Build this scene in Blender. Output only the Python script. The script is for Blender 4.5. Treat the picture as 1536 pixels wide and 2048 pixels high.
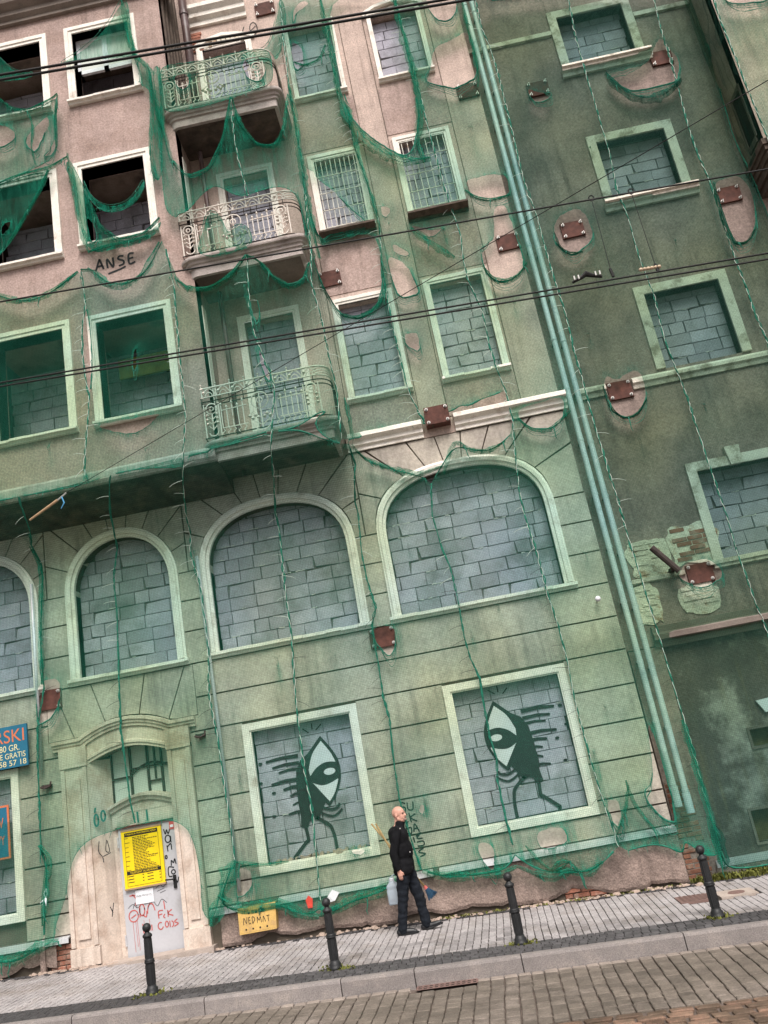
import bpy, bmesh, math, random
import numpy as np
from mathutils import Vector, Matrix, noise
from mathutils.geometry import delaunay_2d_cdt
for o in list(bpy.data.objects): bpy.data.objects.remove(o, do_unlink=True)
S = bpy.context.scene
COL = S.collection
# ------------------------------------------------------------------ camera
YAW, PITCH, ROLL = -0.047205, 0.296214, -0.186068
cam = bpy.data.objects.new('camera', bpy.data.cameras.new('camera')); COL.objects.link(cam)
fw = Vector((math.sin(YAW)*math.cos(PITCH), math.cos(YAW)*math.cos(PITCH), math.sin(PITCH)))
rt = Vector((math.cos(YAW), -math.sin(YAW), 0)); up = rt.cross(fw)
r2 = rt*math.cos(ROLL)+up*math.sin(ROLL); u2 = up*math.cos(ROLL)-rt*math.sin(ROLL)
cam.matrix_world = Matrix.Translation((0, -14.2, 2.2)) @ Matrix((r2, u2, -fw)).transposed().to_4x4()
cam.data.sensor_width = 36; cam.data.lens = 1700.11/2048*36; cam.data.clip_end = 3000; cam.data.clip_start = .05
S.camera = cam
S.render.resolution_x, S.render.resolution_y = 768, 1024
# ------------------------------------------------------------------ world, sun, exposure (overcast)
W = bpy.data.worlds.new('World'); S.world = W; W.use_nodes = True
wn = W.node_tree; bg = wn.nodes['Background']
sky = wn.nodes.new('ShaderNodeTexSky'); sky.sky_type = 'NISHITA'; sky.sun_disc = False
SUN_EL, SUN_AZ = 53, 12          # degrees; azimuth measured from the street side (-y) towards +x
sky.sun_elevation = math.radians(SUN_EL); sky.sun_rotation = math.radians(180-SUN_AZ)
sky.dust_density = 6; sky.air_density = 1.0; sky.ozone_density = 1.0
hs = wn.nodes.new('ShaderNodeHueSaturation'); hs.inputs['Saturation'].default_value = .18
wn.links.new(sky.outputs[0], hs.inputs['Color']); wn.links.new(hs.outputs[0], bg.inputs[0]); bg.inputs[1].default_value = .05
sl = bpy.data.lights.new('sun', 'SUN'); sl.energy = 1.5; sl.angle = math.radians(28); sl.color = (1, .94, .87)
so = bpy.data.objects.new('sun', sl); COL.objects.link(so)
so.rotation_euler = Vector((-math.sin(math.radians(SUN_AZ))*math.cos(math.radians(SUN_EL)), math.cos(math.radians(SUN_AZ))*math.cos(math.radians(SUN_EL)), -math.sin(math.radians(SUN_EL)))).to_track_quat('-Z', 'Y').to_euler()
S.view_settings.view_transform = 'Standard'; S.view_settings.look = 'None'
S.view_settings.exposure = 1.35; S.view_settings.gamma = 1; S.view_settings.use_curve_mapping = False
S.render.engine = 'CYCLES'
S.cycles.transparent_max_bounces = 16; S.cycles.max_bounces = 6
rnd = random.Random(11)
# ------------------------------------------------------------------ materials
MATS = {}
def mat(name, col, rough=.85, var=.25, scale=6, bump=0.0, bscale=60, objvar=0.0, metal=0.0, dirt=None, dscale=1.3, dth=(.5, .72), streak=None, spec=.3, fine=.12):
    """procedural surface: base colour, mottling, fine grain, optional dirt colour in patches or runs, bump, per-object value shift"""
    m = bpy.data.materials.new(name); m.use_nodes = True; MATS[name] = m
    N = m.node_tree.nodes; L = m.node_tree.links; b = N['Principled BSDF']
    b.inputs['Roughness'].default_value = rough; b.inputs['Metallic'].default_value = metal
    b.inputs['Specular IOR Level'].default_value = spec
    tc = N.new('ShaderNodeTexCoord'); geo = N.new('ShaderNodeNewGeometry')
    def nz(sc, det=5, rg=.6, vec=None):
        n = N.new('ShaderNodeTexNoise'); n.inputs['Scale'].default_value = sc; n.inputs['Detail'].default_value = det; n.inputs['Roughness'].default_value = rg
        L.new(vec if vec else geo.outputs['Position'], n.inputs['Vector']); return n.outputs['Fac']
    def mrange(f, a, bb, c, d):
        r = N.new('ShaderNodeMapRange'); r.inputs[1].default_value = a; r.inputs[2].default_value = bb; r.inputs[3].default_value = c; r.inputs[4].default_value = d
        L.new(f, r.inputs[0]); return r.outputs[0]
    def mul(a, bb):
        r = N.new('ShaderNodeMath'); r.operation = 'MULTIPLY'
        L.new(a, r.inputs[0]); L.new(bb, r.inputs[1]) if not isinstance(bb, float) else setattr(r.inputs[1], 'default_value', bb); return r.outputs[0]
    v = mul(mrange(nz(scale), .3, .7, 1-var, 1+var), mrange(nz(scale*14, 3), .3, .7, 1-fine, 1+fine))
    if objvar:
        oi = N.new('ShaderNodeObjectInfo'); v = mul(v, mrange(oi.outputs['Random'], 0, 1, 1-objvar, 1+objvar))
    rgb = N.new('ShaderNodeRGB'); rgb.outputs[0].default_value = (*col, 1); c = rgb.outputs[0]
    def mixc(c, f, dc):
        mx = N.new('ShaderNodeMix'); mx.data_type = 'RGBA'; L.new(f, mx.inputs['Factor']); L.new(c, mx.inputs[6]); mx.inputs[7].default_value = (*dc, 1); return mx.outputs[2]
    if dirt: c = mixc(c, mrange(nz(dscale, 8, .65), dth[0], dth[1], 0, .85), dirt)
    if streak:
        mp = N.new('ShaderNodeMapping'); mp.inputs['Scale'].default_value = (7, 7, .35); L.new(geo.outputs['Position'], mp.inputs[0])
        f = mul(mrange(nz(1.0, 6, .6, mp.outputs[0]), .5, .75, 0, .75), mrange(nz(.7, 3), .4, .6, 0, 1)); c = mixc(c, f, streak)
    vm = N.new('ShaderNodeVectorMath'); vm.operation = 'SCALE'; L.new(c, vm.inputs[0]); L.new(v, vm.inputs['Scale']); L.new(vm.outputs[0], b.inputs['Base Color'])
    if bump:
        bn = N.new('ShaderNodeBump'); bn.inputs['Strength'].default_value = 1; bn.inputs['Distance'].default_value = bump
        L.new(nz(bscale, 6, .65), bn.inputs['Height']); L.new(bn.outputs[0], b.inputs['Normal'])
    return m
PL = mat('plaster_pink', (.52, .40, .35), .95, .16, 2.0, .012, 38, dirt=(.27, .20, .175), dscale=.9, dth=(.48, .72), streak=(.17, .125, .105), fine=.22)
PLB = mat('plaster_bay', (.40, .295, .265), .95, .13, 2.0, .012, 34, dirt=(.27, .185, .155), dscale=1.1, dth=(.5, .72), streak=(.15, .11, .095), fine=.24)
STU = mat('rusticated_stucco', (.49, .435, .37), .95, .2, 1.3, .010, 46, dirt=(.25, .22, .205), dscale=.75, dth=(.44, .72), streak=(.12, .108, .10), fine=.16)
GROOVE = mat('groove_stucco', (.12, .095, .075), .95, .2, 4)
PLR = mat('plaster_grey', (.31, .235, .21), .95, .22, 1.4, .014, 36, dirt=(.15, .115, .10), dscale=.9, dth=(.44, .66), streak=(.09, .07, .062), fine=.25)
PLINTH = mat('plinth_plaster', (.30, .225, .195), .95, .22, 3, .03, 16, dirt=(.14, .105, .092), dscale=1.8, dth=(.45, .7), streak=(.12, .09, .08), fine=.3)
DARKW = mat('shopfront_render', (.12, .10, .09), .9, .35, 1.6, .012, 30, dirt=(.34, .31, .28), dscale=.8, dth=(.52, .62), streak=(.22, .17, .09), fine=.25)
TRIM = mat('painted_trim', (.80, .745, .68), .8, .1, 5, .006, 40, dirt=(.48, .40, .34), dscale=3, dth=(.56, .7), fine=.15)
TRIMR = mat('stone_trim', (.70, .64, .56), .85, .15, 5, .014, 26, dirt=(.26, .22, .165), dscale=3.5, dth=(.5, .64), fine=.2)
CREAM = mat('cream_portal', (.62, .52, .45), .8, .08, 3, .008, 22, dirt=(.38, .27, .21), dscale=2.2, dth=(.48, .68), streak=(.22, .155, .12), fine=.14)
BLOCK = mat('concrete_block', (.345, .33, .385), .95, .13, 4, .008, 50, objvar=.2, dirt=(.19, .185, .20), dscale=1.6, dth=(.5, .68), fine=.2)
MORTAR = mat('mortar', (.12, .115, .115), .95, .4, 9, .01, 40)
MORTARL = mat('mortar_smear', (.46, .45, .44), .95, .15, 12)
NIGHT = mat('dark_interior', (.032, .026, .022), .9, .4, 2)
CEIL = mat('stained_ceiling', (.30, .23, .19), .9, .3, 2, dirt=(.05, .035, .03), dscale=1.5)
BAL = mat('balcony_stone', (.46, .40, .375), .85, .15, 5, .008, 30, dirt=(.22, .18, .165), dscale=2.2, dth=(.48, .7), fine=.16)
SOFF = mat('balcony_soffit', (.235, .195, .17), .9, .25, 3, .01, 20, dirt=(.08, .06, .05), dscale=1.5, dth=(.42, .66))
SOFFD = mat('rotten_shaded_soffit', (.085, .065, .055), .9, .45, 4, .02, 14, dirt=(.17, .125, .09), dscale=3)  # rotten balcony undersides; on the bay its dark colour paints in shade
IRONW = mat('white_iron', (.66, .59, .53), .6, .1, 20, dirt=(.3, .17, .1), dscale=9, dth=(.58, .7))
IRONB = mat('rusty_bars', (.045, .034, .03), .8, .3, 20)
GRILL = mat('grille_paint', (.60, .57, .50), .6, .1, 10, dirt=(.27, .15, .09), dscale=9, dth=(.55, .7))
RUST = mat('rust_plate', (.088, .036, .028), .8, .35, 9, .004, 60, dirt=(.13, .05, .036), dscale=7)
BOLT = mat('zinc_bolt', (.50, .48, .46), .45, .1, 20, metal=.5)
PIPE = mat('zinc_pipe', (.55, .60, .63), .55, .15, 3, metal=.1, dirt=(.24, .29, .31), dscale=3, dth=(.5, .7))
PIPEB = mat('brown_pipe', (.075, .042, .038), .45, .25, 5, dirt=(.16, .12, .13), dscale=3)
WOOD = mat('old_boards', (.10, .075, .06), .9, .35, 9, .006, 40)
WOODL = mat('bare_wood', (.36, .24, .14), .8, .2, 12)
BRICK = mat('old_brick', (.30, .125, .085), .95, .25, 8, .008, 40, objvar=.2, dirt=(.36, .27, .22), dscale=5, dth=(.5, .66))
PATCH = mat('lime_patch', (.72, .66, .56), .95, .12, 6, .03, 20, dirt=(.40, .25, .16), dscale=4, dth=(.55, .64), fine=.22)
DOOR = mat('grey_door', (.46, .46, .49), .5, .05, 2, dirt=(.33, .32, .32), dscale=1.6, dth=(.58, .75), fine=.03)
BLACK = mat('black_paint', (.016, .016, .017), .5, .2, 8)
SPRAY = mat('black_spray', (.022, .024, .026), .8, .2, 12)
SPRAYW = mat('white_spray', (.63, .64, .66), .85, .08, 8)
SPRAYR = mat('red_spray', (.47, .11, .10), .8, .2, 20)
SPRAYG = mat('teal_spray', (.03, .17, .15), .8, .1, 10)
YEL = mat('yellow_board', (.84, .60, .012), .5, .04, 4, fine=.02)
YBOX = mat('yellow_cabinet', (.62, .40, .13), .6, .12, 5, dirt=(.42, .27, .14), dscale=6, dth=(.52, .68))
PAPER = mat('white_paper', (.72, .73, .77), .7, .03, 6)
BLUE = mat('blue_sign', (.015, .125, .205), .6, .1, 5)
SIGNR = mat('orange_letter', (.56, .16, .07), .6, .05, 5)
SIGNY = mat('cream_letter', (.66, .60, .33), .6, .05, 5)
STRIPM = mat('zinc_flashing', (.55, .55, .57), .45, .08, 3, metal=.2)
PAV = mat('paver', (.30, .275, .277), .85, .2, 2.2, .006, 60, objvar=.2, dirt=(.17, .14, .12), dscale=1.3, dth=(.48, .74), fine=.22)
SETTD = mat('basalt_sett', (.075, .07, .073), .75, .25, 9, .006, 40, objvar=.25, fine=.25)
JOINT = mat('sand_joint', (.045, .038, .033), .95, .35, 8, .01, 50)
KERB = mat('granite_kerb', (.235, .208, .20), .85, .12, 5, .006, 70, objvar=.07, dirt=(.27, .235, .215), dscale=5, dth=(.5, .68), fine=.26)
SETT = mat('road_sett', (.142, .118, .098), .8, .25, 4, .014, 34, objvar=.16, dirt=(.235, .195, .17), dscale=1.4, dth=(.5, .7), fine=.25)
SETTL = mat('pale_sett', (.27, .225, .195), .8, .2, 5, .01, 34, objvar=.1, fine=.2)
REDS = mat('brown_sett', (.125, .085, .06), .7, .25, 6, .01, 30, objvar=.45, dirt=(.30, .17, .12), dscale=2.5, fine=.25)
ROADJ = mat('road_grit', (.13, .10, .085), .95, .3, 8, .01, 70, dirt=(.09, .07, .055), dscale=2.5)
GROUND = mat('ground_earth', (.16, .135, .115), .95, .3, 1)
CAST = mat('cast_iron', (.018, .0185, .02), .5, .3, 18, .003, 60, spec=.4)
GRATE = mat('grate_iron', (.20, .125, .11), .75, .2, 14, .004, 50)
CONC = mat('concrete_lid', (.40, .33, .29), .9, .15, 5, .006, 50)
COATM = mat('black_wool', (.009, .009, .0105), .95, .5, 9, .004, 90, spec=.12)
TROUS = mat('navy_trousers', (.010, .0125, .018), .9, .3, 14, .004, 40, spec=.2)
SHOE = mat('black_leather', (.014, .014, .017), .42, .2, 12, spec=.5)
SKIN = mat('skin', (.56, .30, .23), .55, .14, 22, fine=.1, spec=.4)
STUBB = mat('grey_stubble', (.30, .21, .18), .8, .1, 60)
BRUSH = mat('blue_bristle', (.012, .045, .09), .8, .3, 40)
BAMBOO = mat('broom_stick', (.30, .21, .09), .6, .2, 12)
LEAF = mat('weed_leaf', (.13, .135, .028), .8, .35, 9, objvar=.2)
STONE = mat('rubble', (.38, .29, .24), .95, .25, 9, .01, 40)
ROPEW = mat('white_twine', (.50, .56, .50), .8, .2, 30)
ROPEG = mat('green_rope', (.014, .145, .095), .8, .4, 26)
WIRE = mat('cable_black', (.012, .011, .011), .6, .1, 10)
CERAM = mat('ceramic', (.55, .42, .30), .5, .2, 20)
def glassm():
    m = bpy.data.materials.new('old_glass'); m.use_nodes = True; b = m.node_tree.nodes['Principled BSDF']
    b.inputs['Base Color'].default_value = (.56, .57, .53, 1); b.inputs['Roughness'].default_value = .4; b.inputs['Transmission Weight'].default_value = .0; MATS['old_glass'] = m; return m
GLASS = glassm()
def jugm():
    m = bpy.data.materials.new('milky_plastic'); m.use_nodes = True; b = m.node_tree.nodes['Principled BSDF']
    b.inputs['Base Color'].default_value = (.62, .70, .78, 1); b.inputs['Roughness'].default_value = .3; b.inputs['Transmission Weight'].default_value = .45; b.inputs['IOR'].default_value = 1.2; return m
JUG = jugm()
def netm(name, tint=(.017, .225, .145), cov=.085, per=.027, film=(.87, .94, .905)):
    """woven scaffold netting: strands on a square weave with open meshes; 'dens' on the mesh = how far it is gathered"""
    m = bpy.data.materials.new(name); m.use_nodes = True; N = m.node_tree.nodes; L = m.node_tree.links
    for n in list(N): N.remove(n)
    out = N.new('ShaderNodeOutputMaterial'); mixs = N.new('ShaderNodeMixShader'); tr = N.new('ShaderNodeBsdfTransparent'); tr.inputs[0].default_value = (*film, 1)   # thin green strands let tinted light through
    df = N.new('ShaderNodeBsdfDiffuse'); tl = N.new('ShaderNodeBsdfTranslucent'); m2 = N.new('ShaderNodeMixShader'); m2.inputs[0].default_value = .35
    geo = N.new('ShaderNodeNewGeometry'); at = N.new('ShaderNodeAttribute'); at.attribute_name = 'dens'
    def M(op, a, b=None, c=None):
        r = N.new('ShaderNodeMath'); r.operation = op
        for i, v in enumerate((a, b, c)):
            if v is None: continue
            if isinstance(v, (int, float)): r.inputs[i].default_value = v
            else: L.new(v, r.inputs[i])
        return r.outputs[0]
    nz = N.new('ShaderNodeTexNoise'); nz.inputs['Scale'].default_value = .9; nz.inputs['Detail'].default_value = 2; L.new(geo.outputs['Position'], nz.inputs['Vector'])
    sc = N.new('ShaderNodeVectorMath'); sc.operation = 'SCALE'; sc.inputs['Scale'].default_value = .07; L.new(nz.outputs['Color'], sc.inputs[0])
    ad = N.new('ShaderNodeVectorMath'); L.new(geo.outputs['Position'], ad.inputs[0]); L.new(sc.outputs[0], ad.inputs[1])
    sp = N.new('ShaderNodeSeparateXYZ'); L.new(ad.outputs[0], sp.inputs[0])
    def strand(o):
        f = M('FRACT', M('MULTIPLY', o, 1/per)); return M('LESS_THAN', M('ABSOLUTE', M('SUBTRACT', f, .5)), .105)
    g = M('MAXIMUM', strand(sp.outputs['X']), strand(sp.outputs['Z']))
    n2 = N.new('ShaderNodeTexNoise'); n2.inputs['Scale'].default_value = .8; n2.inputs['Detail'].default_value = 4; L.new(geo.outputs['Position'], n2.inputs['Vector'])
    mr = N.new('ShaderNodeMapRange'); L.new(n2.outputs['Fac'], mr.inputs[0]); mr.inputs[1].default_value = .3; mr.inputs[2].default_value = .7; mr.inputs[3].default_value = cov-.05; mr.inputs[4].default_value = cov+.10
    n3 = N.new('ShaderNodeTexNoise'); n3.inputs['Scale'].default_value = .45; n3.inputs['Detail'].default_value = 5; L.new(geo.outputs['Position'], n3.inputs['Vector'])
    m3 = N.new('ShaderNodeMapRange'); L.new(n3.outputs['Fac'], m3.inputs[0]); m3.inputs[1].default_value = .36; m3.inputs[2].default_value = .64
    fc = N.new('ShaderNodeMix'); fc.data_type = 'RGBA'; L.new(m3.outputs[0], fc.inputs['Factor']); fc.inputs[6].default_value = (film[0]*1.015, film[1]*1.0, film[2]*.93, 1); fc.inputs[7].default_value = (film[0]*.94, film[1]*.975, film[2]*1.025, 1); L.new(fc.outputs[2], tr.inputs[0])
    # gathered folds: streaks of doubled netting
    wv = N.new('ShaderNodeTexNoise'); wv.inputs['Scale'].default_value = 1; wv.inputs['Detail'].default_value = 3
    mp = N.new('ShaderNodeMapping'); mp.inputs['Scale'].default_value = (15, 15, 1.6); L.new(geo.outputs['Position'], mp.inputs[0]); L.new(mp.outputs[0], wv.inputs['Vector'])
    fold = N.new('ShaderNodeMapRange'); L.new(wv.outputs['Fac'], fold.inputs[0]); fold.inputs[1].default_value = .35; fold.inputs[2].default_value = .7; fold.inputs[3].default_value = .12; fold.inputs[4].default_value = 1.6
    d = M('MULTIPLY', at.outputs['Fac'], fold.outputs[0])
    base = M('MULTIPLY_ADD', g, .34, M('SUBTRACT', mr.outputs[0], .08))
    al = M('MINIMUM', M('ADD', base, M('MULTIPLY', d, .62)), .97)
    L.new(al, mixs.inputs[0]); L.new(tr.outputs[0], mixs.inputs[1])
    # old netting is bleached and dusty where it lies flat, fresh green where it is bunched
    cm = N.new('ShaderNodeMix'); cm.data_type = 'RGBA'; cm.inputs[6].default_value = (tint[0]*2.6, tint[1]*1.15, tint[2]*1.2, 1); cm.inputs[7].default_value = (*tint, 1)
    L.new(M('MINIMUM', M('MULTIPLY', at.outputs['Fac'], 1.5), 1.0), cm.inputs['Factor'])
    for s_ in (df, tl): L.new(cm.outputs[2], s_.inputs['Color'])
    L.new(df.outputs[0], m2.inputs[1]); L.new(tl.outputs[0], m2.inputs[2]); L.new(m2.outputs[0], mixs.inputs[2]); L.new(mixs.outputs[0], out.inputs[0])
    return m
NET = netm('green_netting', film=(.80, .915, .855)); NETL = netm('green_netting_faded'); NETR = netm('green_netting_dark', (.018, .115, .085), .15, film=(.70, .83, .765))
# ------------------------------------------------------------------ object helpers
def link(o, parent=None):
    COL.objects.link(o)
    if parent is not None: o.parent = parent
    return o
def tag(o, label=None, cat=None, group=None, kind=None):
    for k, v in (('label', label), ('category', cat), ('group', group), ('kind', kind)):
        if v: o[k] = v
    return o
def thing(name, label, cat, group=None):
    return tag(link(bpy.data.objects.new(name, None)), label, cat, group)
class MB:
    def __init__(s): s.v = []; s.f = []; s.cuts = []
    def cut(s): s.cuts.append((len(s.v), len(s.f))); return s      # start a new piece of the same kind
    def add(s, vs, fs):
        k = len(s.v); s.v += [tuple(p) for p in vs]; s.f += [tuple(i+k for i in f) for f in fs]; return s
    def box(s, x0, x1, y0, y1, z0, z1):
        return s.add([(x0,y0,z0),(x1,y0,z0),(x1,y1,z0),(x0,y1,z0),(x0,y0,z1),(x1,y0,z1),(x1,y1,z1),(x0,y1,z1)], [(3,2,1,0),(4,5,6,7),(0,1,5,4),(1,2,6,5),(2,3,7,6),(3,0,4,7)])
    def prism(s, poly, y0, y1):
        """polygon in x,z between depths y0 (front) and y1"""
        n = len(poly)
        a = sum(poly[i][0]*poly[(i+1)%n][1]-poly[(i+1)%n][0]*poly[i][1] for i in range(n))
        if a < 0: poly = poly[::-1]
        vs = [(x, y0, z) for x, z in poly]+[(x, y1, z) for x, z in poly]
        return s.add(vs, [tuple(range(n)), tuple(range(2*n-1, n-1, -1))]+[(i, i+n, (i+1)%n+n, (i+1)%n) for i in range(n)])
    def extx(s, prof, x0, x1):
        """profile in y,z run along x"""
        n = len(prof); vs = [(x0, y, z) for y, z in prof]+[(x1, y, z) for y, z in prof]
        return s.add(vs, [tuple(range(n)), tuple(range(2*n-1, n-1, -1))]+[(i, i+n, (i+1)%n+n, (i+1)%n) for i in range(n)])
    def tube(s, pts, r, n=5, cap=True):
        pts = [Vector(p) for p in pts]; m = len(pts); k = len(s.v); pn = None
        for i, p in enumerate(pts):
            t = (pts[min(i+1, m-1)]-pts[max(i-1, 0)])
            t = t.normalized() if t.length > 1e-9 else Vector((0, 0, 1))
            if pn is None: a = t.orthogonal().normalized()
            else:
                a = pn-t*pn.dot(t); a = a.normalized() if a.length > 1e-6 else t.orthogonal().normalized()
            pn = a; b = t.cross(a); rr = r[i] if isinstance(r, (list, tuple)) else r
            s.v += [tuple(p+(a*math.cos(q*2*math.pi/n)+b*math.sin(q*2*math.pi/n))*rr) for q in range(n)]
        for i in range(m-1):
            for q in range(n): s.f.append((k+i*n+q, k+i*n+(q+1)%n, k+(i+1)*n+(q+1)%n, k+(i+1)*n+q))
        if cap: s.f.append(tuple(k+q for q in range(n-1, -1, -1))); s.f.append(tuple(k+(m-1)*n+q for q in range(n)))
        return s
    def lathe(s, c, prof, n=16):
        """prof = (radius, z) pairs about a vertical axis at c"""
        k = len(s.v); m = len(prof)
        for rr, z in prof: s.v += [(c[0]+rr*math.cos(q*2*math.pi/n), c[1]+rr*math.sin(q*2*math.pi/n), c[2]+z) for q in range(n)]
        for i in range(m-1):
            for q in range(n): s.f.append((k+i*n+q, k+i*n+(q+1)%n, k+(i+1)*n+(q+1)%n, k+(i+1)*n+q))
        s.f.append(tuple(k+q for q in range(n-1, -1, -1))); s.f.append(tuple(k+(m-1)*n+q for q in range(n)))
        return s
    def ribbon(s, pts, w, y, closed=False):
        """flat painted stroke in x,z at depth y"""
        p = [Vector((a, b)) for a, b in pts]; m = len(p); L_ = []; R_ = []
        for i in range(m):
            t = p[min(i+1, m-1)]-p[max(i-1, 0)]; t = t.normalized() if t.length > 1e-9 else Vector((1, 0)); nn = Vector((-t.y, t.x))
            ww = w[i] if isinstance(w, (list, tuple)) else w
            L_.append(p[i]+nn*ww/2); R_.append(p[i]-nn*ww/2)
        vs = [(a.x, y, a.y) for a in L_]+[(a.x, y, a.y) for a in R_]
        return s.add(vs, [(i, i+m, i+m+1, i+1) for i in range(m-1)])
    def obj(s, name, m, parent=None, smooth=False):
        if s.cuts:
            c = [q for q in s.cuts if q[1] > 0 and q[1] < len(s.f)]; c = [(0, 0)]+c+[(len(s.v), len(s.f))]; first = None
            for (v0, f0), (v1, f1) in zip(c[:-1], c[1:]):
                p = MB(); p.v = s.v[v0:v1]; p.f = [tuple(i-v0 for i in f) for f in s.f[f0:f1]]; o = p.obj(name, m, parent, smooth); first = first or o
            return first
        me = bpy.data.meshes.new(name); me.from_pydata(s.v, [], s.f); me.materials.append(m)
        if smooth: me.polygons.foreach_set('use_smooth', [True]*len(me.polygons))
        me.update(); return link(bpy.data.objects.new(name, me), parent)
def share(name, me, parent, loc, scale=(1, 1, 1), rot=(0, 0, 0)):
    o = bpy.data.objects.new(name, me); o.location = loc; o.scale = scale; o.rotation_euler = rot; return link(o, parent)
def inside(p, poly):
    x, z = p; c = False; n = len(poly); j = n-1
    for i in range(n):
        xi, zi = poly[i]; xj, zj = poly[j]
        if (zi > z) != (zj > z) and x < (xj-xi)*(z-zi)/(zj-zi)+xi: c = not c
        j = i
    return c
def cdt(polys, pts=()):
    vs = []; es = []
    for P_ in polys:
        k = len(vs); vs += [Vector(p) for p in P_]; es += [(k+i, k+(i+1)%len(P_)) for i in range(len(P_))]
    vs += [Vector(p) for p in pts]
    r = delaunay_2d_cdt(vs, es, [], 0, 1e-5); return r[0], r[2]
def wall(name, outer, holes, y, depth, m, parent, rough=0.0):
    """masonry slab in the x,z plane with openings and their reveals"""
    vs, fs = cdt([outer]+holes); b = MB(); keep = []
    for f in fs:
        c = (sum(vs[i].x for i in f)/3, sum(vs[i].y for i in f)/3)
        if inside(c, outer) and not any(inside(c, h) for h in holes): keep.append(f)
    b.add([(v.x, y, v.y) for v in vs], [tuple(f) for f in keep])
    for P_ in [outer]+holes:
        n = len(P_); b.add([(a, y, c) for a, c in P_]+[(a, y+depth, c) for a, c in P_], [(i, (i+1)%n, (i+1)%n+n, i+n) for i in range(n)])
    return b.obj(name, m, parent)
def sweep(b, path, prof, y, closed=False):
    """moulding: prof = (outward offset, depth) run along a path in x,z; path runs clockwise seen from the street so that 'outward' is to its left"""
    p = [Vector(q) for q in path]; m = len(p); rows = []
    for i in range(m):
        a = p[i-1] if (closed or i > 0) else None; c = p[(i+1)%m] if (closed or i < m-1) else None
        d1 = (p[i]-a).normalized() if a is not None else None; d2 = (c-p[i]).normalized() if c is not None else None
        if d1 is None: d1 = d2
        if d2 is None: d2 = d1
        n1 = Vector((-d1.y, d1.x)); n2 = Vector((-d2.y, d2.x)); nn = (n1+n2); nn = nn/max(.3, nn.dot(n1)) if nn.length > 1e-6 else n1
        rows.append([(p[i].x+nn.x*o, y+dy, p[i].y+nn.y*o) for o, dy in prof])
    k = len(prof); vs = [q for r_ in rows for q in r_]; fs = []
    for i in range(m if closed else m-1):
        for q in range(k-1): fs.append((i*k+q, ((i+1)%m)*k+q, ((i+1)%m)*k+q+1, i*k+q+1))
    if not closed: fs += [tuple(range(k-1, -1, -1)), tuple((m-1)*k+q for q in range(k))]
    return b.add(vs, fs)
def text(body, x0, x1, z0, z1, y, m, parent, name='lettering', shear=0.0, rot=0.0):
    cu = bpy.data.curves.new('t', 'FONT'); cu.body = body; cu.size = 1; cu.shear = shear; cu.fill_mode = 'FRONT'
    o = bpy.data.objects.new('t', cu); COL.objects.link(o)
    dg = bpy.context.evaluated_depsgraph_get(); me = bpy.data.meshes.new_from_object(o.evaluated_get(dg)); bpy.data.objects.remove(o); bpy.data.curves.remove(cu)
    me.name = name; n = len(me.vertices); co = np.empty(n*3); me.vertices.foreach_get('co', co); co = co.reshape(-1, 3)
    mn, mx = co.min(0), co.max(0); w = np.empty_like(co)
    u = (co[:, 0]-mn[0])/(mx[0]-mn[0])*(x1-x0)-(x1-x0)/2; v = (co[:, 1]-mn[1])/(mx[1]-mn[1])*(z1-z0)-(z1-z0)/2
    cr, sr = math.cos(rot), math.sin(rot)
    w[:, 0] = u*cr-v*sr+(x0+x1)/2; w[:, 1] = y; w[:, 2] = u*sr+v*cr+(z0+z1)/2
    me.vertices.foreach_set('co', w.ravel()); me.materials.clear(); me.materials.append(m); me.update()
    return link(bpy.data.objects.new(name, me), parent)
def gz(x, y=0.0): return -.02-.037*x+.015*y      # the street falls gently to the right
def ss(a, b, x):
    t = min(1, max(0, (x-a)/(b-a))); return t*t*(3-2*t)
# ================================================================== setting: ground
g = MB(); g.add([(-900, -900, gz(0)-1.2), (900, -900, gz(0)-1.2), (900, 900, gz(0)-1.2), (-900, 900, gz(0)-1.2)], [(0, 1, 2, 3)]); tag(g.obj('ground', GROUND), kind='structure')
# ================================================================== the netted house (number 11)
HOUSE = thing('apartment_building', 'derelict pink plaster house with bricked-up windows, arched lower floor and stacked balconies', 'building')
NEXT = thing('neighbouring_building', 'set-back dark plaster house right of the drainpipes, under green netting', 'building')
# block wall pieces: a few shared meshes of 0.49 x 0.235 m, arrises chipped
def block_mesh(k):
    r = random.Random(50+k); b = MB(); c = .006
    x0, x1, z0, z1 = -.5, .5, -.5, .5
    j = lambda s: r.uniform(-s, s)
    o = [(x0+j(.012), z0+j(.02)), (x1+j(.012), z0+j(.02)), (x1+j(.012), z1+j(.02)), (x0+j(.012), z1+j(.02))]
    if k % 4 == 3: q = r.randrange(4); o[q] = (o[q][0]*.86, o[q][1]*.80)
    i = [(x*(1-.03), z*(1-.06)) for x, z in o]
    vs = [(x, .10, z) for x, z in o]+[(x, .012, z) for x, z in o]+[(x, j(.004), z) for x, z in i]
    fs = [(8, 9, 10, 11)]+[(4+q, 4+(q+1)%4, 8+(q+1)%4, 8+q) for q in range(4)]+[(q, (q+1)%4, 4+(q+1)%4, 4+q) for q in range(4)]
    me = bpy.data.meshes.new('block'); me.from_pydata(vs, [], fs); me.materials.append(BLOCK); me.update(); return me
BLK = [block_mesh(k) for k in range(8)]
REST = {}     # joined blocks past the first 300 of a house
CNT = {}
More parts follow.
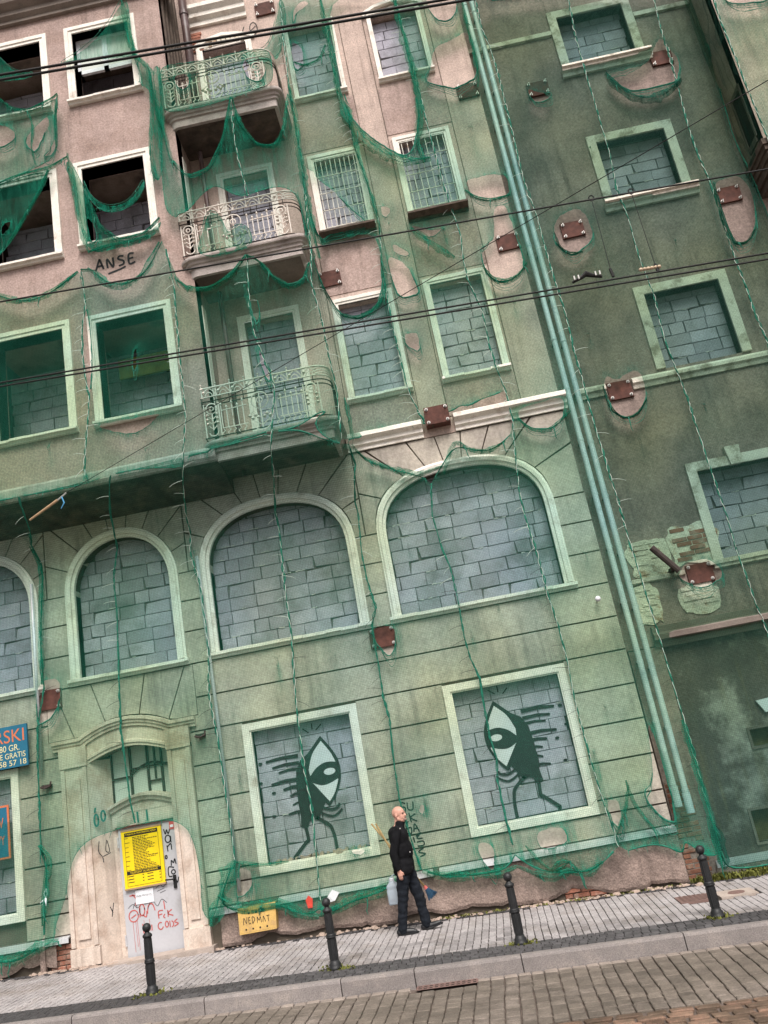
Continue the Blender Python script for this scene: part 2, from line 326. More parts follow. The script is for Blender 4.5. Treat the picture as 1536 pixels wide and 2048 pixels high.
def infill(win, house, x0, x1, z0, z1, y, test=None, single=True, rows=None, bw=.47, bh=.232, rowmax=99):
    """block wall that closes an opening; each block is an object of its own"""
    key = house.name; CNT.setdefault(key, 0)
    z = z0; k = 0; r = random.Random(int((x0*31+z0*17)*100))
    while z < z1-.03 and k < rowmax:
        h = min(bh*r.uniform(.97, 1.03), z1-z+.02); x = x0-r.choice((0, .16, .24, .32)); 
        while x < x1-.02:
            w = bw*r.choice((1, 1, 1, .98, .55, .8, 1.02)); a, c = max(x, x0-.03), min(x+w, x1+.03)
            if c-a > .06 and (test is None or test((a+c)/2, z+h/2)):
                gx = r.choice((.002, .003, .004, .008)); me = BLK[r.choice((0, 1, 2, 4, 5, 6, 0, 1, 2, 3, 7))]
                loc = ((a+c)/2+r.uniform(-.004, .004), y+r.uniform(-.006, .008), z+h/2); sc = (c-a-gx*2, 1, h-.0075)
                ry = r.uniform(-.012, .012)
                if single and CNT[key] < 300:
                    share('block', me, win, loc, sc, (0, ry, 0)); CNT[key] += 1
                else:
                    R = REST.setdefault(key, MB()); R.add([(loc[0]+v.co.x*sc[0], loc[1]+v.co.y, loc[2]+v.co.z*sc[2]) for v in me.vertices], [tuple(p.vertices) for p in me.polygons])
            x += w
        z += h; k += 1
    # mortar smears
    b = MB()
    for q in range(max(3, int((x1-x0)*(z1-z0)*3.2))):
        zz = z0+bh*r.randrange(1, max(2, int((z1-z0)/bh))); xx = r.uniform(x0+.1, x1-.1)
        if test and not (test(xx-.1, zz) and test(xx+.15, zz)): continue
        n = r.randint(3, 6); pts = [(xx+i*.035, zz+r.uniform(-.008, .008)) for i in range(n)]
        b.ribbon(pts, [r.uniform(.004, .022) for _ in pts], y-.010)
    if b.v: tag(b.obj('mortar_smear', MORTARL, win), kind='stuff')
def rectp(x0, x1, z0, z1): return [(x0, z0), (x1, z0), (x1, z1), (x0, z1)]
def frame3(x0, x1, z0, z1): return [(x0, z0), (x0, z1), (x1, z1), (x1, z0)]
def rough_sill(x0, x1, z, y, m, win, h=.10, out=.115, seed=0):
    """stone sill, its nose broken in places"""
    r = random.Random(seed); b = MB(); x = x0
    while x < x1-.01:
        w = min(r.uniform(.25, .5), x1-x); o = out*r.choice((1, 1, 1, .97, .9)); d = r.uniform(-.006, .006)
        b.extx([(y+.05, z), (y-o, z-.012+d), (y-o, z-h*.55+d), (y-o*.6, z-h*.62), (y-o*.5, z-h), (y+.05, z-h)], x, x+w-.004); x += w
    return b.obj('sill', m, win)
def window(house, x0, x1, z0, z1, y, depth=.16, trim=TRIM, fwid=.13, single=True, sill=True, lower_trim=False, label=None, seed=0, bw=.47, blocks=True):
    b = MB(); b.box(x0-.05, x1+.05, y+depth+.028, y+depth+.09, z0-.05, z1+.05); win = b.obj('window', MORTAR, house)
    if label: win['label'] = label
    if blocks: infill(win, house, x0, x1, z0, z1, y+depth, single=single, bw=bw)
    fb = MB(); p = frame3(x0, x1, z0, z1) if not lower_trim else rectp(x0, x1, z0, z1)[::-1]
    sweep(fb, p, [(.0, .03), (.0, -.028), (fwid*.35, -.028), (fwid*.4, -.045), (fwid, -.045), (fwid, .03)], y, closed=lower_trim)
    fb.obj('frame', trim, win)
    if sill: rough_sill(x0-fwid-.02, x1+fwid+.02, z0, y, trim, win, seed=seed)
    return win
# ---- openings of the main front (y = 0)
UPW = [(-.80, .10, 15.6, 17.42), (.97, 1.92, 15.63, 17.28), (-.76, .08, 12.3, 14.03), (.98, 1.89, 12.3, 14.03), (-.80, .13, 8.77, 10.72), (.96, 1.94, 8.80, 10.74)]
DRS = [(-2.66, -1.72, 15.02, 17.40), (-2.62, -1.72, 11.72, 14.08), (-2.62, -1.68, 8.08, 10.78)]
XC = 2.78; XB = -3.25       # right corner; right side of the bay
wall('wall', rectp(XB, XC, 7.74, 20.2), [rectp(*w) for w in UPW+DRS], 0, .5, PL, HOUSE)
wins = []
for i, w in enumerate(UPW):
    wn_ = window(HOUSE, *w, 0, .17, single=False, seed=i, fwid=.12 if i > 1 else .09)
    if i in (2, 3):      # white iron grilles
        x0, x1, z0, z1 = w; b = MB(); n = 9 if i == 2 else 8
        for q in range(n): xx = x0+.04+(x1-x0-.08)*q/(n-1); b.tube([(xx, -.075, z0+.02), (xx+rnd.uniform(-.01, .01), -.08, (z0+z1)/2), (xx, -.075, z1-.02)], .0095, 4)
        for q in range(5): zz = z0+.08+(z1-z0-.16)*q/4; b.tube([(x0, -.09, zz), (x1, -.09, zz)], .009, 4)
        b.obj('grille', GRILL, wn_)
        MB().extx([(.06, z0-.03), (-.26, z0-.06), (-.26, z0-.10), (-.12, z0-.16), (.05, z0-.16)], x0-.14, x1+.12).obj('window_ledge', WOOD, wn_)
# flat pilaster strip and sunk apron panels between the floors
b = MB()
for x0, x1 in ((-.98, .28), (.80, 2.10)):
    for z0, z1 in ((10.95, 12.05), (14.25, 15.4), (8.05, 8.6)):
        b.cut(); b.box(x0, x1, -.012, .02, z0, z1)
b.obj('apron_panel', PLB, HOUSE)
b = MB()
for x in (-.99, .29, .79, 2.11): b.cut(); b.box(x-.006, x+.006, -.014, .01, 8.1, 17.3)
b.obj('panel_groove', GROOVE, HOUSE)
b = MB(); b.extx([(.02, 18.05), (-.06, 18.05), (-.06, 18.16), (-.14, 18.22), (-.14, 18.32), (-.22, 18.4), (-.22, 18.5), (.02, 18.5)], XB+.4, -1.6); b.obj('cornice', TRIM, HOUSE)
b = MB(); sweep(b, [(.85, 17.28), (.9, 17.36), (1.1, 17.46), (1.45, 17.52), (1.8, 17.46), (2.0, 17.36), (2.05, 17.28)], [(0, .02), (0, -.07), (.07, -.07), (.09, .02)], 0); b.obj('hood_mould', TRIM, HOUSE)
for i, w in enumerate(DRS):
    wn_ = window(HOUSE, *w, 0, .2, single=False, sill=False, fwid=.13, label='bricked-up balcony door')
    if i == 0:
        b = MB()
        for q in range(9): xx = w[0]+.05+q*.1; zz = 17.42+.12*math.sin(math.pi*(q+.5)/9); b.cut(); b.box(xx, xx+.075, -.07+rnd.uniform(0, .03), .02, zz-.03+rnd.uniform(-.02, .02), zz+.06)
        b.obj('broken_lintel_brick', PATCH, wn_)
        b = MB(); sweep(b, [(w[0]-.2, 17.45), (-2.5, 17.6), (-2.2, 17.66), (-1.9, 17.6), (w[1]+.2, 17.45)], [(0, .02), (0, -.06), (.08, -.06), (.1, .02)], 0); b.obj('hood_mould', TRIM, wn_)
        b = MB()
        for q in range(7): b.cut(); b.box(-2.86+rnd.uniform(-.1, .1), -2.74+rnd.uniform(-.1, .12), -.03, .03, 17.40+q*.075, 17.46+q*.075)
        b.obj('exposed_brick', BRICK, HOUSE)
# cornice above the rusticated floor
b = MB(); b.extx([(.05, 7.74), (-.05, 7.74), (-.05, 7.80), (-.10, 7.83), (-.10, 7.90), (-.19, 7.95), (-.19, 8.02), (-.16, 8.04), (.05, 8.06)], -1.1, .28); b.cut()
b.extx([(.05, 7.74), (-.05, 7.74), (-.05, 7.80), (-.10, 7.83), (-.10, 7.90), (-.19, 7.95), (-.19, 8.02), (-.16, 8.04), (.05, 8.06)], .86, XC+.09); b.obj('cornice', TRIM, HOUSE)
# ---- rusticated lower floors
ARCH = [(-8.0, .86, 6.15, .90, 2.1), (-5.45, .86, 6.15, .90, 2.1), (-2.635, 1.225, 6.1, .98, 2.4), (.69, 1.385, 6.08, .99, 2.5)]   # centre, half width, spring, rise, exponent
SILLZ = 4.69
def ray_r(a, h, n, th): return (abs(math.cos(th)/a)**n+abs(math.sin(th)/h)**n)**(-1/n)
def archpath(A, off=0.0, zb=SILLZ, n=28):
    cx, a, zs, h, e = A; p = [(cx-a-off, zb)]
    for i in range(n+1):
        th = math.pi-math.pi*i/n; r_ = ray_r(a+off, h+off, e, th); p.append((cx+r_*math.cos(th), zs+r_*math.sin(th)))
    p.append((cx+a+off, zb)); return p
SQW = [(-9.2, -7.63, 1.18, 3.27), (-3.5, -1.85, 1.20, 3.27), (-.13, 1.61, 1.20, 3.27)]
PORT = [(-6.30, .16), (-6.30, 3.26)]+[(-6.30+1.38*i/12, 3.26+.17*math.sin(math.pi*i/12)) for i in range(1, 12)]+[(-4.92, 3.26), (-4.92, .16)]
wall('wall', rectp(-9.6, XC, -.45, 7.74), [archpath(A) for A in ARCH]+[rectp(*w) for w in SQW]+[PORT], .035, .5, GROOVE, HOUSE)
stones = MB()
def stone(pieces_inner, pieces_outer, y0=-.008, y1=.05):
    """one rusticated stone between two matching edges"""
    b = MB(); n = len(pieces_inner); i_ = pieces_inner; o_ = pieces_outer
    vs = [(x, y0, z) for x, z in i_]+[(x, y0, z) for x, z in o_]+[(x, y1, z) for x, z in i_]+[(x, y1, z) for x, z in o_]
    fs = []
    for k in range(n-1): fs.append((k, n+k, n+k+1, k+1)); fs.append((2*n+k, k, k+1, 2*n+k+1)); fs.append((n+k, 3*n+k, 3*n+k+1, n+k+1))
    fs += [(0, 2*n, 3*n, n), (n-1, 2*n-1, 4*n-1, 3*n-1)]
    b.add(vs, fs); bm = bmesh.new(); me = bpy.data.meshes.new('stone'); me.from_pydata(b.v, [], b.f); bm.from_mesh(me); bmesh.ops.recalc_face_normals(bm, faces=bm.faces[:]); bm.to_mesh(me); bm.free(); me.materials.append(STU)
    return link(bpy.data.objects.new('stone', me), HOUSE)
G = .013
def block_stone(x0, x1, z0, z1): stone([(x0+.001, z0+G), (x1-.001, z0+G)], [(x0+.001, z1-G), (x1-.001, z1-G)])
fr = .165
def spans(z0, z1):
    cut = []
    for x0, x1, a, c in SQW:
        if z1 > a-.15 and z0 < c+.10: cut.append((x0-.14, x1+.14))
    if z0 < 3.4: cut.append((-6.76, -4.52))
    elif z0 < 4.5: cut.append((-6.95, -4.35))
    for A in ARCH:
        if z0 > 4.5: cut.append((A[0]-A[1]-fr, A[0]+A[1]+fr))
    cut.sort(); out = []; x = -9.6
    for a, c in cut:
        if a > x+.05: out.append((x, a))
        x = max(x, c)
    if x < XC-.05: out.append((x, XC))
    return out
ZC = [.72, 1.045, 1.25, 1.80, 2.35, 2.90, 3.45, 4.0, 4.57, 5.13, 5.67, 6.18]
for z0, z1 in zip(ZC[:-1], ZC[1:]):
    for x0, x1 in spans(z0, z1): block_stone(x0, x1, z0, z1)
# voussoirs round the arches
CELL = [(-9.6, -6.82), (-6.82, -4.24), (-4.24, -1.06), (-1.06, XC)]
for A, (cx0, cx1) in zip(ARCH, CELL):
    cx, a, zs, h, e = A; zt = 7.72; zb = 6.18
    cor = [math.atan2(zt-zb, cx1-cx), math.atan2(zt-zb, cx0-cx)]
    cuts = [0, .42, .80, 1.12, 1.42, math.pi-1.42, math.pi-1.12, math.pi-.80, math.pi-.42, math.pi]
    for t0, t1 in zip(cuts[:-1], cuts[1:]):
        gap = .011/1.4; ts = sorted(set([t0+gap+(t1-t0-2*gap)*i/6 for i in range(7)]+[t for t in cor if t0+gap < t < t1-gap])); inn = []; out = []
        for t in ts:
            c_, s_ = math.cos(t), math.sin(t); r_ = ray_r(a+fr, h+fr+zs-zb, e, t)
            ro = min((zt-zb)/s_ if s_ > 1e-6 else 1e9, ((cx1-G if c_ > 0 else cx0+G)-cx)/c_ if abs(c_) > 1e-6 else 1e9)
            inn.append((cx+r_*c_, zb+r_*s_)); out.append((cx+max(ro, r_+.01)*c_, zb+max(ro, r_+.01)*s_))
        stone(inn, out)
# fan of stones over the portal
pz = lambda x: 3.70+.22*max(0, 1-((x+5.61)/.8)**2)
xs = [-6.95, -6.5, -5.95, -5.35, -4.85, -4.35]; xt = [-6.95, -6.8, -6.15, -5.2, -4.5, -4.35]
for i in range(5):
    n = 5; inn = [(xs[i]+.01+(xs[i+1]-xs[i]-.02)*k/n, pz(xs[i]+(xs[i+1]-xs[i])*k/n)+.02) for k in range(n+1)]
    out = [(xt[i]+.01+(xt[i+1]-xt[i]-.02)*k/n, 4.555) for k in range(n+1)]
    stone(inn, out)
for x0, x1 in ((-6.95, -6.74), (-4.53, -4.35)): block_stone(x0, x1, 3.45, 3.72)
# arched windows
for i, A in enumerate(ARCH):
    cx, a, zs, h, e = A; b = MB(); b.box(cx-a-.05, cx+a+.05, .24, .30, SILLZ-.05, zs+h+.05); win = b.obj('arched_window', MORTAR, HOUSE)
    ap = archpath(A, .12)
    infill(win, HOUSE, cx-a, cx+a, SILLZ, zs+h, .21, test=lambda x, z, ap=ap: inside((x, z), ap), single=True)
    fb = MB(); sweep(fb, archpath(A), [(0, .22), (0, -.03), (.05, -.045), (.06, -.075), (.12, -.085), (.135, -.06), (fr, -.05), (fr, .05)], 0); fb.obj('arch_surround', TRIM, win, False)
    rough_sill(cx-a-fr-.04, cx+a+fr+.04, SILLZ, 0, TRIM, win, .115, .105, seed=90+i)
# square painted windows
PWIN = []
for i, w in enumerate(SQW):
    x0, x1, z0, z1 = w; b = MB(); b.box(x0-.05, x1+.05, .165, .22, z0-.05, z1+.05); win = b.obj('window', MORTAR, HOUSE); PWIN.append(win)
    infill(win, HOUSE, x0, x1, z0, z1, .135, single=True)
    fb = MB(); sweep(fb, rectp(*w)[::-1], [(0, .16), (0, -.03), (.02, -.03), (.025, -.05), (.14, -.05), (.14, .05)], 0, closed=True); fb.obj('frame', TRIM, win)
# ---- plinth with its zinc flashing, its foot broken away
def plinth(x0, x1, seed):
    r = random.Random(seed); vs = []; n = int((x1-x0)/.09); fs = []
    for i in range(n+1):
        x = x0+(x1-x0)*i/n; zb = gz(x)+.012+max(0, noise.noise((x*1.3, seed, 0))+.15)*.24+max(0, noise.noise((x*6, seed, 3)))*.09
        for z, yy in ((.60, -.055), (.45, -.062), (.25, -.068), (zb+.05, -.072), (zb, -.05), (zb, .05)):
            zz = max(z, zb); vs.append((x, yy+noise.noise((x*3, z*4, seed))*.010, zz))
    for i in range(n):
        for q in range(5): fs.append((i*6+q+1, i*6+q, (i+1)*6+q, (i+1)*6+q+1))
    MB().add(vs, fs).obj('plinth', PLINTH, HOUSE)
plinth(-9.6, -7.0, 1); plinth(-4.35, XC+.02, 2)
b = MB()
for x0, x1 in ((-9.6, -6.78), (-4.5, -4.0), (-3.4, -.95), (-.85, XC+.03)): b.cut(); b.extx([(.05, .725), (-.09, .69), (-.10, .62), (-.085, .615), (-.08, .67), (.05, .70)], x0, x1)
b.obj('flashing', STRIPM, HOUSE)
b = MB(); b.box(-9.6, -6.72, .0, .1, -.45, .72); b.cut(); b.box(-4.55, XC-.02, .0, .1, -.45, .72); b.obj('foundation_wall', GROOVE, HOUSE)  # dark colour makes the gaps in the plinth foot read as shadow
def bricks(parent, x0, x1, z0, z1, y, bl=.25, bh=.075, keep=1.0, seed=3, slope=0.0):
    r = random.Random(seed); z = z0; k = 0
    me = bpy.data.meshes.new('brick'); c = MB(); c.add([(-.5, .06, -.5), (.5, .06, -.5), (.5, .06, .5), (-.5, .06, .5), (-.5, .008, -.5), (.5, .008, -.5), (.5, .008, .5), (-.5, .008, .5), (-.46, 0, -.42), (.46, 0, -.42), (.46, 0, .42), (-.46, 0, .42)],
        [(8, 9, 10, 11), (4, 5, 9, 8), (5, 6, 10, 9), (6, 7, 11, 10), (7, 4, 8, 11), (0, 1, 5, 4), (1, 2, 6, 5), (2, 3, 7, 6), (3, 0, 4, 7)]); me.from_pydata(c.v, [], c.f); me.materials.append(BRICK)
    while z < z1-.02:
        x = x0-(bl/2 if k % 2 else 0)
        while x < x1-.02:
            a, c_ = max(x, x0), min(x+bl, x1)
            if c_-a > .04 and r.random() < keep: share('brick', me, parent, ((a+c_)/2, y+r.uniform(-.012, .012), z+bh/2+slope*((a+c_)/2-x0)), (c_-a-.014, 1, bh-.014))
            x += bl
        z += bh; k += 1
bricks(HOUSE, -7.12, -6.74, .22, .60, -.02, seed=4)
bricks(HOUSE, .95, 1.75, -.12, .05, -.035, keep=.8, seed=8, slope=-.04)
MB().prism([(-7.25, .2), (-7.17, .2), (-7.17, .63), (-7.25, .63)], -.10, -.02).obj('downpipe_stub', PLINTH, HOUSE)
# ---- portal of number 11
PORTAL = MB().box(-6.30, -4.92, .36, .42, .1, 3.5).obj('doorway', MORTAR, HOUSE)
b = MB()
for x0, x1 in ((-6.74, -6.30), (-4.92, -4.53)):
    zf = gz((x0+x1)/2); b.cut()
    b.box(x0, x1, -.06, .04, zf+.02, 3.24)                                     # pilaster
    for q0, q1 in ((x0, x0+.07), (x1-.07, x1)): b.box(q0+.001, q1-.001, -.092, -.06, .52, 3.22)
    b.box(x0+.12, x1-.12, -.085, -.06, .62, 3.05); b.box(x0-.02, x1+.02, -.10, .0, zf+.02, .50); b.box(x0-.012, x1+.012, -.092, -.07, 3.24, 3.30)
    b.box(x0-.015, x1+.015, -.095, .03, 3.30, 3.56)
b.obj('pilaster', CREAM, PORTAL)
cw = [(-6.86, 3.56), (-6.36, 3.56)]+[(-6.36+1.5*i/12, 3.56+.21*(1-((i-6)/6)**2)) for i in range(1, 12)]+[(-4.86, 3.56), (-4.40, 3.56)]
b = MB(); sweep(b, cw, [(-.02, .03), (-.02, -.06), (.03, -.065), (.035, -.085), (.08, -.09), (.085, -.112), (.14, -.115), (.15, .03)], 0); b.obj('portal_cornice', CREAM, PORTAL)
inner = [(x, z) for x, z in PORT[1:-1]]
b = MB(); up_ = [(x, 3.56+.21*max(0, 1-((x+5.61)/.75)**2)) for x, z in inner]
n = len(inner); b.add([(x, -.03, z) for x, z in inner]+[(x, -.03, z) for x, z in up_]+[(x, .36, z) for x, z in inner], [(k, n+k, n+k+1, k+1) for k in range(n-1)]+[(2*n+k, k, k+1, 2*n+k+1) for k in range(n-1)]); b.obj('arched_head', CREAM, PORTAL)
b = MB(); sweep(b, inner, [(.05, -.03), (.05, -.05), (.09, -.05), (.1, -.03)], 0); b.obj('head_moulding', CREAM, PORTAL)
b = MB()
b.add([(-6.30, -.06, .05), (-6.30, -.06, 3.3), (-6.02, .30, 3.3), (-6.02, .30, .05)], [(0, 1, 2, 3)])       # splayed reveals
b.add([(-4.92, -.06, .05), (-4.92, -.06, 3.3), (-4.965, .30, 3.3), (-4.965, .30, .05)], [(3, 2, 1, 0)])
b.box(-6.06, -5.965, .22, .36, .1, 2.2); b.box(-5.0, -4.93, .24, .36, .1, 2.2)
b.box(-6.05, -4.95, .19, .36, 2.16, 2.42); b.obj('reveal', CREAM, PORTAL)
b = MB(); tp = [(-6.05+1.1*i/10, 2.42+.14*math.sin(math.pi*i/10)) for i in range(11)]
sweep(b, tp, [(-.02, .36), (-.02, .15), (.04, .13), (.05, .10), (.09, .10), (.11, .36)], 0); b.obj('transom', CREAM, PORTAL)
b = MB(); b.prism(tp+[(-4.95, 2.38), (-6.05, 2.38)], .185, .36); b.obj('transom_panel', CREAM, PORTAL)
FAN = MB().box(-6.05, -4.94, .325, .335, 2.35, 3.46).obj('fanlight', GLASS, PORTAL)
b = MB()
for x in (-6.03, -5.70, -5.40, -5.16, -4.965): b.box(x-.018, x+.018, .28, .322, 2.45, 3.46)
b.box(-5.29, -5.265, .285, .322, 2.84, 3.46); b.box(-6.05, -5.70, .285, .322, 2.93, 2.96); b.box(-5.40, -5.16, .285, .322, 2.80, 2.83); b.box(-5.7, -4.95, .285, .322, 3.05, 3.075)
sweep(b, [(-5.70+.74*i/8, 2.98+.14*math.sin(math.pi*i/8)) for i in range(9)], [(-.015, .32), (-.015, .28), (.015, .28), (.015, .32)], 0); b.obj('glazing_bar', IRONB, FAN)
b = MB(); b.box(-5.965, -5.0, .20, .24, .175, 2.145); DLEAF = b.obj('door', DOOR, PORTAL); DLEAF['label'] = 'grey steel door covered in red and black scribbles'
b = MB(); b.box(-5.115, -5.065, .175, .20, 1.10, 1.30); b.tube([(-5.09, .185, 1.24), (-5.09, .14, 1.24), (-5.23, .14, 1.25)], .013, 6); b.obj('handle', BLACK, DLEAF)
b = MB()
for z in (.38, 1.86): b.cut(); b.tube([(-5.975, .19, z), (-5.975, .19, z+.16)], .014, 8)
b.obj('hinge', STRIPM, DLEAF)
b = MB(); b.box(-6.0, -4.96, .15, .36, .05, .17); b.box(-6.8, -4.45, -.22, .15, -.2, gz(-5.6)+.03); b.obj('threshold', CONC, PORTAL)
b = MB(); b.box(-6.0, -4.98, .17, .2, 2.146, 2.175); b.obj('door_head_edge', RUST, PORTAL)
text('11', -5.62, -5.43, 2.20, 2.37, .178, SPRAYG, PORTAL, 'house_number', rot=.03)
# scribbles on the door
def curve(pts, n=5):
    out = []; p = [pts[0]]+list(pts)+[pts[-1]]
    for i in range(1, len(p)-2):
        for k in range(n):
            t = k/n; a, b_, c, d = [Vector(q) for q in p[i-1:i+3]]
            q = .5*((2*b_)+(c-a)*t+(2*a-5*b_+4*c-d)*t*t+(3*b_-a-3*c+d)*t**3); out.append((q.x, q.y))
    out.append(tuple(pts[-1])); return out
def scrib(name, strokes, ox, oz, s, w, y, m, parent, ax=1.0):
    b = MB()
    for st in strokes: b.ribbon(curve([(ox+p[0]*s*ax, oz+p[1]*s) for p in st]), w, y)
    return b.obj(name, m, parent)
def circ(cx, cz, a, b_, n=10, t0=0, t1=6.6): return [(cx+a*math.cos(t0+(t1-t0)*i/n), cz+b_*math.sin(t0+(t1-t0)*i/n)) for i in range(n+1)]
scrib('scribble', [circ(0, 0, .09, .10), [(-.05, -.03), (.05, .02)], circ(.17, .08, .05, .10), [(.13, .12), (.12, -.04)], [(.17, .0), (.24, -.05), (.26, .05)], [(.27, .0), (.3, .14), (.38, .15), (.42, .03)], [(.60, .17), (.61, .02)],
    [(.0, .38), (.08, .28), (.05, .18)], [(-.05, .36), (.1, .36)], [(.48, -.12), (.48, .0), (.57, .01)], [(.48, -.06), (.55, -.05)], [(.6, -.13), (.57, -.1), (.6, -.06)], [(.66, 0), (.66, -.12)], [(.74, .0), (.66, -.06), (.76, -.11)],
    circ(.5, -.25, .05, .06, 8, 1, 6), circ(.62, -.24, .03, .05), [(.68, -.19), (.68, -.3)], circ(.71, -.25, .04, .05, 8, -1.5, 1.5), [(.83, -.18), (.77, -.22), (.84, -.26), (.76, -.3)],
    [(.16, -.16), (.17, -.32), (.24, -.32), (.24, -.18)], [(.28, -.3), (.27, -.2)], [(.33, -.3), (.33, -.2)]], -5.82, .80, .85, .017, .196, SPRAYR, DLEAF)
scrib('scribble', [[(x, 0), (x+.01, -l)] for x, l in ((.0, .5), (.05, .42), (.08, .48), (.2, .6), (.3, .2))], -5.84, .72, .9, .006, .1965, SPRAYR, DLEAF)
scrib('scribble', [[(0, .3), (.03, .2), (.06, .28), (.09, .2), (.14, .32)], circ(.07, .1, .055, .07), [(.13, .15), (.13, .02)], [(.04, -.02), (.05, -.14)], [(.05, -.05), (.12, 0), (.13, -.12)],
    [(.09, -.42), (.1, -.32), (.14, -.37), (.17, -.3), (.19, -.4)], [(.14, -.46), (.03, -.44), (.02, -.6), (.09, -.62)], circ(.12, -.54, .04, .04), [(.1, -.66), (.12, -.76), (.15, -.68), (.18, -.75), (.22, -.65)], circ(0, -.24, .02, .03)], -5.20, 1.78, .80, .018, .1955, SPRAY, DLEAF)
scrib('scribble', [[(0, 0), (.1, .05), (.15, 0), (.22, .06)], [(.02, -.06), (.18, -.02)], [(-.5, -.3), (-.45, -.2), (-.4, -.3), (-.3, -.18)], [(-.2, -.35), (-.1, -.2), (0, -.33), (.1, -.22), (.2, -.3)], [(.08, -.1), (.2, -.07)], [(-.6, -.28), (-.5, -.22), (-.42, -.3)]], -5.42, 1.15, .8, .007, .196, SPRAY, DLEAF)
scrib('scribble', [circ(0, 0, .035, .09), [(-.02, .12), (.0, .2)], circ(.12, .05, .035, .08)], -6.22, 2.35, 1.0, .03, -.02, SPRAYG, PORTAL)
scrib('scribble', [[(0, 0), (-.02, -.15), (.04, -.25), (.05, -.33)], [(.12, -.02), (.1, -.16), (.16, -.18), (.14, -.04), (.12, -.0)], [(.05, -.24), (.18, -.2)], [(.1, -1.0), (.14, -1.1)], [(.16, -.95), (.12, -1.15)]], -6.20, 2.02, 1.0, .014, -.02, SPRAY, PORTAL)
# ---- painted figures on the two block-filled windows
def creature(win, ox, oz, sx):
    y = .122; T = lambda L_: [(ox+sx*a*1.14, oz+c*1.02) for a, c in L_]
    b = MB()
    # eye outline (almond) + body
    eye = curve([(0, .54), (.14, .30), (.215, .08), (.205, -.16), (.10, -.40), (-.01, -.555)], 4); eyel = curve([(-.01, -.555), (-.16, -.36), (-.27, -.14), (-.29, .06), (-.19, .30), (0, .54)], 4)
    b.prism(T(eye+eyel[1:-1]), y-.002, y+.001)
    body = [(-.02, .52), (-.22, .30), (-.34, .22), (-.42, .06), (-.45, -.2), (-.45, -.46), (-.44, -.62), (-.46, -.78), (-.42, -.79), (-.36, -.80), (-.33, -.72), (-.28, -.70), (-.20, -.72), (-.13, -.60), (-.05, -.46), (-.15, -.3), (-.2, .1)]
    b.prism(T(body), y-.001, y+.002)
    for z, l, r_ in ((.30, .42, .03), (.19, .34, .026), (.10, .26, .024), (-.06, .38, .03), (-.17, .22, .03), (-.28, .14, .024), (-.42, .12, .02), (-.55, .2, .022)):
        p = [(-.36, z), (-.40-l*.5, z+.01), (-.40-l, z-.01)]; b.ribbon(T(p), [r_*2, r_*1.7, r_*1.3], y)
        ce = (-.40-l, z-.01); b.prism(T([(ce[0]+r_*.75*math.cos(t), ce[1]+r_*.68*math.sin(t)) for t in [k*.785 for k in range(8)]]), y-.0025, y)
    for cx, cz in ((-.92, .28), (-.95, -.02), (-.78, -.20), (-.82, -.55)): b.prism(T([(cx+.032*math.cos(t), cz+.022*math.sin(t)) for t in [k*.785 for k in range(8)]]), y-.001, y)
    b.ribbon(T(curve([(-.40, -.72), (-.38, -.98), (-.42, -1.02), (-.58, -1.18), (-.60, -1.22), (-.54, -1.38)])), .055, y); b.ribbon(T(curve([(-.22, -.68), (-.06, -.82), (-.02, -.92), (0, -1.1), (.0, -1.42), (.02, -1.48)])), .052, y-.001)
    b.ribbon(T(curve([(-.22, -.44), (-.12, -.54), (0, -.60), (.10, -.58), (.13, -.53)])), .035, y); b.ribbon(T(curve([(-.22, -.52), (-.12, -.64), (0, -.70), (.08, -.68), (.16, -.62)])), .032, y)
    for q in ((-.16, .62, -.24, .70), (-.10, .66, -.10, .76), (-.05, .64, .04, .72)): b.ribbon(T([(q[0], q[1]), (q[2], q[3])]), .018, y)
    b.obj('painted_figure', SPRAY, win)
    w = MB(); w.prism(T(curve([(0, .46), (.11, .26), (.165, .10)])+curve([(.165, .10), (.02, .12), (-.12, .06), (-.225, -.05)])+curve([(-.235, .05), (-.15, .28), (0, .46)])), y-.0055, y-.003)
    w.prism(T(curve([(.165, -.18), (.09, -.36), (.0, -.48)])+curve([(-.10, -.32), (-.20, -.16)])+curve([(-.205, -.16), (-.08, -.22), (.04, -.21), (.165, -.16)])), y-.0055, y-.003)
    w.prism(T([(.06+.085*math.cos(t), -.03+.052*math.sin(t)) for t in [k*.45 for k in range(14)]]), y-.0055, y-.003)
    w.obj('painted_eye', SPRAYW, win)
creature(PWIN[1], -2.40, 2.46, 1); creature(PWIN[2], .50, 2.49, -1)
b = MB()
for q in range(16): b.prism([(-3.35+q*.1+rnd.uniform(-.03, .03)+.035*math.cos(t)*rnd.uniform(.6, 1.3), 1.20+rnd.uniform(0, .02)+.04*math.sin(t)) for t in [k*1.05 for k in range(6)]], -.02+rnd.uniform(-.03, .08), .11)
tag(b.obj('window_rubble', STONE, PWIN[1]), kind='stuff')
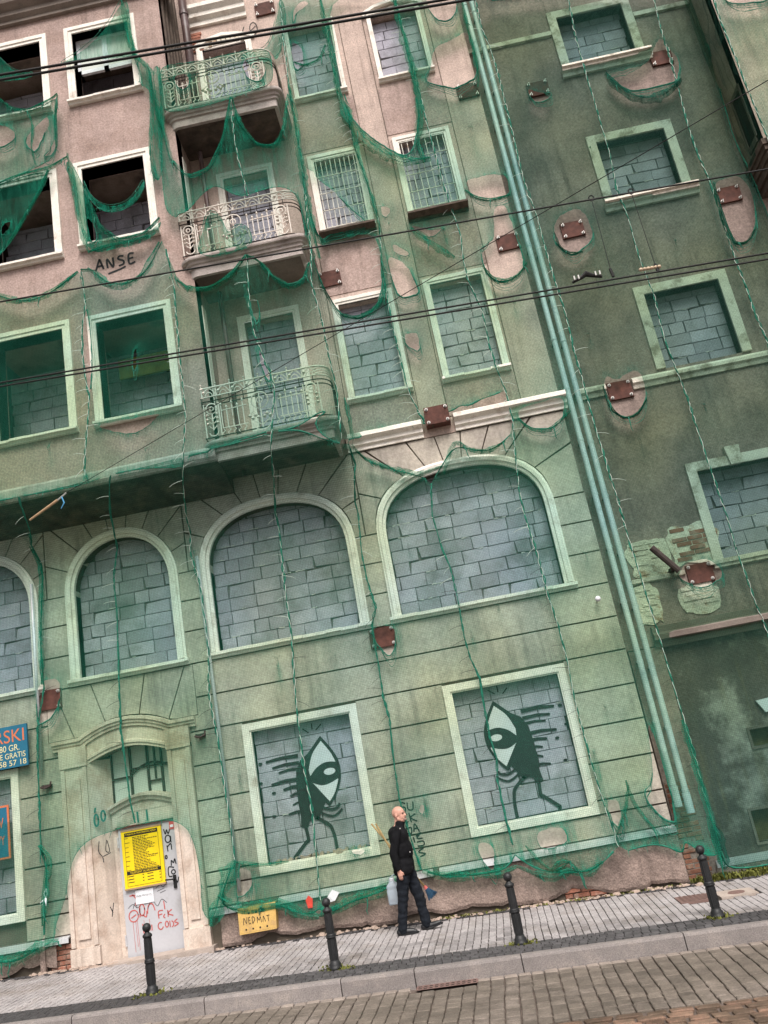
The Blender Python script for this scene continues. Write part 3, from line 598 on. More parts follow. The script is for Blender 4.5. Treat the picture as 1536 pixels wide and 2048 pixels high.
# ---- bay on the left, 0.9 m in front of the wall
BY = -.90
BAYW = [(-6.75-.6, -5.80, 15.9, 17.63), (-5.12, -3.93, 15.9, 17.63), (-7.0, -5.80, 12.48, 14.25), (-5.16, -3.93, 12.53, 14.27), (-7.05, -5.78, 8.90, 10.90), (-5.15, -3.88, 8.90, 10.87)]
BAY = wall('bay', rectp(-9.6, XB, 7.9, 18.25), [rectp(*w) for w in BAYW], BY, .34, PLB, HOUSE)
b = MB(); b.add([(XB, BY, 7.9), (XB, .02, 7.9), (XB, .02, 18.25), (XB, BY, 18.25)], [(0, 1, 2, 3)]); b.obj('bay_side_wall', PLB, BAY)
b = MB(); b.box(XB-.02, XB+.015, -.62, -.40, 8.3, 10.95); b.cut(); b.box(XB-.02, XB+.012, -.62, -.38, 11.9, 14.3); b.obj('side_jamb', TRIM, BAY)
for k in range(5): MB().prism([(XB+.02+k*.03, 16.2+rnd.uniform(-.2, .3)), (XB+.06+k*.03, 16.2), (XB+.06+k*.03, 19), (XB+.02+k*.03, 19)], BY+.1+k*.13, BY+.2+k*.13).obj('loose_board', WOOD, BAY)
b = MB()
for z in (7.95, 11.6, 15.0, 18.2): b.box(-9.5, XB-.02, BY+.34, 1.6, z-.12, z)
b.box(-9.6, XB-.02, 1.55, 1.6, 7.9, 18.2); b.box(-5.5, -5.44, BY+.34, 1.55, 7.9, 18.2); b.obj('dark_room', NIGHT, BAY)
for i, w in enumerate(BAYW):
    x0, x1, z0, z1 = w
    b = MB(); sweep(b, frame3(*w), [(0, .32), (0, -.03), (.06, -.03), (.07, -.05), (.15, -.05), (.15, .03)], BY); win = b.obj('window_surround', TRIM, BAY)
    rough_sill(x0-.17, x1+.17, z0, BY, TRIM, win, .1, .13, seed=30+i)
    rows = 8 if i < 4 else 9
    mb_ = MB(); mb_.box(x0-.3, x1+.3, BY+1.14, BY+1.20, z0-.35, z0+.232*rows-.25); bw_ = mb_.obj('inner_block_wall', MORTAR, win)
    infill(bw_, HOUSE, x0-.3, x1+.3, z0-.3, z0+.232*rows-.25, BY+1.10, single=False)
    MB().box(x0-.25, x1+.25, BY+.36, 1.5, z1+.02, z1+.1).obj('room_ceiling', CEIL, win)
# white casement in the top window
b = MB(); x0, x1, z0, z1 = BAYW[1]; zz = 16.75
for p in ((x0, x1, zz, zz+.09), (x0, x1, z1-.07, z1), (x0, x0+.07, zz, z1), (x1-.07, x1, zz, z1), ((x0+x1)/2-.05, (x0+x1)/2+.05, zz, z1)): b.box(p[0], p[1], BY+.18+.002*p[2]%.003, BY+.24, p[2], p[3])
cs = b.obj('casement', PAPER, BAY); MB().box(x0+.05, x1-.05, BY+.205, BY+.21, zz+.05, z1-.05).obj('pane', GLASS, cs)
MB().box(-5.1, -3.95, BY+.8, BY+.86, 10.1, 10.5).obj('yellow_lintel', mat('olive_lintel', (.20, .21, .05), .9), BAY)
# slab and corbel under the bay, top cornice with balusters
b = MB(); b.extx([(BY+.1, 8.02), (BY-.09, 7.98), (BY-.12, 7.93), (BY-.12, 7.80), (BY-.09, 7.74), (BY-.06, 7.72), (BY+.1, 7.70), (BY+.1, 7.75)], -9.6, XB); b.obj('bay_corbel', BAL, BAY)
b = MB(); b.extx([(BY-.05, 7.715), (BY-.05, 7.76), (.04, 7.76), (.04, 7.42), (-.2, 7.5), (-.5, 7.64)], -9.6, XB+.01); b.obj('bay_soffit', SOFFD, BAY)  # dark colour here deepens the shade under the bay
b = MB(); b.extx([(BY+.2, 18.2), (BY-.08, 18.2), (BY-.08, 18.27), (BY-.16, 18.33), (BY-.16, 18.43), (BY-.3, 18.52), (BY-.34, 18.62), (BY-.34, 18.70), (BY+.2, 18.74)], -9.6, XB+.25); b.obj('bay_cornice', SOFF, BAY)
for k in range(26): MB().lathe((-9.4+k*.17, BY-.2, 18.74), [(.035, 0), (.05, .05), (.022, .12), (.05, .3), (.02, .45), (.045, .5)], 8).obj('baluster', TRIM, BAY, True)
b = MB(); b.box(-9.6, -4.9, BY-.3, BY-.1, 19.24, 19.34); b.obj('parapet_rail', TRIM, BAY)
# graffiti on the bay
scrib('graffiti', [[(0, 0), (.1, .27), (.12, .27), (.2, 0)], [(.05, .1), (.18, .11)], [(.3, 0), (.3, .26), (.44, .0), (.45, .27)], [(.72, .25), (.62, .27), (.58, .2), (.7, .12), (.7, .03), (.58, .0)], [(.98, .27), (.85, .26), (.85, .0), (1.0, .02)], [(.85, .14), (.96, .15)], [(.3, -.16), (.6, -.1), (.75, -.05)]], -5.06, 11.96, .76, .038, BY-.006, SPRAY, BAY)
# ---- balconies
def balcony(zt, sof, label, rail_white):
    x0, x1, yf = -3.42, -1.10, -1.06; R = .34
    BB = thing('x', '', '') if False else None
    pts = []
    def outline(o):
        p = [(x0-.0-o*.4, BY-.0), (x0-o, yf+.26)]
        p += [(x0+.26-(.26+o)*math.cos(a), yf+.26-(.26+o)*math.sin(a)) for a in [i*math.pi/12 for i in range(1, 6)]]
        p += [(x0+.26, yf-o), (x1-.14, yf-o)]
        p += [(x1-.14+(.14+o)*math.sin(a), yf+.14-(.14+o)*math.cos(a)) for a in [i*math.pi/8 for i in range(1, 4)]]
        p += [(x1+o, yf+.14), (x1+o, .03)]
        return p
    prof = [(-.16, zt-.34), (-.10, zt-.335), (-.09, zt-.19), (-.06, zt-.18), (-.05, zt-.135), (-.02, zt-.12), (-.01, zt-.075), (.04, zt-.06), (.05, zt-.035), (.05, zt)]
    b = MB(); rows = [[(x, y, z) for x, y in outline(o)] for o, z in prof]; n = len(rows[0])
    b.add([q for r_ in rows for q in r_], [(i*n+k, i*n+k+1, (i+1)*n+k+1, (i+1)*n+k) for i in range(len(prof)-1) for k in range(n-1)])
    slab = b.obj('balcony', BAL, HOUSE); slab['label'] = label
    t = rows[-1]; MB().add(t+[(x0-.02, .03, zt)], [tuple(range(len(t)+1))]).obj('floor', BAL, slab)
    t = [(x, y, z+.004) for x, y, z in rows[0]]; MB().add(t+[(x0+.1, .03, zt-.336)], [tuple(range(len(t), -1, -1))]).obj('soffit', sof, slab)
    # iron railing: path along the front, rounded right end back to the wall
    yr = yf+.02; pth = [(x0+.05, BY-.02), (x0+.05, yr)]+[(x1-.30, yr)]+[(x1-.30+.28*math.sin(a), yr+.28-.28*math.cos(a)) for a in [i*math.pi/12 for i in range(1, 6)]]+[(x1-.02, yr+.28), (x1-.02, -.02)]
    def path(o=0): return [(x, y-o) for x, y in pth]
    H = 1.0; ra = MB()
    for z, r_ in ((zt+H, .017), (zt+H-.17, .013)):
        ra.tube([(x, y, z) for x, y in pth], r_, 5)
    ra.obj('top_rail', IRONW, slab)
    rb = MB()
    for z, r_ in ((zt+H-.25, .012), (zt+H-.33, .012), (zt+.07, .013)): rb.tube([(x, y, z) for x, y in pth], r_, 4)
    n_ = 8
    for k in range(n_): yy = yr+.30+(.0-yr-.32)*k/(n_-1); rb.tube([(x1-.02, yy, zt+.07), (x1-.02, yy, zt+H-.17)], .010, 4)
    for z in (.3, .5, .66): rb.tube([(x1-.02, yr+.28, zt+z), (x1-.02, -.02, zt+z)], .009, 4)
    for k in range(9): xx = x0+.05+(x1-.3-x0-.05)*k/8; rb.tube([(xx, yr, zt+H-.17), (xx, yr, zt+H-.33)], .010, 4)
    rb.obj('lower_rail', IRONB, slab)
    ar = MB(); m_ = 8; L0, L1 = x0+.07, x1-.22
    for k in range(m_):
        a, c = L0+(L1-L0)*k/m_, L0+(L1-L0)*(k+1)/m_
        ar.tube([(a+(c-a)*t/8, yr, zt+H-.16+.15*math.sin(math.pi*t/8)) for t in range(9)], .012, 4, False)
        ar.tube([((a+c)/2+.06*math.cos(t*math.pi/5), yr-.005, zt+H-.155+.07*math.sin(t*math.pi/5)) for t in range(6)], .009, 4, False)
        ar.tube([(a, yr, zt+H-.16), (a, yr, zt+H+.06)], [.012, .009], 4); ar.lathe((a, yr, zt+H+.05), [(.002, 0), (.02, .02), (.002, .045)], 6)
        ar.lathe((a+.04, yr-.01, zt+H-.09), [(.004, -.035), (.032, 0), (.004, .04)], 6)
    for t in range(3):
        aa = [i*math.pi/10 for i in range(6)]; ar.tube([(x1-.30+.28*math.sin(q), yr+.28-.28*math.cos(q), zt+H-.16+.05*t+.05*math.sin(q*2)) for q in aa], .010, 4, False)
    ar.obj('arcade_band', IRONW, slab)
    ba = MB()
    for k in range(22):
        xx = L0+.02+(L1-L0-.04)*k/21; t = k/21
        panel = t < .14 or .36 < t < .60 or t > .88
        if panel: continue
        tall = .62 if k % 2 else .55; ba.cut()
        ba.tube([(xx, yr, zt+.2), (xx, yr, zt+tall)], .011, 4)
        ba.lathe((xx, yr, zt+tall), [(.008, 0), (.026, .03), (.003, .075)], 6)
        ba.tube([(xx, yr, zt+.2), (xx+.03, yr, zt+.15), (xx-.02, yr, zt+.11), (xx, yr, zt+.07)], .010, 4)
    for a, c in ((L0+.3, L0+.75), (L0+1.3, L0+1.85)): ba.cut(); ba.tube([(a, yr-.006, zt+.53), (c, yr-.006, zt+.55)], .010, 4); ba.tube([(a, yr-.006, zt+.2), (c, yr-.006, zt+.2)], .010, 4)
    ba.obj('baluster', IRONW, slab)
    sc = MB()
    def ringo(cx, cz, r_, rr=.011, t0=0, t1=6.28): sc.tube([(cx+r_*math.cos(t0+(t1-t0)*i/14), yr-.004, cz+r_*math.sin(t0+(t1-t0)*i/14)) for i in range(15)], rr, 4, False)
    for cx in (L0+.14, L1-.14):
        sc.cut()
        sc.tube([(cx-.13, yr, zt+.07), (cx-.13, yr, zt+.7)], .014, 4); sc.tube([(cx+.13, yr, zt+.07), (cx+.13, yr, zt+.7)], .014, 4); sc.tube([(cx, yr, zt+.2), (cx, yr, zt+.52)], .013, 4)
        ringo(cx, zt+.60, .095, .014); ringo(cx, zt+.60, .035, .012); ringo(cx, zt+.17, .08, .012, 3.3, 6.2)
        for s_ in (-1, 1):
            for q in range(3): sc.tube([(cx, yr, zt+.22+q*.09), (cx+s_*.05, yr, zt+.26+q*.09), (cx+s_*.085, yr, zt+.32+q*.08)], .010, 4); sc.lathe((cx+s_*.085, yr-.01, zt+.32+q*.08), [(.004, -.03), (.034, 0), (.004, .035)], 6)
    sc.cut(); cx = (L0+L1)/2-.03; ringo(cx, zt+.58, .15, .013); ringo(cx, zt+.58, .05, .012); ringo(cx, zt+.20, .17, .012, 3.2, 6.2); sc.tube([(cx, yr, zt+.07), (cx, yr, zt+.73)], .014, 4)
    for s_ in (-1, 1):
        sc.tube([(cx, yr, zt+.12), (cx+s_*.12, yr, zt+.2), (cx+s_*.2, yr, zt+.34), (cx+s_*.12, yr, zt+.4)], .011, 4)
        for q in range(4): sc.lathe((cx+s_*(.05+.05*q), yr-.01, zt+.26+.05*(q % 2)), [(.004, -.035), (.036, 0), (.004, .04)], 6)
    sc.obj('scroll_panel', IRONW, slab)
    return slab
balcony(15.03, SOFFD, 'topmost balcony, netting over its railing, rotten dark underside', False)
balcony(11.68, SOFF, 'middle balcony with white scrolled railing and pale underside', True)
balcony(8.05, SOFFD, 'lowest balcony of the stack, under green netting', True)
# things fixed behind: rain pipe in the corner
o = MB(); o.tube([(-2.95, -.30, 7.6), (-2.95, -.30, 14.6)], .045, 8); o.obj('corner_conduit', PIPEB, HOUSE)
# ================================================================== set-back neighbour (y = 0.25)
RY = .25; RX0, RX1 = XC+.02, 12
RWIN = [(4.74, 6.10, 15.08, 16.40), (4.78, 6.12, 11.80, 13.20), (4.80, 6.18, 8.22, 9.74), (4.78, 6.15, 4.60, 6.20), ]
wall('wall', rectp(RX0, RX1, 3.42, 19), [rectp(*w) for w in RWIN], RY, .5, PLR, NEXT)
for i, w in enumerate(RWIN):
    x0, x1, z0, z1 = w
    b = MB(); b.box(x0-.05, x1+.05, RY+.25, RY+.31, z0-.05, z1+.05); win = b.obj('window', MORTAR, NEXT)
    infill(win, NEXT, x0, x1, z0, z1, RY+.215, bw=.50, bh=.235)
    fb = MB(); sweep(fb, frame3(*w), [(0, .22), (0, -.05), (.17, -.05), (.17, .03)], RY); fb.obj('frame', TRIMR, win)
    r = random.Random(i); b = MB(); z = z0+.02
    if i < 2:                                          # crumbling sill of moulded stone
        b.extx([(RY+.05, z), (RY-.17, z-.01), (RY-.18, z-.06), (RY-.13, z-.08), (RY-.13, z-.12), (RY-.08, z-.15), (RY-.06, z-.22), (RY+.05, z-.22)], x0-.2, x1+.26)
    elif i == 3: b.extx([(RY+.05, z), (RY-.08, z), (RY-.08, z-.07), (RY+.05, z-.07)], x0-.25, x1+.2)
    if b.v: b.obj('sill', TRIMR, win)
    if i == 3: MB().prism([(5.36, 6.19), (5.54, 6.19), (5.58, 6.52), (5.32, 6.52)], RY-.10, RY).obj('keystone', TRIMR, win)
b = MB(); b.extx([(RY+.02, 8.14), (RY-.06, 8.14), (RY-.10, 8.09), (RY-.10, 8.03), (RY-.06, 8.0), (RY-.04, 7.93), (RY+.02, 7.93)], RX0+.3, 3.66); b.cut(); b.extx([(RY+.02, 8.14), (RY-.06, 8.14), (RY-.10, 8.09), (RY-.10, 8.03), (RY-.06, 8.0), (RY-.04, 7.93), (RY+.02, 7.93)], 4.14, RX1)
b.obj('string_course', TRIMR, NEXT)
b = MB(); b.extx([(RY+.02, 16.12), (RY-.05, 16.10), (RY-.05, 16.0), (RY+.02, 15.98)], RX0, 4.56); b.cut(); b.extx([(RY+.02, 16.12), (RY-.05, 16.10), (RY-.05, 16.0), (RY+.02, 15.98)], 6.28, RX1); b.cut(); b.extx([(RY+.02, 4.57), (RY-.05, 4.55), (RY-.05, 4.49), (RY+.02, 4.47)], RX0+.3, 4.1); b.cut(); b.extx([(RY+.02, 4.57), (RY-.05, 4.55), (RY-.05, 4.49), (RY+.02, 4.47)], 4.6, RX1); b.obj('string_course', TRIMR, NEXT)
b = MB(); b.extx([(RY+.05, 3.74), (RY-.10, 3.72), (RY-.10, 3.62), (RY-.16, 3.58), (RY-.16, 3.50), (RY-.06, 3.46), (RY-.05, 3.38), (RY+.05, 3.38)], 3.3, RX1); b.obj('shopfront_cornice', SOFF, NEXT)
wall('shopfront_wall', rectp(RX0, RX1, -.9, 3.42), [rectp(4.4, 6, 1.60, 1.86), rectp(4.06, 4.6, .22, .68)], RY+.06, .4, DARKW, NEXT)
b = MB(); b.box(RX0+.05, 3.40, RY-.02, RY+.05, -.9, 3.4); b.obj('corner_pier', PLR, NEXT)
b = MB(); sweep(b, rectp(4.4, 6, 1.60, 1.86)[::-1], [(0, .1), (0, -.02), (.04, -.02), (.04, .02)], RY+.06, True); b.cut(); sweep(b, rectp(4.06, 4.6, .22, .68)[::-1], [(0, .1), (0, -.02), (.04, -.02), (.04, .02)], RY+.06, True); b.obj('hatch_frame', SOFF, NEXT)
MB().box(4.0, 6.2, RY+.2, RY+.25, .1, 1.9).obj('hatch_panel', mat('hatch_wood', (.10, .075, .03), .8, .4, 8), NEXT)
b = MB(); b.prism([(4.62, 2.28), (4.95, 2.30), (4.95, 2.1), (4.72, 2.08)], RY-.0, RY+.05); b.obj('white_notice', PAPER, NEXT)
b = MB(); b.box(3.32, RX1, RY-.06, RY+.05, -.02, .08); b.obj('flashing', STRIPM, NEXT)
b = MB(); b.box(3.3, RX1, RY-.05, RY+.1, -.9, -.02); b.obj('plinth', PLINTH, NEXT)
b = MB(); r = random.Random(5)
for (cx, cz, w, h, s_) in ((3.6, 4.88, .36, .34, 1), (4.38, 4.98, .42, .34, 2), (3.38, 4.12, .2, .36, 3), (4.22, 4.06, .34, .24, 4)):
    p = [(cx+w*(1+.28*noise.noise((math.cos(t)*2, math.sin(t)*2, s_)))*math.copysign(abs(math.cos(t))**.6, math.cos(t)), cz+h*(1+.3*noise.noise((math.cos(t)*2.5, math.sin(t)*2.5, s_+7)))*math.copysign(abs(math.sin(t))**.6, math.sin(t))) for t in [k*2*math.pi/36 for k in range(36)]]
    MB().prism(p, RY-.016, RY+.01).obj('bare_patch', PATCH, NEXT)
    bb = MB()
    for q in range(int(h*2/.085)):
        z = cz-h*.8+q*.085
        for x in np.arange(cx-w*.8+(.06 if q % 2 else 0), cx+w*.75, .26):
            if r.random() < .72 and inside((x+.12, z+.03), p) and inside((x, z+.03), p) and inside((x+.24, z+.03), p): bb.box(x, x+.245, RY-.022-r.uniform(0, .012), RY, z, z+.066)
    if bb.v: tag(bb.obj('exposed_brick', BRICK if s_ == 2 else PATCH, NEXT), kind='stuff')
# corner rubble strip between the houses
bricks(NEXT, 2.86, 3.25, -.2, 1.3, RY-.03, keep=.75, seed=12)
# oriel at the far right
OX, OY = 7.42, -.60
side = wall('oriel', rectp(OX, 12, 11.8, 19), [], OY, .2, PL, NEXT)
b = MB(); b.add([(OX, RY, 11.8), (OX, OY, 11.8), (OX, OY, 19), (OX, RY, 19)], [(0, 1, 2, 3)]); b.obj('oriel_side', PL, side)
b = MB(); b.box(OX-.03, OX+.02, -.42, -.02, 12.0, 12.12); b.box(OX-.02, OX+.02, -.46, -.40, 12.1, 13.2); b.box(OX-.02, OX+.02, -.04, .02, 12.1, 13.2); b.box(OX-.02, OX+.02, -.46, .02, 13.2, 13.3); b.obj('side_window_frame', SOFF, side)
b = MB(); b.box(OX-.005, OX+.02, -.40, -.04, 12.12, 13.2); b.obj('side_window_pane', NIGHT, side)
b = MB()
for k, (o_, z0, z1) in enumerate(((.10, 11.72, 11.84), (.07, 11.62, 11.72), (.04, 11.5, 11.62), (.01, 11.34, 11.5), (-.04, 11.2, 11.34))): b.box(OX-o_, 12, OY-o_, RY, z0, z1-.006)
b.obj('oriel_foot', WOOD, side)
b = MB(); n = 14
for i in range(n+1):
    for j in range(5): z = 11.75+7*i/n; y = RY-.02-(RY-OY+.1)*j/4; b.v.append((OX-.07-.03*noise.noise((y*3, z*1.2, 2))-.04*math.sin(math.pi*j/4), y, z))
b.f = [(i*5+j, i*5+j+1, (i+1)*5+j+1, (i+1)*5+j) for i in range(n) for j in range(4)]
ORIEL_NET = b
# what is left of the blocks (too many to keep apart) stays real geometry in one piece per house
for hs_, nm in ((HOUSE, HOUSE.name), (NEXT, NEXT.name)):
    if nm in REST: tag(REST[nm].obj('block', BLOCK, hs_), kind='stuff')
MB().add([(-9.6, .5, 20.2), (XC, .5, 20.2), (XC, 6, 20.2), (-9.6, 6, 20.2), (-9.6, 6, -1), (XC, 6, -1), (12, 6, -1), (12, 6, 19), (XC, .7, 19), (12, .7, 19), (XC, 6, 19)], [(0, 1, 2, 3), (3, 2, 5, 4), (5, 2, 7, 6), (8, 9, 7, 10)]).obj('rear_shell', NIGHT, HOUSE)
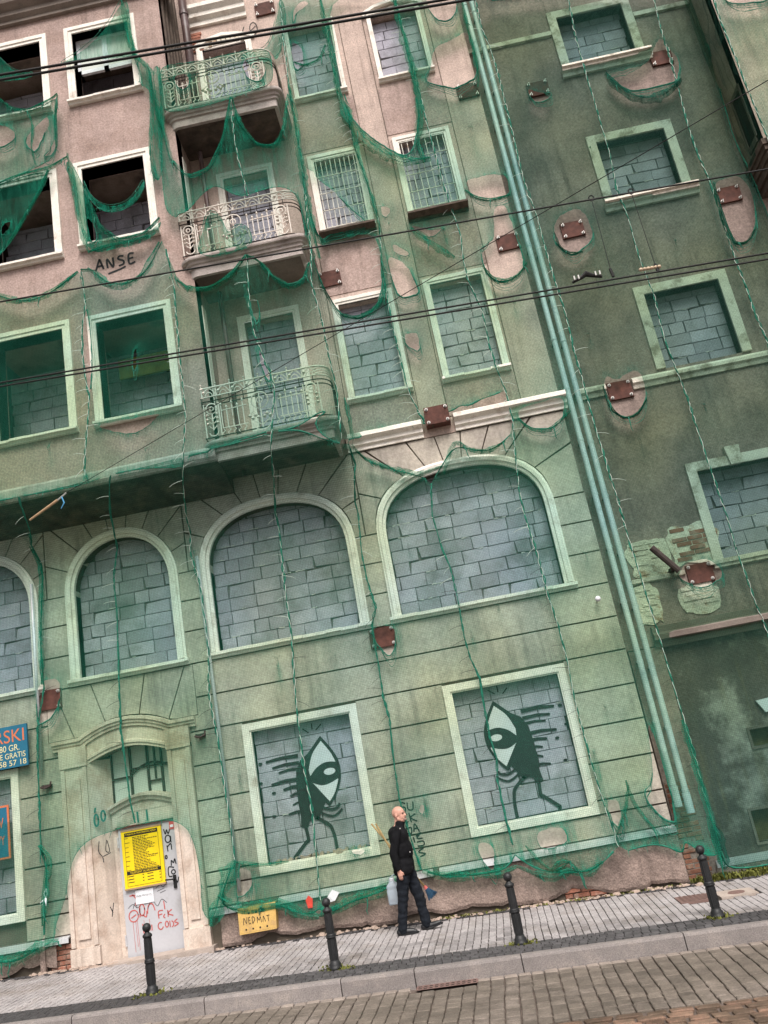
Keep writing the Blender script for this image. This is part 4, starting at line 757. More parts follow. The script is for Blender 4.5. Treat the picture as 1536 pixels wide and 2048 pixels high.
# outlines of the netting and its seams, metres on the fronts (x, z)
NETS={
'NA':([(-7.597,12.178),(-7.123,11.902),(-6.841,11.759),(-6.564,11.554),(-6.187,11.463),(-5.799,11.58),(-5.5,11.773),(-5.273,11.877),(-5.234,11.16),(-5.336,10.688),(-5.363,10.088),(-5.332,9.536),(-5.312,9.336),(-5.435,8.56),(-5.506,7.989),(-5.468,7.754),(-6.16,7.747),(-6.687,7.766),(-7.043,7.768),(-7.758,7.765)],[]),
'NB':([(-5.273,11.877),(-5.127,11.916),(-5.018,11.847),(-4.88,11.568),(-4.649,11.406),(-4.397,11.376),(-4.132,11.491),(-3.883,11.812),(-3.708,12.135),(-3.66,11.961),(-3.583,11.104),(-3.638,9.766),(-3.658,8.542),(-3.822,7.707),(-4.643,7.824),(-5.068,7.807),(-5.468,7.754),(-5.506,7.989),(-5.435,8.56),(-5.312,9.336),(-5.265,9.472),(-5.191,10.048),(-5.181,10.754),(-5.234,11.16)],[[(-4.395,10.112),(-4.472,9.88),(-4.483,9.665),(-4.421,9.651),(-4.378,9.908)],[(-5.239,8.772),(-5.054,8.636),(-4.84,8.523),(-4.623,8.465),(-4.398,8.5),(-4.189,8.633),(-4.043,8.752),(-4.641,8.753)]]),
'NC':([(-3.641,11.87),(-3.584,11.356),(-3.454,11.177),(-3.198,10.913),(-2.927,10.877),(-2.639,10.983),(-2.373,11.125),(-2.19,11.393),(-2.262,10.38),(-2.267,9.811),(-2.121,9.133),(-2.029,8.73),(-2.201,7.958),(-3.033,7.859),(-3.787,7.864),(-3.822,7.707),(-3.658,8.542),(-3.638,9.766),(-3.583,11.104)],[[(-2.193,10.894),(-2.272,10.504),(-2.212,10.086),(-2.179,9.929),(-2.087,10.207),(-2.127,10.571)],[(-2.191,9.587),(-2.161,9.288),(-2.049,9.021),(-2.124,8.8),(-2.183,9.004),(-2.241,9.354)]]),
'ND':([(-2.19,11.393),(-1.946,11.228),(-1.833,10.92),(-1.66,10.671),(-1.474,10.524),(-1.289,10.55),(-1.167,10.756),(-1.079,11.107),(-1.114,10.557),(-1.067,9.847),(-1.065,9.317),(-1.027,8.602),(-1.084,7.63),(-1.137,7.551),(-1.304,7.564),(-1.448,7.659),(-1.514,7.81),(-1.5,8.05),(-1.131,8.063),(-1.354,8.156),(-1.738,7.892),(-2.206,7.922),(-2.201,7.958),(-2.029,8.73),(-2.121,9.133),(-2.267,9.811),(-2.262,10.38),(-2.19,11.393)],[]),
'NE':([(-0.806,18.299),(-0.899,16.611),(-0.936,15.448),(-0.949,13.929),(-0.993,12.626),(-1.062,11.222),(-1.114,10.557),(-1.067,9.847),(-1.065,9.317),(-1.027,8.602),(-1.084,7.63),(-0.991,7.715),(-0.825,8.032),(-0.464,8.016),(-0.108,7.976),(0.331,7.947),(0.331,7.947),(0.194,8.511),(0.146,9.087),(0.126,9.785),(0.153,10.661),(0.147,11.32),(0.272,12.178),(0.215,12.969),(0.119,13.987),(0.087,14.574),(-0.018,15.435),(0.025,16.998),(0.032,18.052)],[[(-1.068,11.286),(-0.896,11.998),(-0.331,12.045),(0.106,12.015),(0.194,11.632),(0.127,11.203),(0.079,10.777),(-0.069,10.489),(-0.264,10.3),(-0.518,10.265),(-0.711,10.364),(-0.866,10.601),(-0.977,10.814)],[(-0.764,16.956),(-0.591,16.826),(-0.541,16.519),(-0.59,16.269),(-0.713,16.159),(-0.8,16.289)],[(-0.952,13.506),(-0.829,13.762),(-0.703,13.421),(-0.47,13.123),(-0.301,12.81),(-0.105,12.504),(0.065,12.23),(-0.309,12.176),(-0.753,12.174),(-0.908,11.992),(-0.973,12.236)],[(-0.65,17.288),(-0.549,17.669),(-0.363,17.752),(-0.214,17.874),(-0.395,17.969),(-0.622,17.69)]]),
'NF':([(0.032,18.052),(0.025,16.998),(-0.018,15.435),(0.087,14.574),(0.119,13.987),(0.215,12.969),(0.272,12.178),(0.147,11.32),(0.153,10.661),(0.126,9.785),(0.146,9.087),(0.194,8.511),(0.331,7.947),(0.598,7.878),(0.703,7.952),(0.809,8.203),(0.843,7.969),(0.981,8.204),(1.106,8.235),(1.11,7.997),(1.218,8.081),(1.366,8.265),(1.516,8.162),(1.871,8.259),(1.856,8.193),(1.802,8.644),(1.745,9.227),(1.773,9.918),(1.667,10.617),(1.663,11.055),(1.709,11.554),(1.669,12.165),(1.632,12.953),(1.608,13.991),(1.597,14.824),(1.592,15.332),(1.575,16.339),(1.545,17.604)],[[(0.177,17.939),(0.13,16.527),(0.036,15.51),(0.133,14.786),(0.359,14.315),(0.605,13.979),(0.815,13.741),(1.045,13.523),(1.237,13.689),(1.398,14.108),(1.501,14.537),(1.504,14.976),(1.537,15.476),(1.527,16.194),(1.527,16.927),(1.523,17.542)],[(0.272,11.422),(0.43,11.383),(0.607,11.195),(0.713,10.84),(0.766,10.524),(0.549,10.479),(0.365,10.513),(0.29,10.834)],[(0.418,11.688),(0.568,11.605),(0.75,11.337),(0.571,11.359),(0.433,11.505)],[(0.297,9.744),(0.461,9.768),(0.552,9.705),(0.571,9.513),(0.501,9.343),(0.405,9.428),(0.299,9.556)],[(0.374,12.578),(0.548,12.452),(0.503,12.314),(0.395,12.261),(0.34,12.39)],[(0.824,12.038),(1.097,11.832),(1.374,11.762),(1.507,11.842),(1.248,11.614),(0.979,11.727)]]),
'NH':([(1.545,17.604),(1.575,16.339),(1.592,15.332),(1.597,14.824),(1.608,13.991),(1.632,12.953),(1.669,12.165),(1.709,11.554),(1.663,11.055),(1.667,10.617),(1.773,9.918),(1.745,9.227),(1.802,8.644),(1.856,8.193),(1.86,7.645),(1.765,7.025),(1.68,6.418),(1.674,6.008),(1.719,5.311),(1.73,4.528),(1.787,3.96),(1.793,3.407),(1.768,2.872),(1.768,2.221),(1.783,1.835),(1.805,1.611),(1.846,1.157),(1.893,0.739),(1.894,0.566),(2.013,0.495),(2.29,0.534),(2.519,0.538),(2.685,0.452),(2.761,0.261),(2.838,0.269),(2.832,0.57),(2.974,0.402),(3.086,0.135),(3.28,0.102),(3.372,0.357),(3.352,0.722),(3.36,1.168),(3.371,1.495),(3.36,1.931),(3.354,2.848),(3.314,3.606),(3.292,4.446),(3.25,5.144),(3.264,5.844),(3.235,6.397),(3.234,7.175),(3.214,8.051),(3.214,8.78),(3.221,9.675),(3.21,10.606),(3.2,10.881),(3.195,11.548),(3.154,12.206),(3.16,12.786),(3.174,13.412),(3.187,14.052),(3.209,14.88),(3.193,15.744),(3.144,16.191),(3.155,17.127)],[[(2.171,17.35),(2.813,17.16),(2.711,16.717),(2.546,16.577),(2.38,16.585),(2.226,16.764),(2.173,17.036)],[(2.065,15.949),(2.282,16.044),(2.528,16.079),(2.855,16.248),(2.847,15.622),(2.811,15.017),(2.521,14.946),(2.298,14.856),(2.163,14.944),(1.886,15.097),(1.742,15.252),(1.946,15.554)],[(2.047,12.715),(2.205,12.72),(2.503,12.736),(2.85,12.668),(2.844,12.379),(2.821,12.189),(2.52,12.141),(2.288,12.189),(2.096,12.342)],[(2.425,11.971),(2.686,12.018),(2.712,11.615),(2.737,11.217),(2.763,10.662),(2.623,10.459),(2.321,10.371),(2.107,10.466),(2.006,10.74),(2.023,11.175),(2.181,11.246),(2.345,11.338)],[(1.971,7.863),(2.401,7.902),(2.839,7.94),(2.715,7.502),(2.548,7.395),(2.325,7.387),(2.108,7.483),(1.983,7.636)],[(2.779,2.298),(2.84,2.056),(2.835,1.751),(2.856,1.26),(2.832,0.787),(2.735,0.767),(2.599,0.886),(2.509,1.063),(2.423,1.262),(2.6,1.342),(2.685,1.627)],[(1.868,1.212),(2.003,1.255),(2.062,1.126),(2.041,0.925),(1.938,0.826),(1.878,0.953)]]),
'L0':([(-7.758,7.765),(-7.043,7.768),(-6.687,7.766),(-6.739,7.297),(-6.842,7.093),(-6.805,6.547),(-6.914,5.375),(-6.899,4.621),(-7.07,3.981),(-7.092,3.339),(-7.117,2.085),(-7.053,1.77),(-7.139,0.8),(-7.232,0.628),(-7.398,0.583),(-7.527,0.46),(-7.73,0.471),(-7.888,0.568),(-8.545,0.55)],[]),
'L1':([(-6.687,7.766),(-6.156,7.763),(-5.461,7.784),(-5.068,7.807),(-5.298,7.269),(-5.518,6.286),(-5.576,4.822),(-5.631,3.716),(-5.602,3.087),(-5.569,2.536),(-5.517,2.194),(-5.713,2.151),(-6.133,2.123),(-6.371,2.08),(-6.52,1.991),(-6.625,1.819),(-6.695,1.53),(-6.741,1.24),(-6.88,1.006),(-7.031,0.834),(-6.862,0.676),(-7.134,0.626),(-7.139,0.8),(-7.053,1.77),(-7.117,2.085),(-7.092,3.339),(-7.07,3.981),(-6.899,4.621),(-6.914,5.375),(-6.805,6.547),(-6.842,7.093),(-6.739,7.297),(-6.687,7.766)],[[(-7.033,4.749),(-6.606,4.762),(-6.611,4.439),(-6.696,4.22),(-6.818,4.092),(-6.953,4.034),(-7.047,4.076)]]),
'L2':([(-5.068,7.807),(-4.38,7.822),(-3.788,7.856),(-3.822,7.707),(-4.033,7.117),(-4.115,6.457),(-4.019,5.741),(-4.013,4.752),(-4.074,4.029),(-4.02,2.882),(-3.992,2.181),(-3.989,1.379),(-4.229,1.079),(-4.323,0.84),(-4.415,0.48),(-4.57,0.52),(-4.604,0.777),(-4.542,1.095),(-4.563,1.469),(-4.599,1.866),(-4.706,2.083),(-4.879,2.175),(-5.295,2.163),(-5.52,2.163),(-5.517,2.194),(-5.569,2.536),(-5.602,3.087),(-5.631,3.716),(-5.576,4.822),(-5.518,6.286),(-5.298,7.269),(-5.068,7.807)],[]),
'L3':([(-3.788,7.856),(-3.036,7.843),(-2.208,7.905),(-2.337,7.392),(-2.521,6.846),(-2.556,5.687),(-2.579,4.645),(-2.611,3.977),(-2.671,3.3),(-2.686,2.547),(-2.663,1.902),(-2.696,1.13),(-2.743,0.578),(-2.779,0.355),(-2.977,0.345),(-3.152,0.488),(-3.365,0.659),(-3.687,0.626),(-4.006,0.628),(-4.336,0.733),(-4.194,1.037),(-3.989,1.379),(-3.989,1.379),(-3.992,2.181),(-4.02,2.882),(-4.074,4.029),(-4.013,4.752),(-4.019,5.741),(-4.115,6.457),(-4.033,7.117),(-3.822,7.707)],[[(-3.997,1.188),(-3.885,1.243),(-3.734,1.165),(-3.75,0.926),(-3.898,0.842),(-4.028,0.827)]]),
'L4':([(-2.208,7.905),(-1.738,7.892),(-1.448,7.659),(-1.137,7.551),(-1.004,7.626),(-0.973,7.34),(-1.134,6.75),(-1.118,6.593),(-1.159,5.849),(-1.142,5.251),(-1.098,4.868),(-1.206,4.598),(-1.197,3.981),(-1.226,3.354),(-1.192,3.082),(-1.248,2.289),(-1.264,1.809),(-1.209,1.415),(-1.159,0.971),(-1.124,0.747),(-1.346,0.69),(-1.553,0.631),(-1.731,0.517),(-2.004,0.527),(-2.283,0.502),(-2.541,0.366),(-2.779,0.355),(-2.743,0.578),(-2.696,1.13),(-2.663,1.902),(-2.686,2.547),(-2.671,3.3),(-2.611,3.977),(-2.579,4.645),(-2.556,5.687),(-2.521,6.846),(-2.337,7.392)],[[(-1.238,4.562),(-0.849,4.545),(-0.862,4.243),(-0.992,4.042),(-1.065,4.056),(-1.164,4.259)],[(-2.163,1.209),(-1.964,1.211),(-1.895,1.148),(-2.062,1.103)]]),
'L5':([(-1.004,7.626),(-0.917,7.59),(-0.747,7.449),(-0.508,7.274),(-0.261,7.154),(0.074,7.034),(0.23,6.831),(0.145,6.267),(0.192,5.625),(0.251,5.321),(0.267,4.649),(0.258,4.117),(0.29,3.753),(0.359,3.412),(0.338,2.933),(0.323,2.486),(0.354,2.147),(0.307,1.826),(0.316,1.254),(0.328,0.856),(0.34,0.564),(0.168,0.486),(-0.088,0.551),(-0.4,0.546),(-0.709,0.555),(-0.924,0.648),(-1.124,0.747),(-1.159,0.971),(-1.209,1.415),(-1.264,1.809),(-1.248,2.289),(-1.192,3.082),(-1.226,3.354),(-1.197,3.981),(-1.206,4.598),(-1.098,4.868),(-1.142,5.251),(-1.159,5.849),(-1.118,6.593),(-1.134,6.75),(-0.973,7.34),(-1.004,7.626)],[[(-0.958,1.687),(-0.886,1.644),(-0.927,1.516),(-0.993,1.587)],[(-0.198,0.946),(-0.111,0.989),(0.028,0.907),(0.035,0.688),(-0.055,0.524),(-0.168,0.723)]]),
'L6':([(0.23,6.831),(0.407,7.009),(0.54,7.141),(0.677,7.377),(0.79,7.535),(0.861,7.404),(1.015,7.284),(1.222,7.172),(1.536,7.227),(1.753,7.408),(1.86,7.645),(1.765,7.025),(1.68,6.418),(1.674,6.008),(1.719,5.311),(1.73,4.528),(1.787,3.96),(1.793,3.407),(1.768,2.872),(1.768,2.221),(1.783,1.835),(1.805,1.611),(1.846,1.157),(1.893,0.739),(1.894,0.566),(1.703,0.477),(1.603,0.386),(1.417,0.254),(1.231,0.271),(1.109,0.399),(0.946,0.355),(0.787,0.332),(0.593,0.486),(0.502,0.595),(0.34,0.564),(0.328,0.856),(0.316,1.254),(0.307,1.826),(0.354,2.147),(0.323,2.486),(0.338,2.933),(0.359,3.412),(0.29,3.753),(0.258,4.117),(0.267,4.649),(0.251,5.321),(0.192,5.625),(0.145,6.267),(0.23,6.831)],[[(0.678,0.956),(0.909,1.011),(1.138,0.994),(1.173,0.82),(1.114,0.736),(0.917,0.719),(0.726,0.73)]]),
'R1':([(3.155,17.127),(3.144,16.191),(3.193,15.744),(3.209,14.88),(3.187,14.052),(3.174,13.412),(3.16,12.786),(3.154,12.206),(3.195,11.548),(3.2,10.881),(3.21,10.606),(3.221,9.675),(3.214,8.78),(3.214,8.051),(3.234,7.175),(3.235,6.397),(3.264,5.844),(3.25,5.144),(3.292,4.446),(3.314,3.606),(3.354,2.848),(3.36,1.931),(3.371,1.495),(3.36,1.168),(3.352,0.722),(3.372,0.357),(3.282,0.031),(3.62,-0.074),(4.043,-0.075),(5.132,-0.061),(5.052,0.385),(5.054,1.579),(5.059,3.371),(5.019,3.746),(5.01,4.258),(4.985,4.732),(4.983,5.291),(4.975,5.554),(4.98,6.159),(4.97,6.725),(4.963,7.439),(4.909,8.074),(4.898,8.818),(4.932,9.615),(4.892,10.51),(4.908,11.285),(4.86,11.948),(4.948,12.782),(4.945,13.543),(4.946,14.626),(4.973,15.692),(5.073,16.829)],[[(3.734,14.761),(3.945,14.525),(4.185,14.509),(4.127,14.349),(3.931,14.29),(3.753,14.402)],[(4.191,11.174),(4.125,10.98),(3.956,10.886),(3.799,10.776),(3.629,10.795),(3.532,10.962),(3.398,11.074),(3.457,11.298),(3.564,11.555),(3.666,11.661),(3.863,11.73),(4.035,11.748),(4.158,11.572),(4.175,11.372)],[(3.599,8.095),(3.733,8.265),(3.827,8.103),(4.054,8.211),(4.265,8.223),(4.318,7.981),(4.264,7.646),(4.047,7.402),(3.77,7.366),(3.576,7.653)],[(4.652,4.365),(4.608,4.275),(4.459,4.24),(4.322,4.197),(4.16,4.219),(4.058,4.315),(3.943,4.415),(3.968,4.504),(4.031,4.598),(4.116,4.641),(4.293,4.661),(4.452,4.657),(4.583,4.563),(4.618,4.464)]]),
'R2':([(5.073,16.829),(4.973,15.692),(4.946,14.626),(4.945,13.543),(4.948,12.782),(4.86,11.948),(4.908,11.285),(4.892,10.51),(4.932,9.615),(4.898,8.818),(4.909,8.074),(4.963,7.439),(4.97,6.725),(4.98,6.159),(4.975,5.554),(4.983,5.291),(4.985,4.732),(5.01,4.258),(5.019,3.746),(5.059,3.371),(5.054,1.579),(5.052,0.385),(6.498,4.05),(6.553,6.272),(6.591,8.317),(6.557,8.909),(6.56,9.4),(6.547,9.968),(6.548,10.283),(6.557,10.977),(6.569,11.768),(6.529,12.397),(6.533,12.991),(6.578,13.958),(6.642,14.658),(6.652,15.431),(6.725,16.34)],[[(5.295,14.643),(5.719,14.638),(6.189,14.659),(6.45,15.098),(6.577,15.192),(6.678,15.007),(6.691,14.798),(6.798,14.639),(6.702,14.261),(6.588,14.067),(6.372,14.078),(6.015,14.052),(5.696,14.09),(5.523,14.276)]]),
'R3':([(6.725,16.34),(6.652,15.431),(6.642,14.658),(6.578,13.958),(6.533,12.991),(6.529,12.397),(6.569,11.768),(6.557,10.977),(6.548,10.283),(6.547,9.968),(6.56,9.4),(6.557,8.909),(6.591,8.317),(6.553,6.272),(6.498,4.05),(7.065,4.277),(7.429,7.909),(7.341,11.704),(7.264,12.401),(7.323,13.59),(7.489,15.542),(7.498,16.112)],[[(6.607,11.667),(6.868,11.713),(7.134,11.713),(7.238,11.365),(7.198,10.924),(7.04,10.466),(6.857,10.26),(6.626,10.263),(6.592,10.524),(6.574,10.972)]]),
'T1':([(-3.479,16.193),(-3.333,16.227),(-3.376,15.323),(-3.419,14.435),(-3.342,13.773),(-3.153,13.384),(-2.883,13.223),(-2.578,13.369),(-2.313,13.87),(-2.134,14.522),(-2.019,14.883),(-2.079,13.888),(-2.058,13.311),(-1.988,12.623),(-2.24,12.644),(-2.407,12.82),(-2.472,13.06),(-2.62,13.02),(-2.881,12.832),(-3.157,12.495),(-3.412,12.497),(-3.572,12.703),(-3.562,13.26),(-3.517,14.64)],[]),
'T2':([(-1.997,14.901),(-1.969,14.359),(-1.834,13.915),(-1.634,13.619),(-1.409,13.514),(-1.228,13.579),(-1.101,13.94),(-0.964,15.212),(-0.915,15.021),(-0.949,13.929),(-0.993,12.626),(-1.027,11.43),(-0.938,11.538),(-1.033,11.18),(-1.08,11.635),(-1.077,12.4),(-1.14,12.57),(-1.384,12.698),(-1.959,12.627),(-2.058,13.311),(-2.06,14.033)],[]),
'T4':([(-3.33,16.051),(-2.516,15.936),(-1.812,15.948),(-1.124,15.893),(-1.169,14.995),(-1.847,14.919),(-2.645,14.84),(-3.352,14.881)],[[(-1.739,15.741),(-1.339,15.751),(-1.245,15.356),(-1.429,15.104),(-1.658,15.228)],[(-3.09,15.752),(-2.791,15.729),(-2.783,15.36),(-3.032,15.368)]]),
'T5':([(-2.974,12.036),(-2.795,12.589),(-2.734,12.628),(-2.552,12.417),(-2.475,11.911),(-2.299,12.189),(-2.042,12.016),(-2.026,11.584),(-2.38,11.567),(-3.029,11.57),(-3.152,11.707)],[]),
'T6':([(-3.177,8.802),(-2.635,8.916),(-2.043,9.067),(-1.912,9.056),(-1.618,8.684),(-1.409,8.354),(-1.136,8.341),(-1.101,8.076),(-1.728,7.963),(-2.584,7.988),(-3.226,8.038)],[[(-1.793,8.677),(-1.569,8.437),(-1.562,8.203),(-1.764,8.295)]]),
'U1':([(-3.948,18.145),(-3.835,18.111),(-3.846,17.088),(-3.781,16.455),(-4.015,16.597),(-4.523,16.703),(-5.037,16.773),(-5.452,16.801),(-5.025,16.936),(-4.584,17.235),(-4.179,17.681)],[]),
'U1b':([(-3.881,16.712),(-3.741,16.444),(-3.539,16.21),(-3.557,15.927),(-3.509,15.299),(-3.442,14.596),(-3.525,14.17),(-3.544,13.712),(-3.647,13.373),(-3.75,13.514),(-3.761,13.884),(-3.685,14.448),(-3.587,15.32),(-3.618,15.82),(-3.753,15.796),(-3.861,15.727),(-3.725,15.974),(-3.81,16.374)],[]),
'U2':([(-7.238,16.703),(-6.629,16.258),(-6.389,15.881),(-6.087,15.749),(-5.777,15.775),(-5.586,15.871),(-5.413,15.996),(-5.505,15.541),(-5.501,15.297),(-5.529,14.586),(-5.626,14.494),(-6.116,14.353),(-6.727,14.175),(-7.331,14.146)],[[(-5.993,14.733),(-6.18,14.998),(-6.087,15.213),(-5.902,15.406),(-5.667,15.561),(-5.65,15.361),(-5.812,15.043),(-5.908,14.806)],[(-5.817,14.639),(-5.64,14.734),(-5.546,15.092),(-5.541,14.708),(-5.702,14.561)],[(-7.074,15.54),(-6.66,15.611),(-6.411,15.446),(-6.321,15.216),(-6.428,15.124),(-6.688,15.014)]]),
'U3':([(-7.332,14.124),(-6.727,14.175),(-6.12,14.273),(-5.682,14.24),(-5.821,13.939),(-6.059,13.622),(-6.299,13.231),(-6.597,12.783),(-6.802,12.581),(-7.4,12.238)],[[(-6.732,13.229),(-6.629,13.326),(-6.542,13.293),(-6.6,13.106),(-6.733,12.994)]]),
'U4':([(-6.884,17.634),(-6.579,17.326),(-6.465,17.061),(-6.307,16.85),(-5.976,16.77),(-5.788,16.768),(-5.819,16.599),(-6.192,16.652),(-6.607,16.718),(-6.921,16.742)],[]),
'U5':([(-5.515,14.347),(-5.322,14.531),(-5.265,14.223),(-5.145,13.959),(-5.055,13.591),(-4.965,13.115),(-4.808,12.664),(-4.498,12.355),(-4.263,12.307),(-3.971,12.364),(-3.763,12.531),(-3.64,12.699),(-3.757,12.31),(-3.933,12.268),(-4.418,12.183),(-4.648,12.284),(-4.946,12.152),(-5.1,12.266),(-5.165,12.666),(-5.242,13.186),(-5.282,13.707),(-5.332,14.124)],[[(-5.093,13.092),(-4.939,12.83),(-4.89,12.486),(-5.021,12.41),(-5.09,12.757)]]),
'U6':([(-5.092,14.003),(-5.049,13.669),(-4.897,13.357),(-4.669,13.163),(-4.379,13.145),(-4.141,13.297),(-3.893,13.746),(-3.89,13.573),(-4.063,13.198),(-4.371,13.019),(-4.726,13.065),(-4.942,13.278),(-5.074,13.596)],[]),
'U7':([(-1.882,17.149),(-1.686,16.924),(-1.253,16.964),(-0.953,17.726),(-0.809,18.271),(-0.726,17.721),(-1.06,16.608),(-1.417,16.653),(-1.599,16.808),(-1.434,16.152),(-1.391,15.952),(-1.518,16.051),(-1.718,16.677)],[]),
'OR':([(7.405,15.193),(7.362,14.52),(7.376,13.609),(7.389,12.727),(7.412,11.671),(8.348,11.73),(9.48,15.205)],[[(7.53,15.093),(7.649,14.845),(8.007,14.765),(8.374,14.719),(8.498,15.12),(7.615,15.383)]]),
}
SEAMS={
's1':[(-5.273,11.877),(-5.234,11.16),(-5.336,10.688),(-5.363,10.088),(-5.332,9.536),(-5.312,9.336),(-5.435,8.56),(-5.506,7.989),(-5.468,7.754)],
's2':[(-3.66,11.961),(-3.583,11.104),(-3.638,9.766),(-3.658,8.542),(-3.822,7.707),(-4.033,7.117),(-4.115,6.457),(-4.019,5.741),(-4.013,4.752),(-4.074,4.029),(-4.02,2.882),(-3.992,2.181),(-3.989,1.379)],
's0':[(-6.687,7.766),(-6.739,7.297),(-6.842,7.093),(-6.805,6.547),(-6.914,5.375),(-6.899,4.621),(-7.07,3.981),(-7.092,3.339),(-7.117,2.085),(-7.053,1.77),(-7.139,0.8)],
's3':[(-5.068,7.807),(-5.298,7.269),(-5.518,6.286),(-5.576,4.822),(-5.631,3.716),(-5.602,3.087),(-5.569,2.536),(-5.517,2.194)],
's4':[(-2.19,11.393),(-2.262,10.38),(-2.267,9.811),(-2.121,9.133),(-2.029,8.73),(-2.201,7.958),(-2.337,7.392),(-2.521,6.846),(-2.556,5.687),(-2.579,4.645),(-2.611,3.977),(-2.671,3.3),(-2.686,2.547),(-2.663,1.902),(-2.696,1.13),(-2.743,0.578)],
's4t':[(-2.019,14.883),(-2.079,13.888),(-2.058,13.311),(-1.988,12.623)],
's4r':[(-0.806,18.299),(-0.899,16.611),(-0.936,15.448),(-0.949,13.929),(-0.993,12.626),(-1.062,11.222),(-1.114,10.557),(-1.067,9.847),(-1.065,9.317),(-1.027,8.602),(-1.084,7.63)],
's5':[(0.032,18.052),(0.025,16.998),(-0.018,15.435),(0.087,14.574),(0.119,13.987),(0.215,12.969),(0.272,12.178),(0.147,11.32),(0.153,10.661),(0.126,9.785),(0.146,9.087),(0.194,8.511),(0.331,7.947)],
's5b':[(-1.004,7.626),(-0.973,7.34),(-1.134,6.75),(-1.118,6.593),(-1.159,5.849),(-1.142,5.251),(-1.098,4.868),(-1.206,4.598),(-1.197,3.981),(-1.226,3.354),(-1.192,3.082),(-1.248,2.289),(-1.264,1.809),(-1.209,1.415),(-1.159,0.971),(-1.124,0.747)],
's6':[(1.545,17.604),(1.575,16.339),(1.592,15.332),(1.597,14.824),(1.608,13.991),(1.632,12.953),(1.669,12.165),(1.709,11.554),(1.663,11.055),(1.667,10.617),(1.773,9.918),(1.745,9.227),(1.802,8.644),(1.856,8.193),(1.86,7.645),(1.765,7.025),(1.68,6.418),(1.674,6.008),(1.719,5.311),(1.73,4.528),(1.787,3.96),(1.793,3.407),(1.768,2.872),(1.768,2.221),(1.783,1.835),(1.805,1.611),(1.846,1.157),(1.893,0.739),(1.894,0.566)],
's6b':[(0.23,6.831),(0.145,6.267),(0.192,5.625),(0.251,5.321),(0.267,4.649),(0.258,4.117),(0.29,3.753),(0.359,3.412),(0.338,2.933),(0.323,2.486),(0.354,2.147),(0.307,1.826),(0.316,1.254),(0.328,0.856)],
's7':[(3.155,17.127),(3.144,16.191),(3.193,15.744),(3.209,14.88),(3.187,14.052),(3.174,13.412),(3.16,12.786),(3.154,12.206),(3.195,11.548),(3.2,10.881),(3.21,10.606),(3.221,9.675),(3.214,8.78),(3.214,8.051),(3.234,7.175),(3.235,6.397),(3.264,5.844),(3.25,5.144),(3.292,4.446),(3.314,3.606),(3.354,2.848),(3.36,1.931),(3.371,1.495),(3.36,1.168),(3.352,0.722),(3.372,0.357)],
's8':[(5.073,16.829),(4.973,15.692),(4.946,14.626),(4.945,13.543),(4.948,12.782),(4.86,11.948),(4.908,11.285),(4.892,10.51),(4.932,9.615),(4.898,8.818),(4.909,8.074),(4.963,7.439),(4.97,6.725),(4.98,6.159),(4.975,5.554),(4.983,5.291),(4.985,4.732),(5.01,4.258),(5.019,3.746),(5.059,3.371),(5.054,1.579),(5.052,0.385)],
's9':[(6.725,16.34),(6.652,15.431),(6.642,14.658),(6.578,13.958),(6.533,12.991),(6.529,12.397),(6.569,11.768),(6.557,10.977),(6.548,10.283),(6.547,9.968),(6.56,9.4),(6.557,8.909),(6.591,8.317),(6.553,6.272),(6.498,4.05)],
's10':[(7.405,15.193),(7.362,14.52),(7.376,13.609),(7.389,12.727),(7.412,11.671)],
}
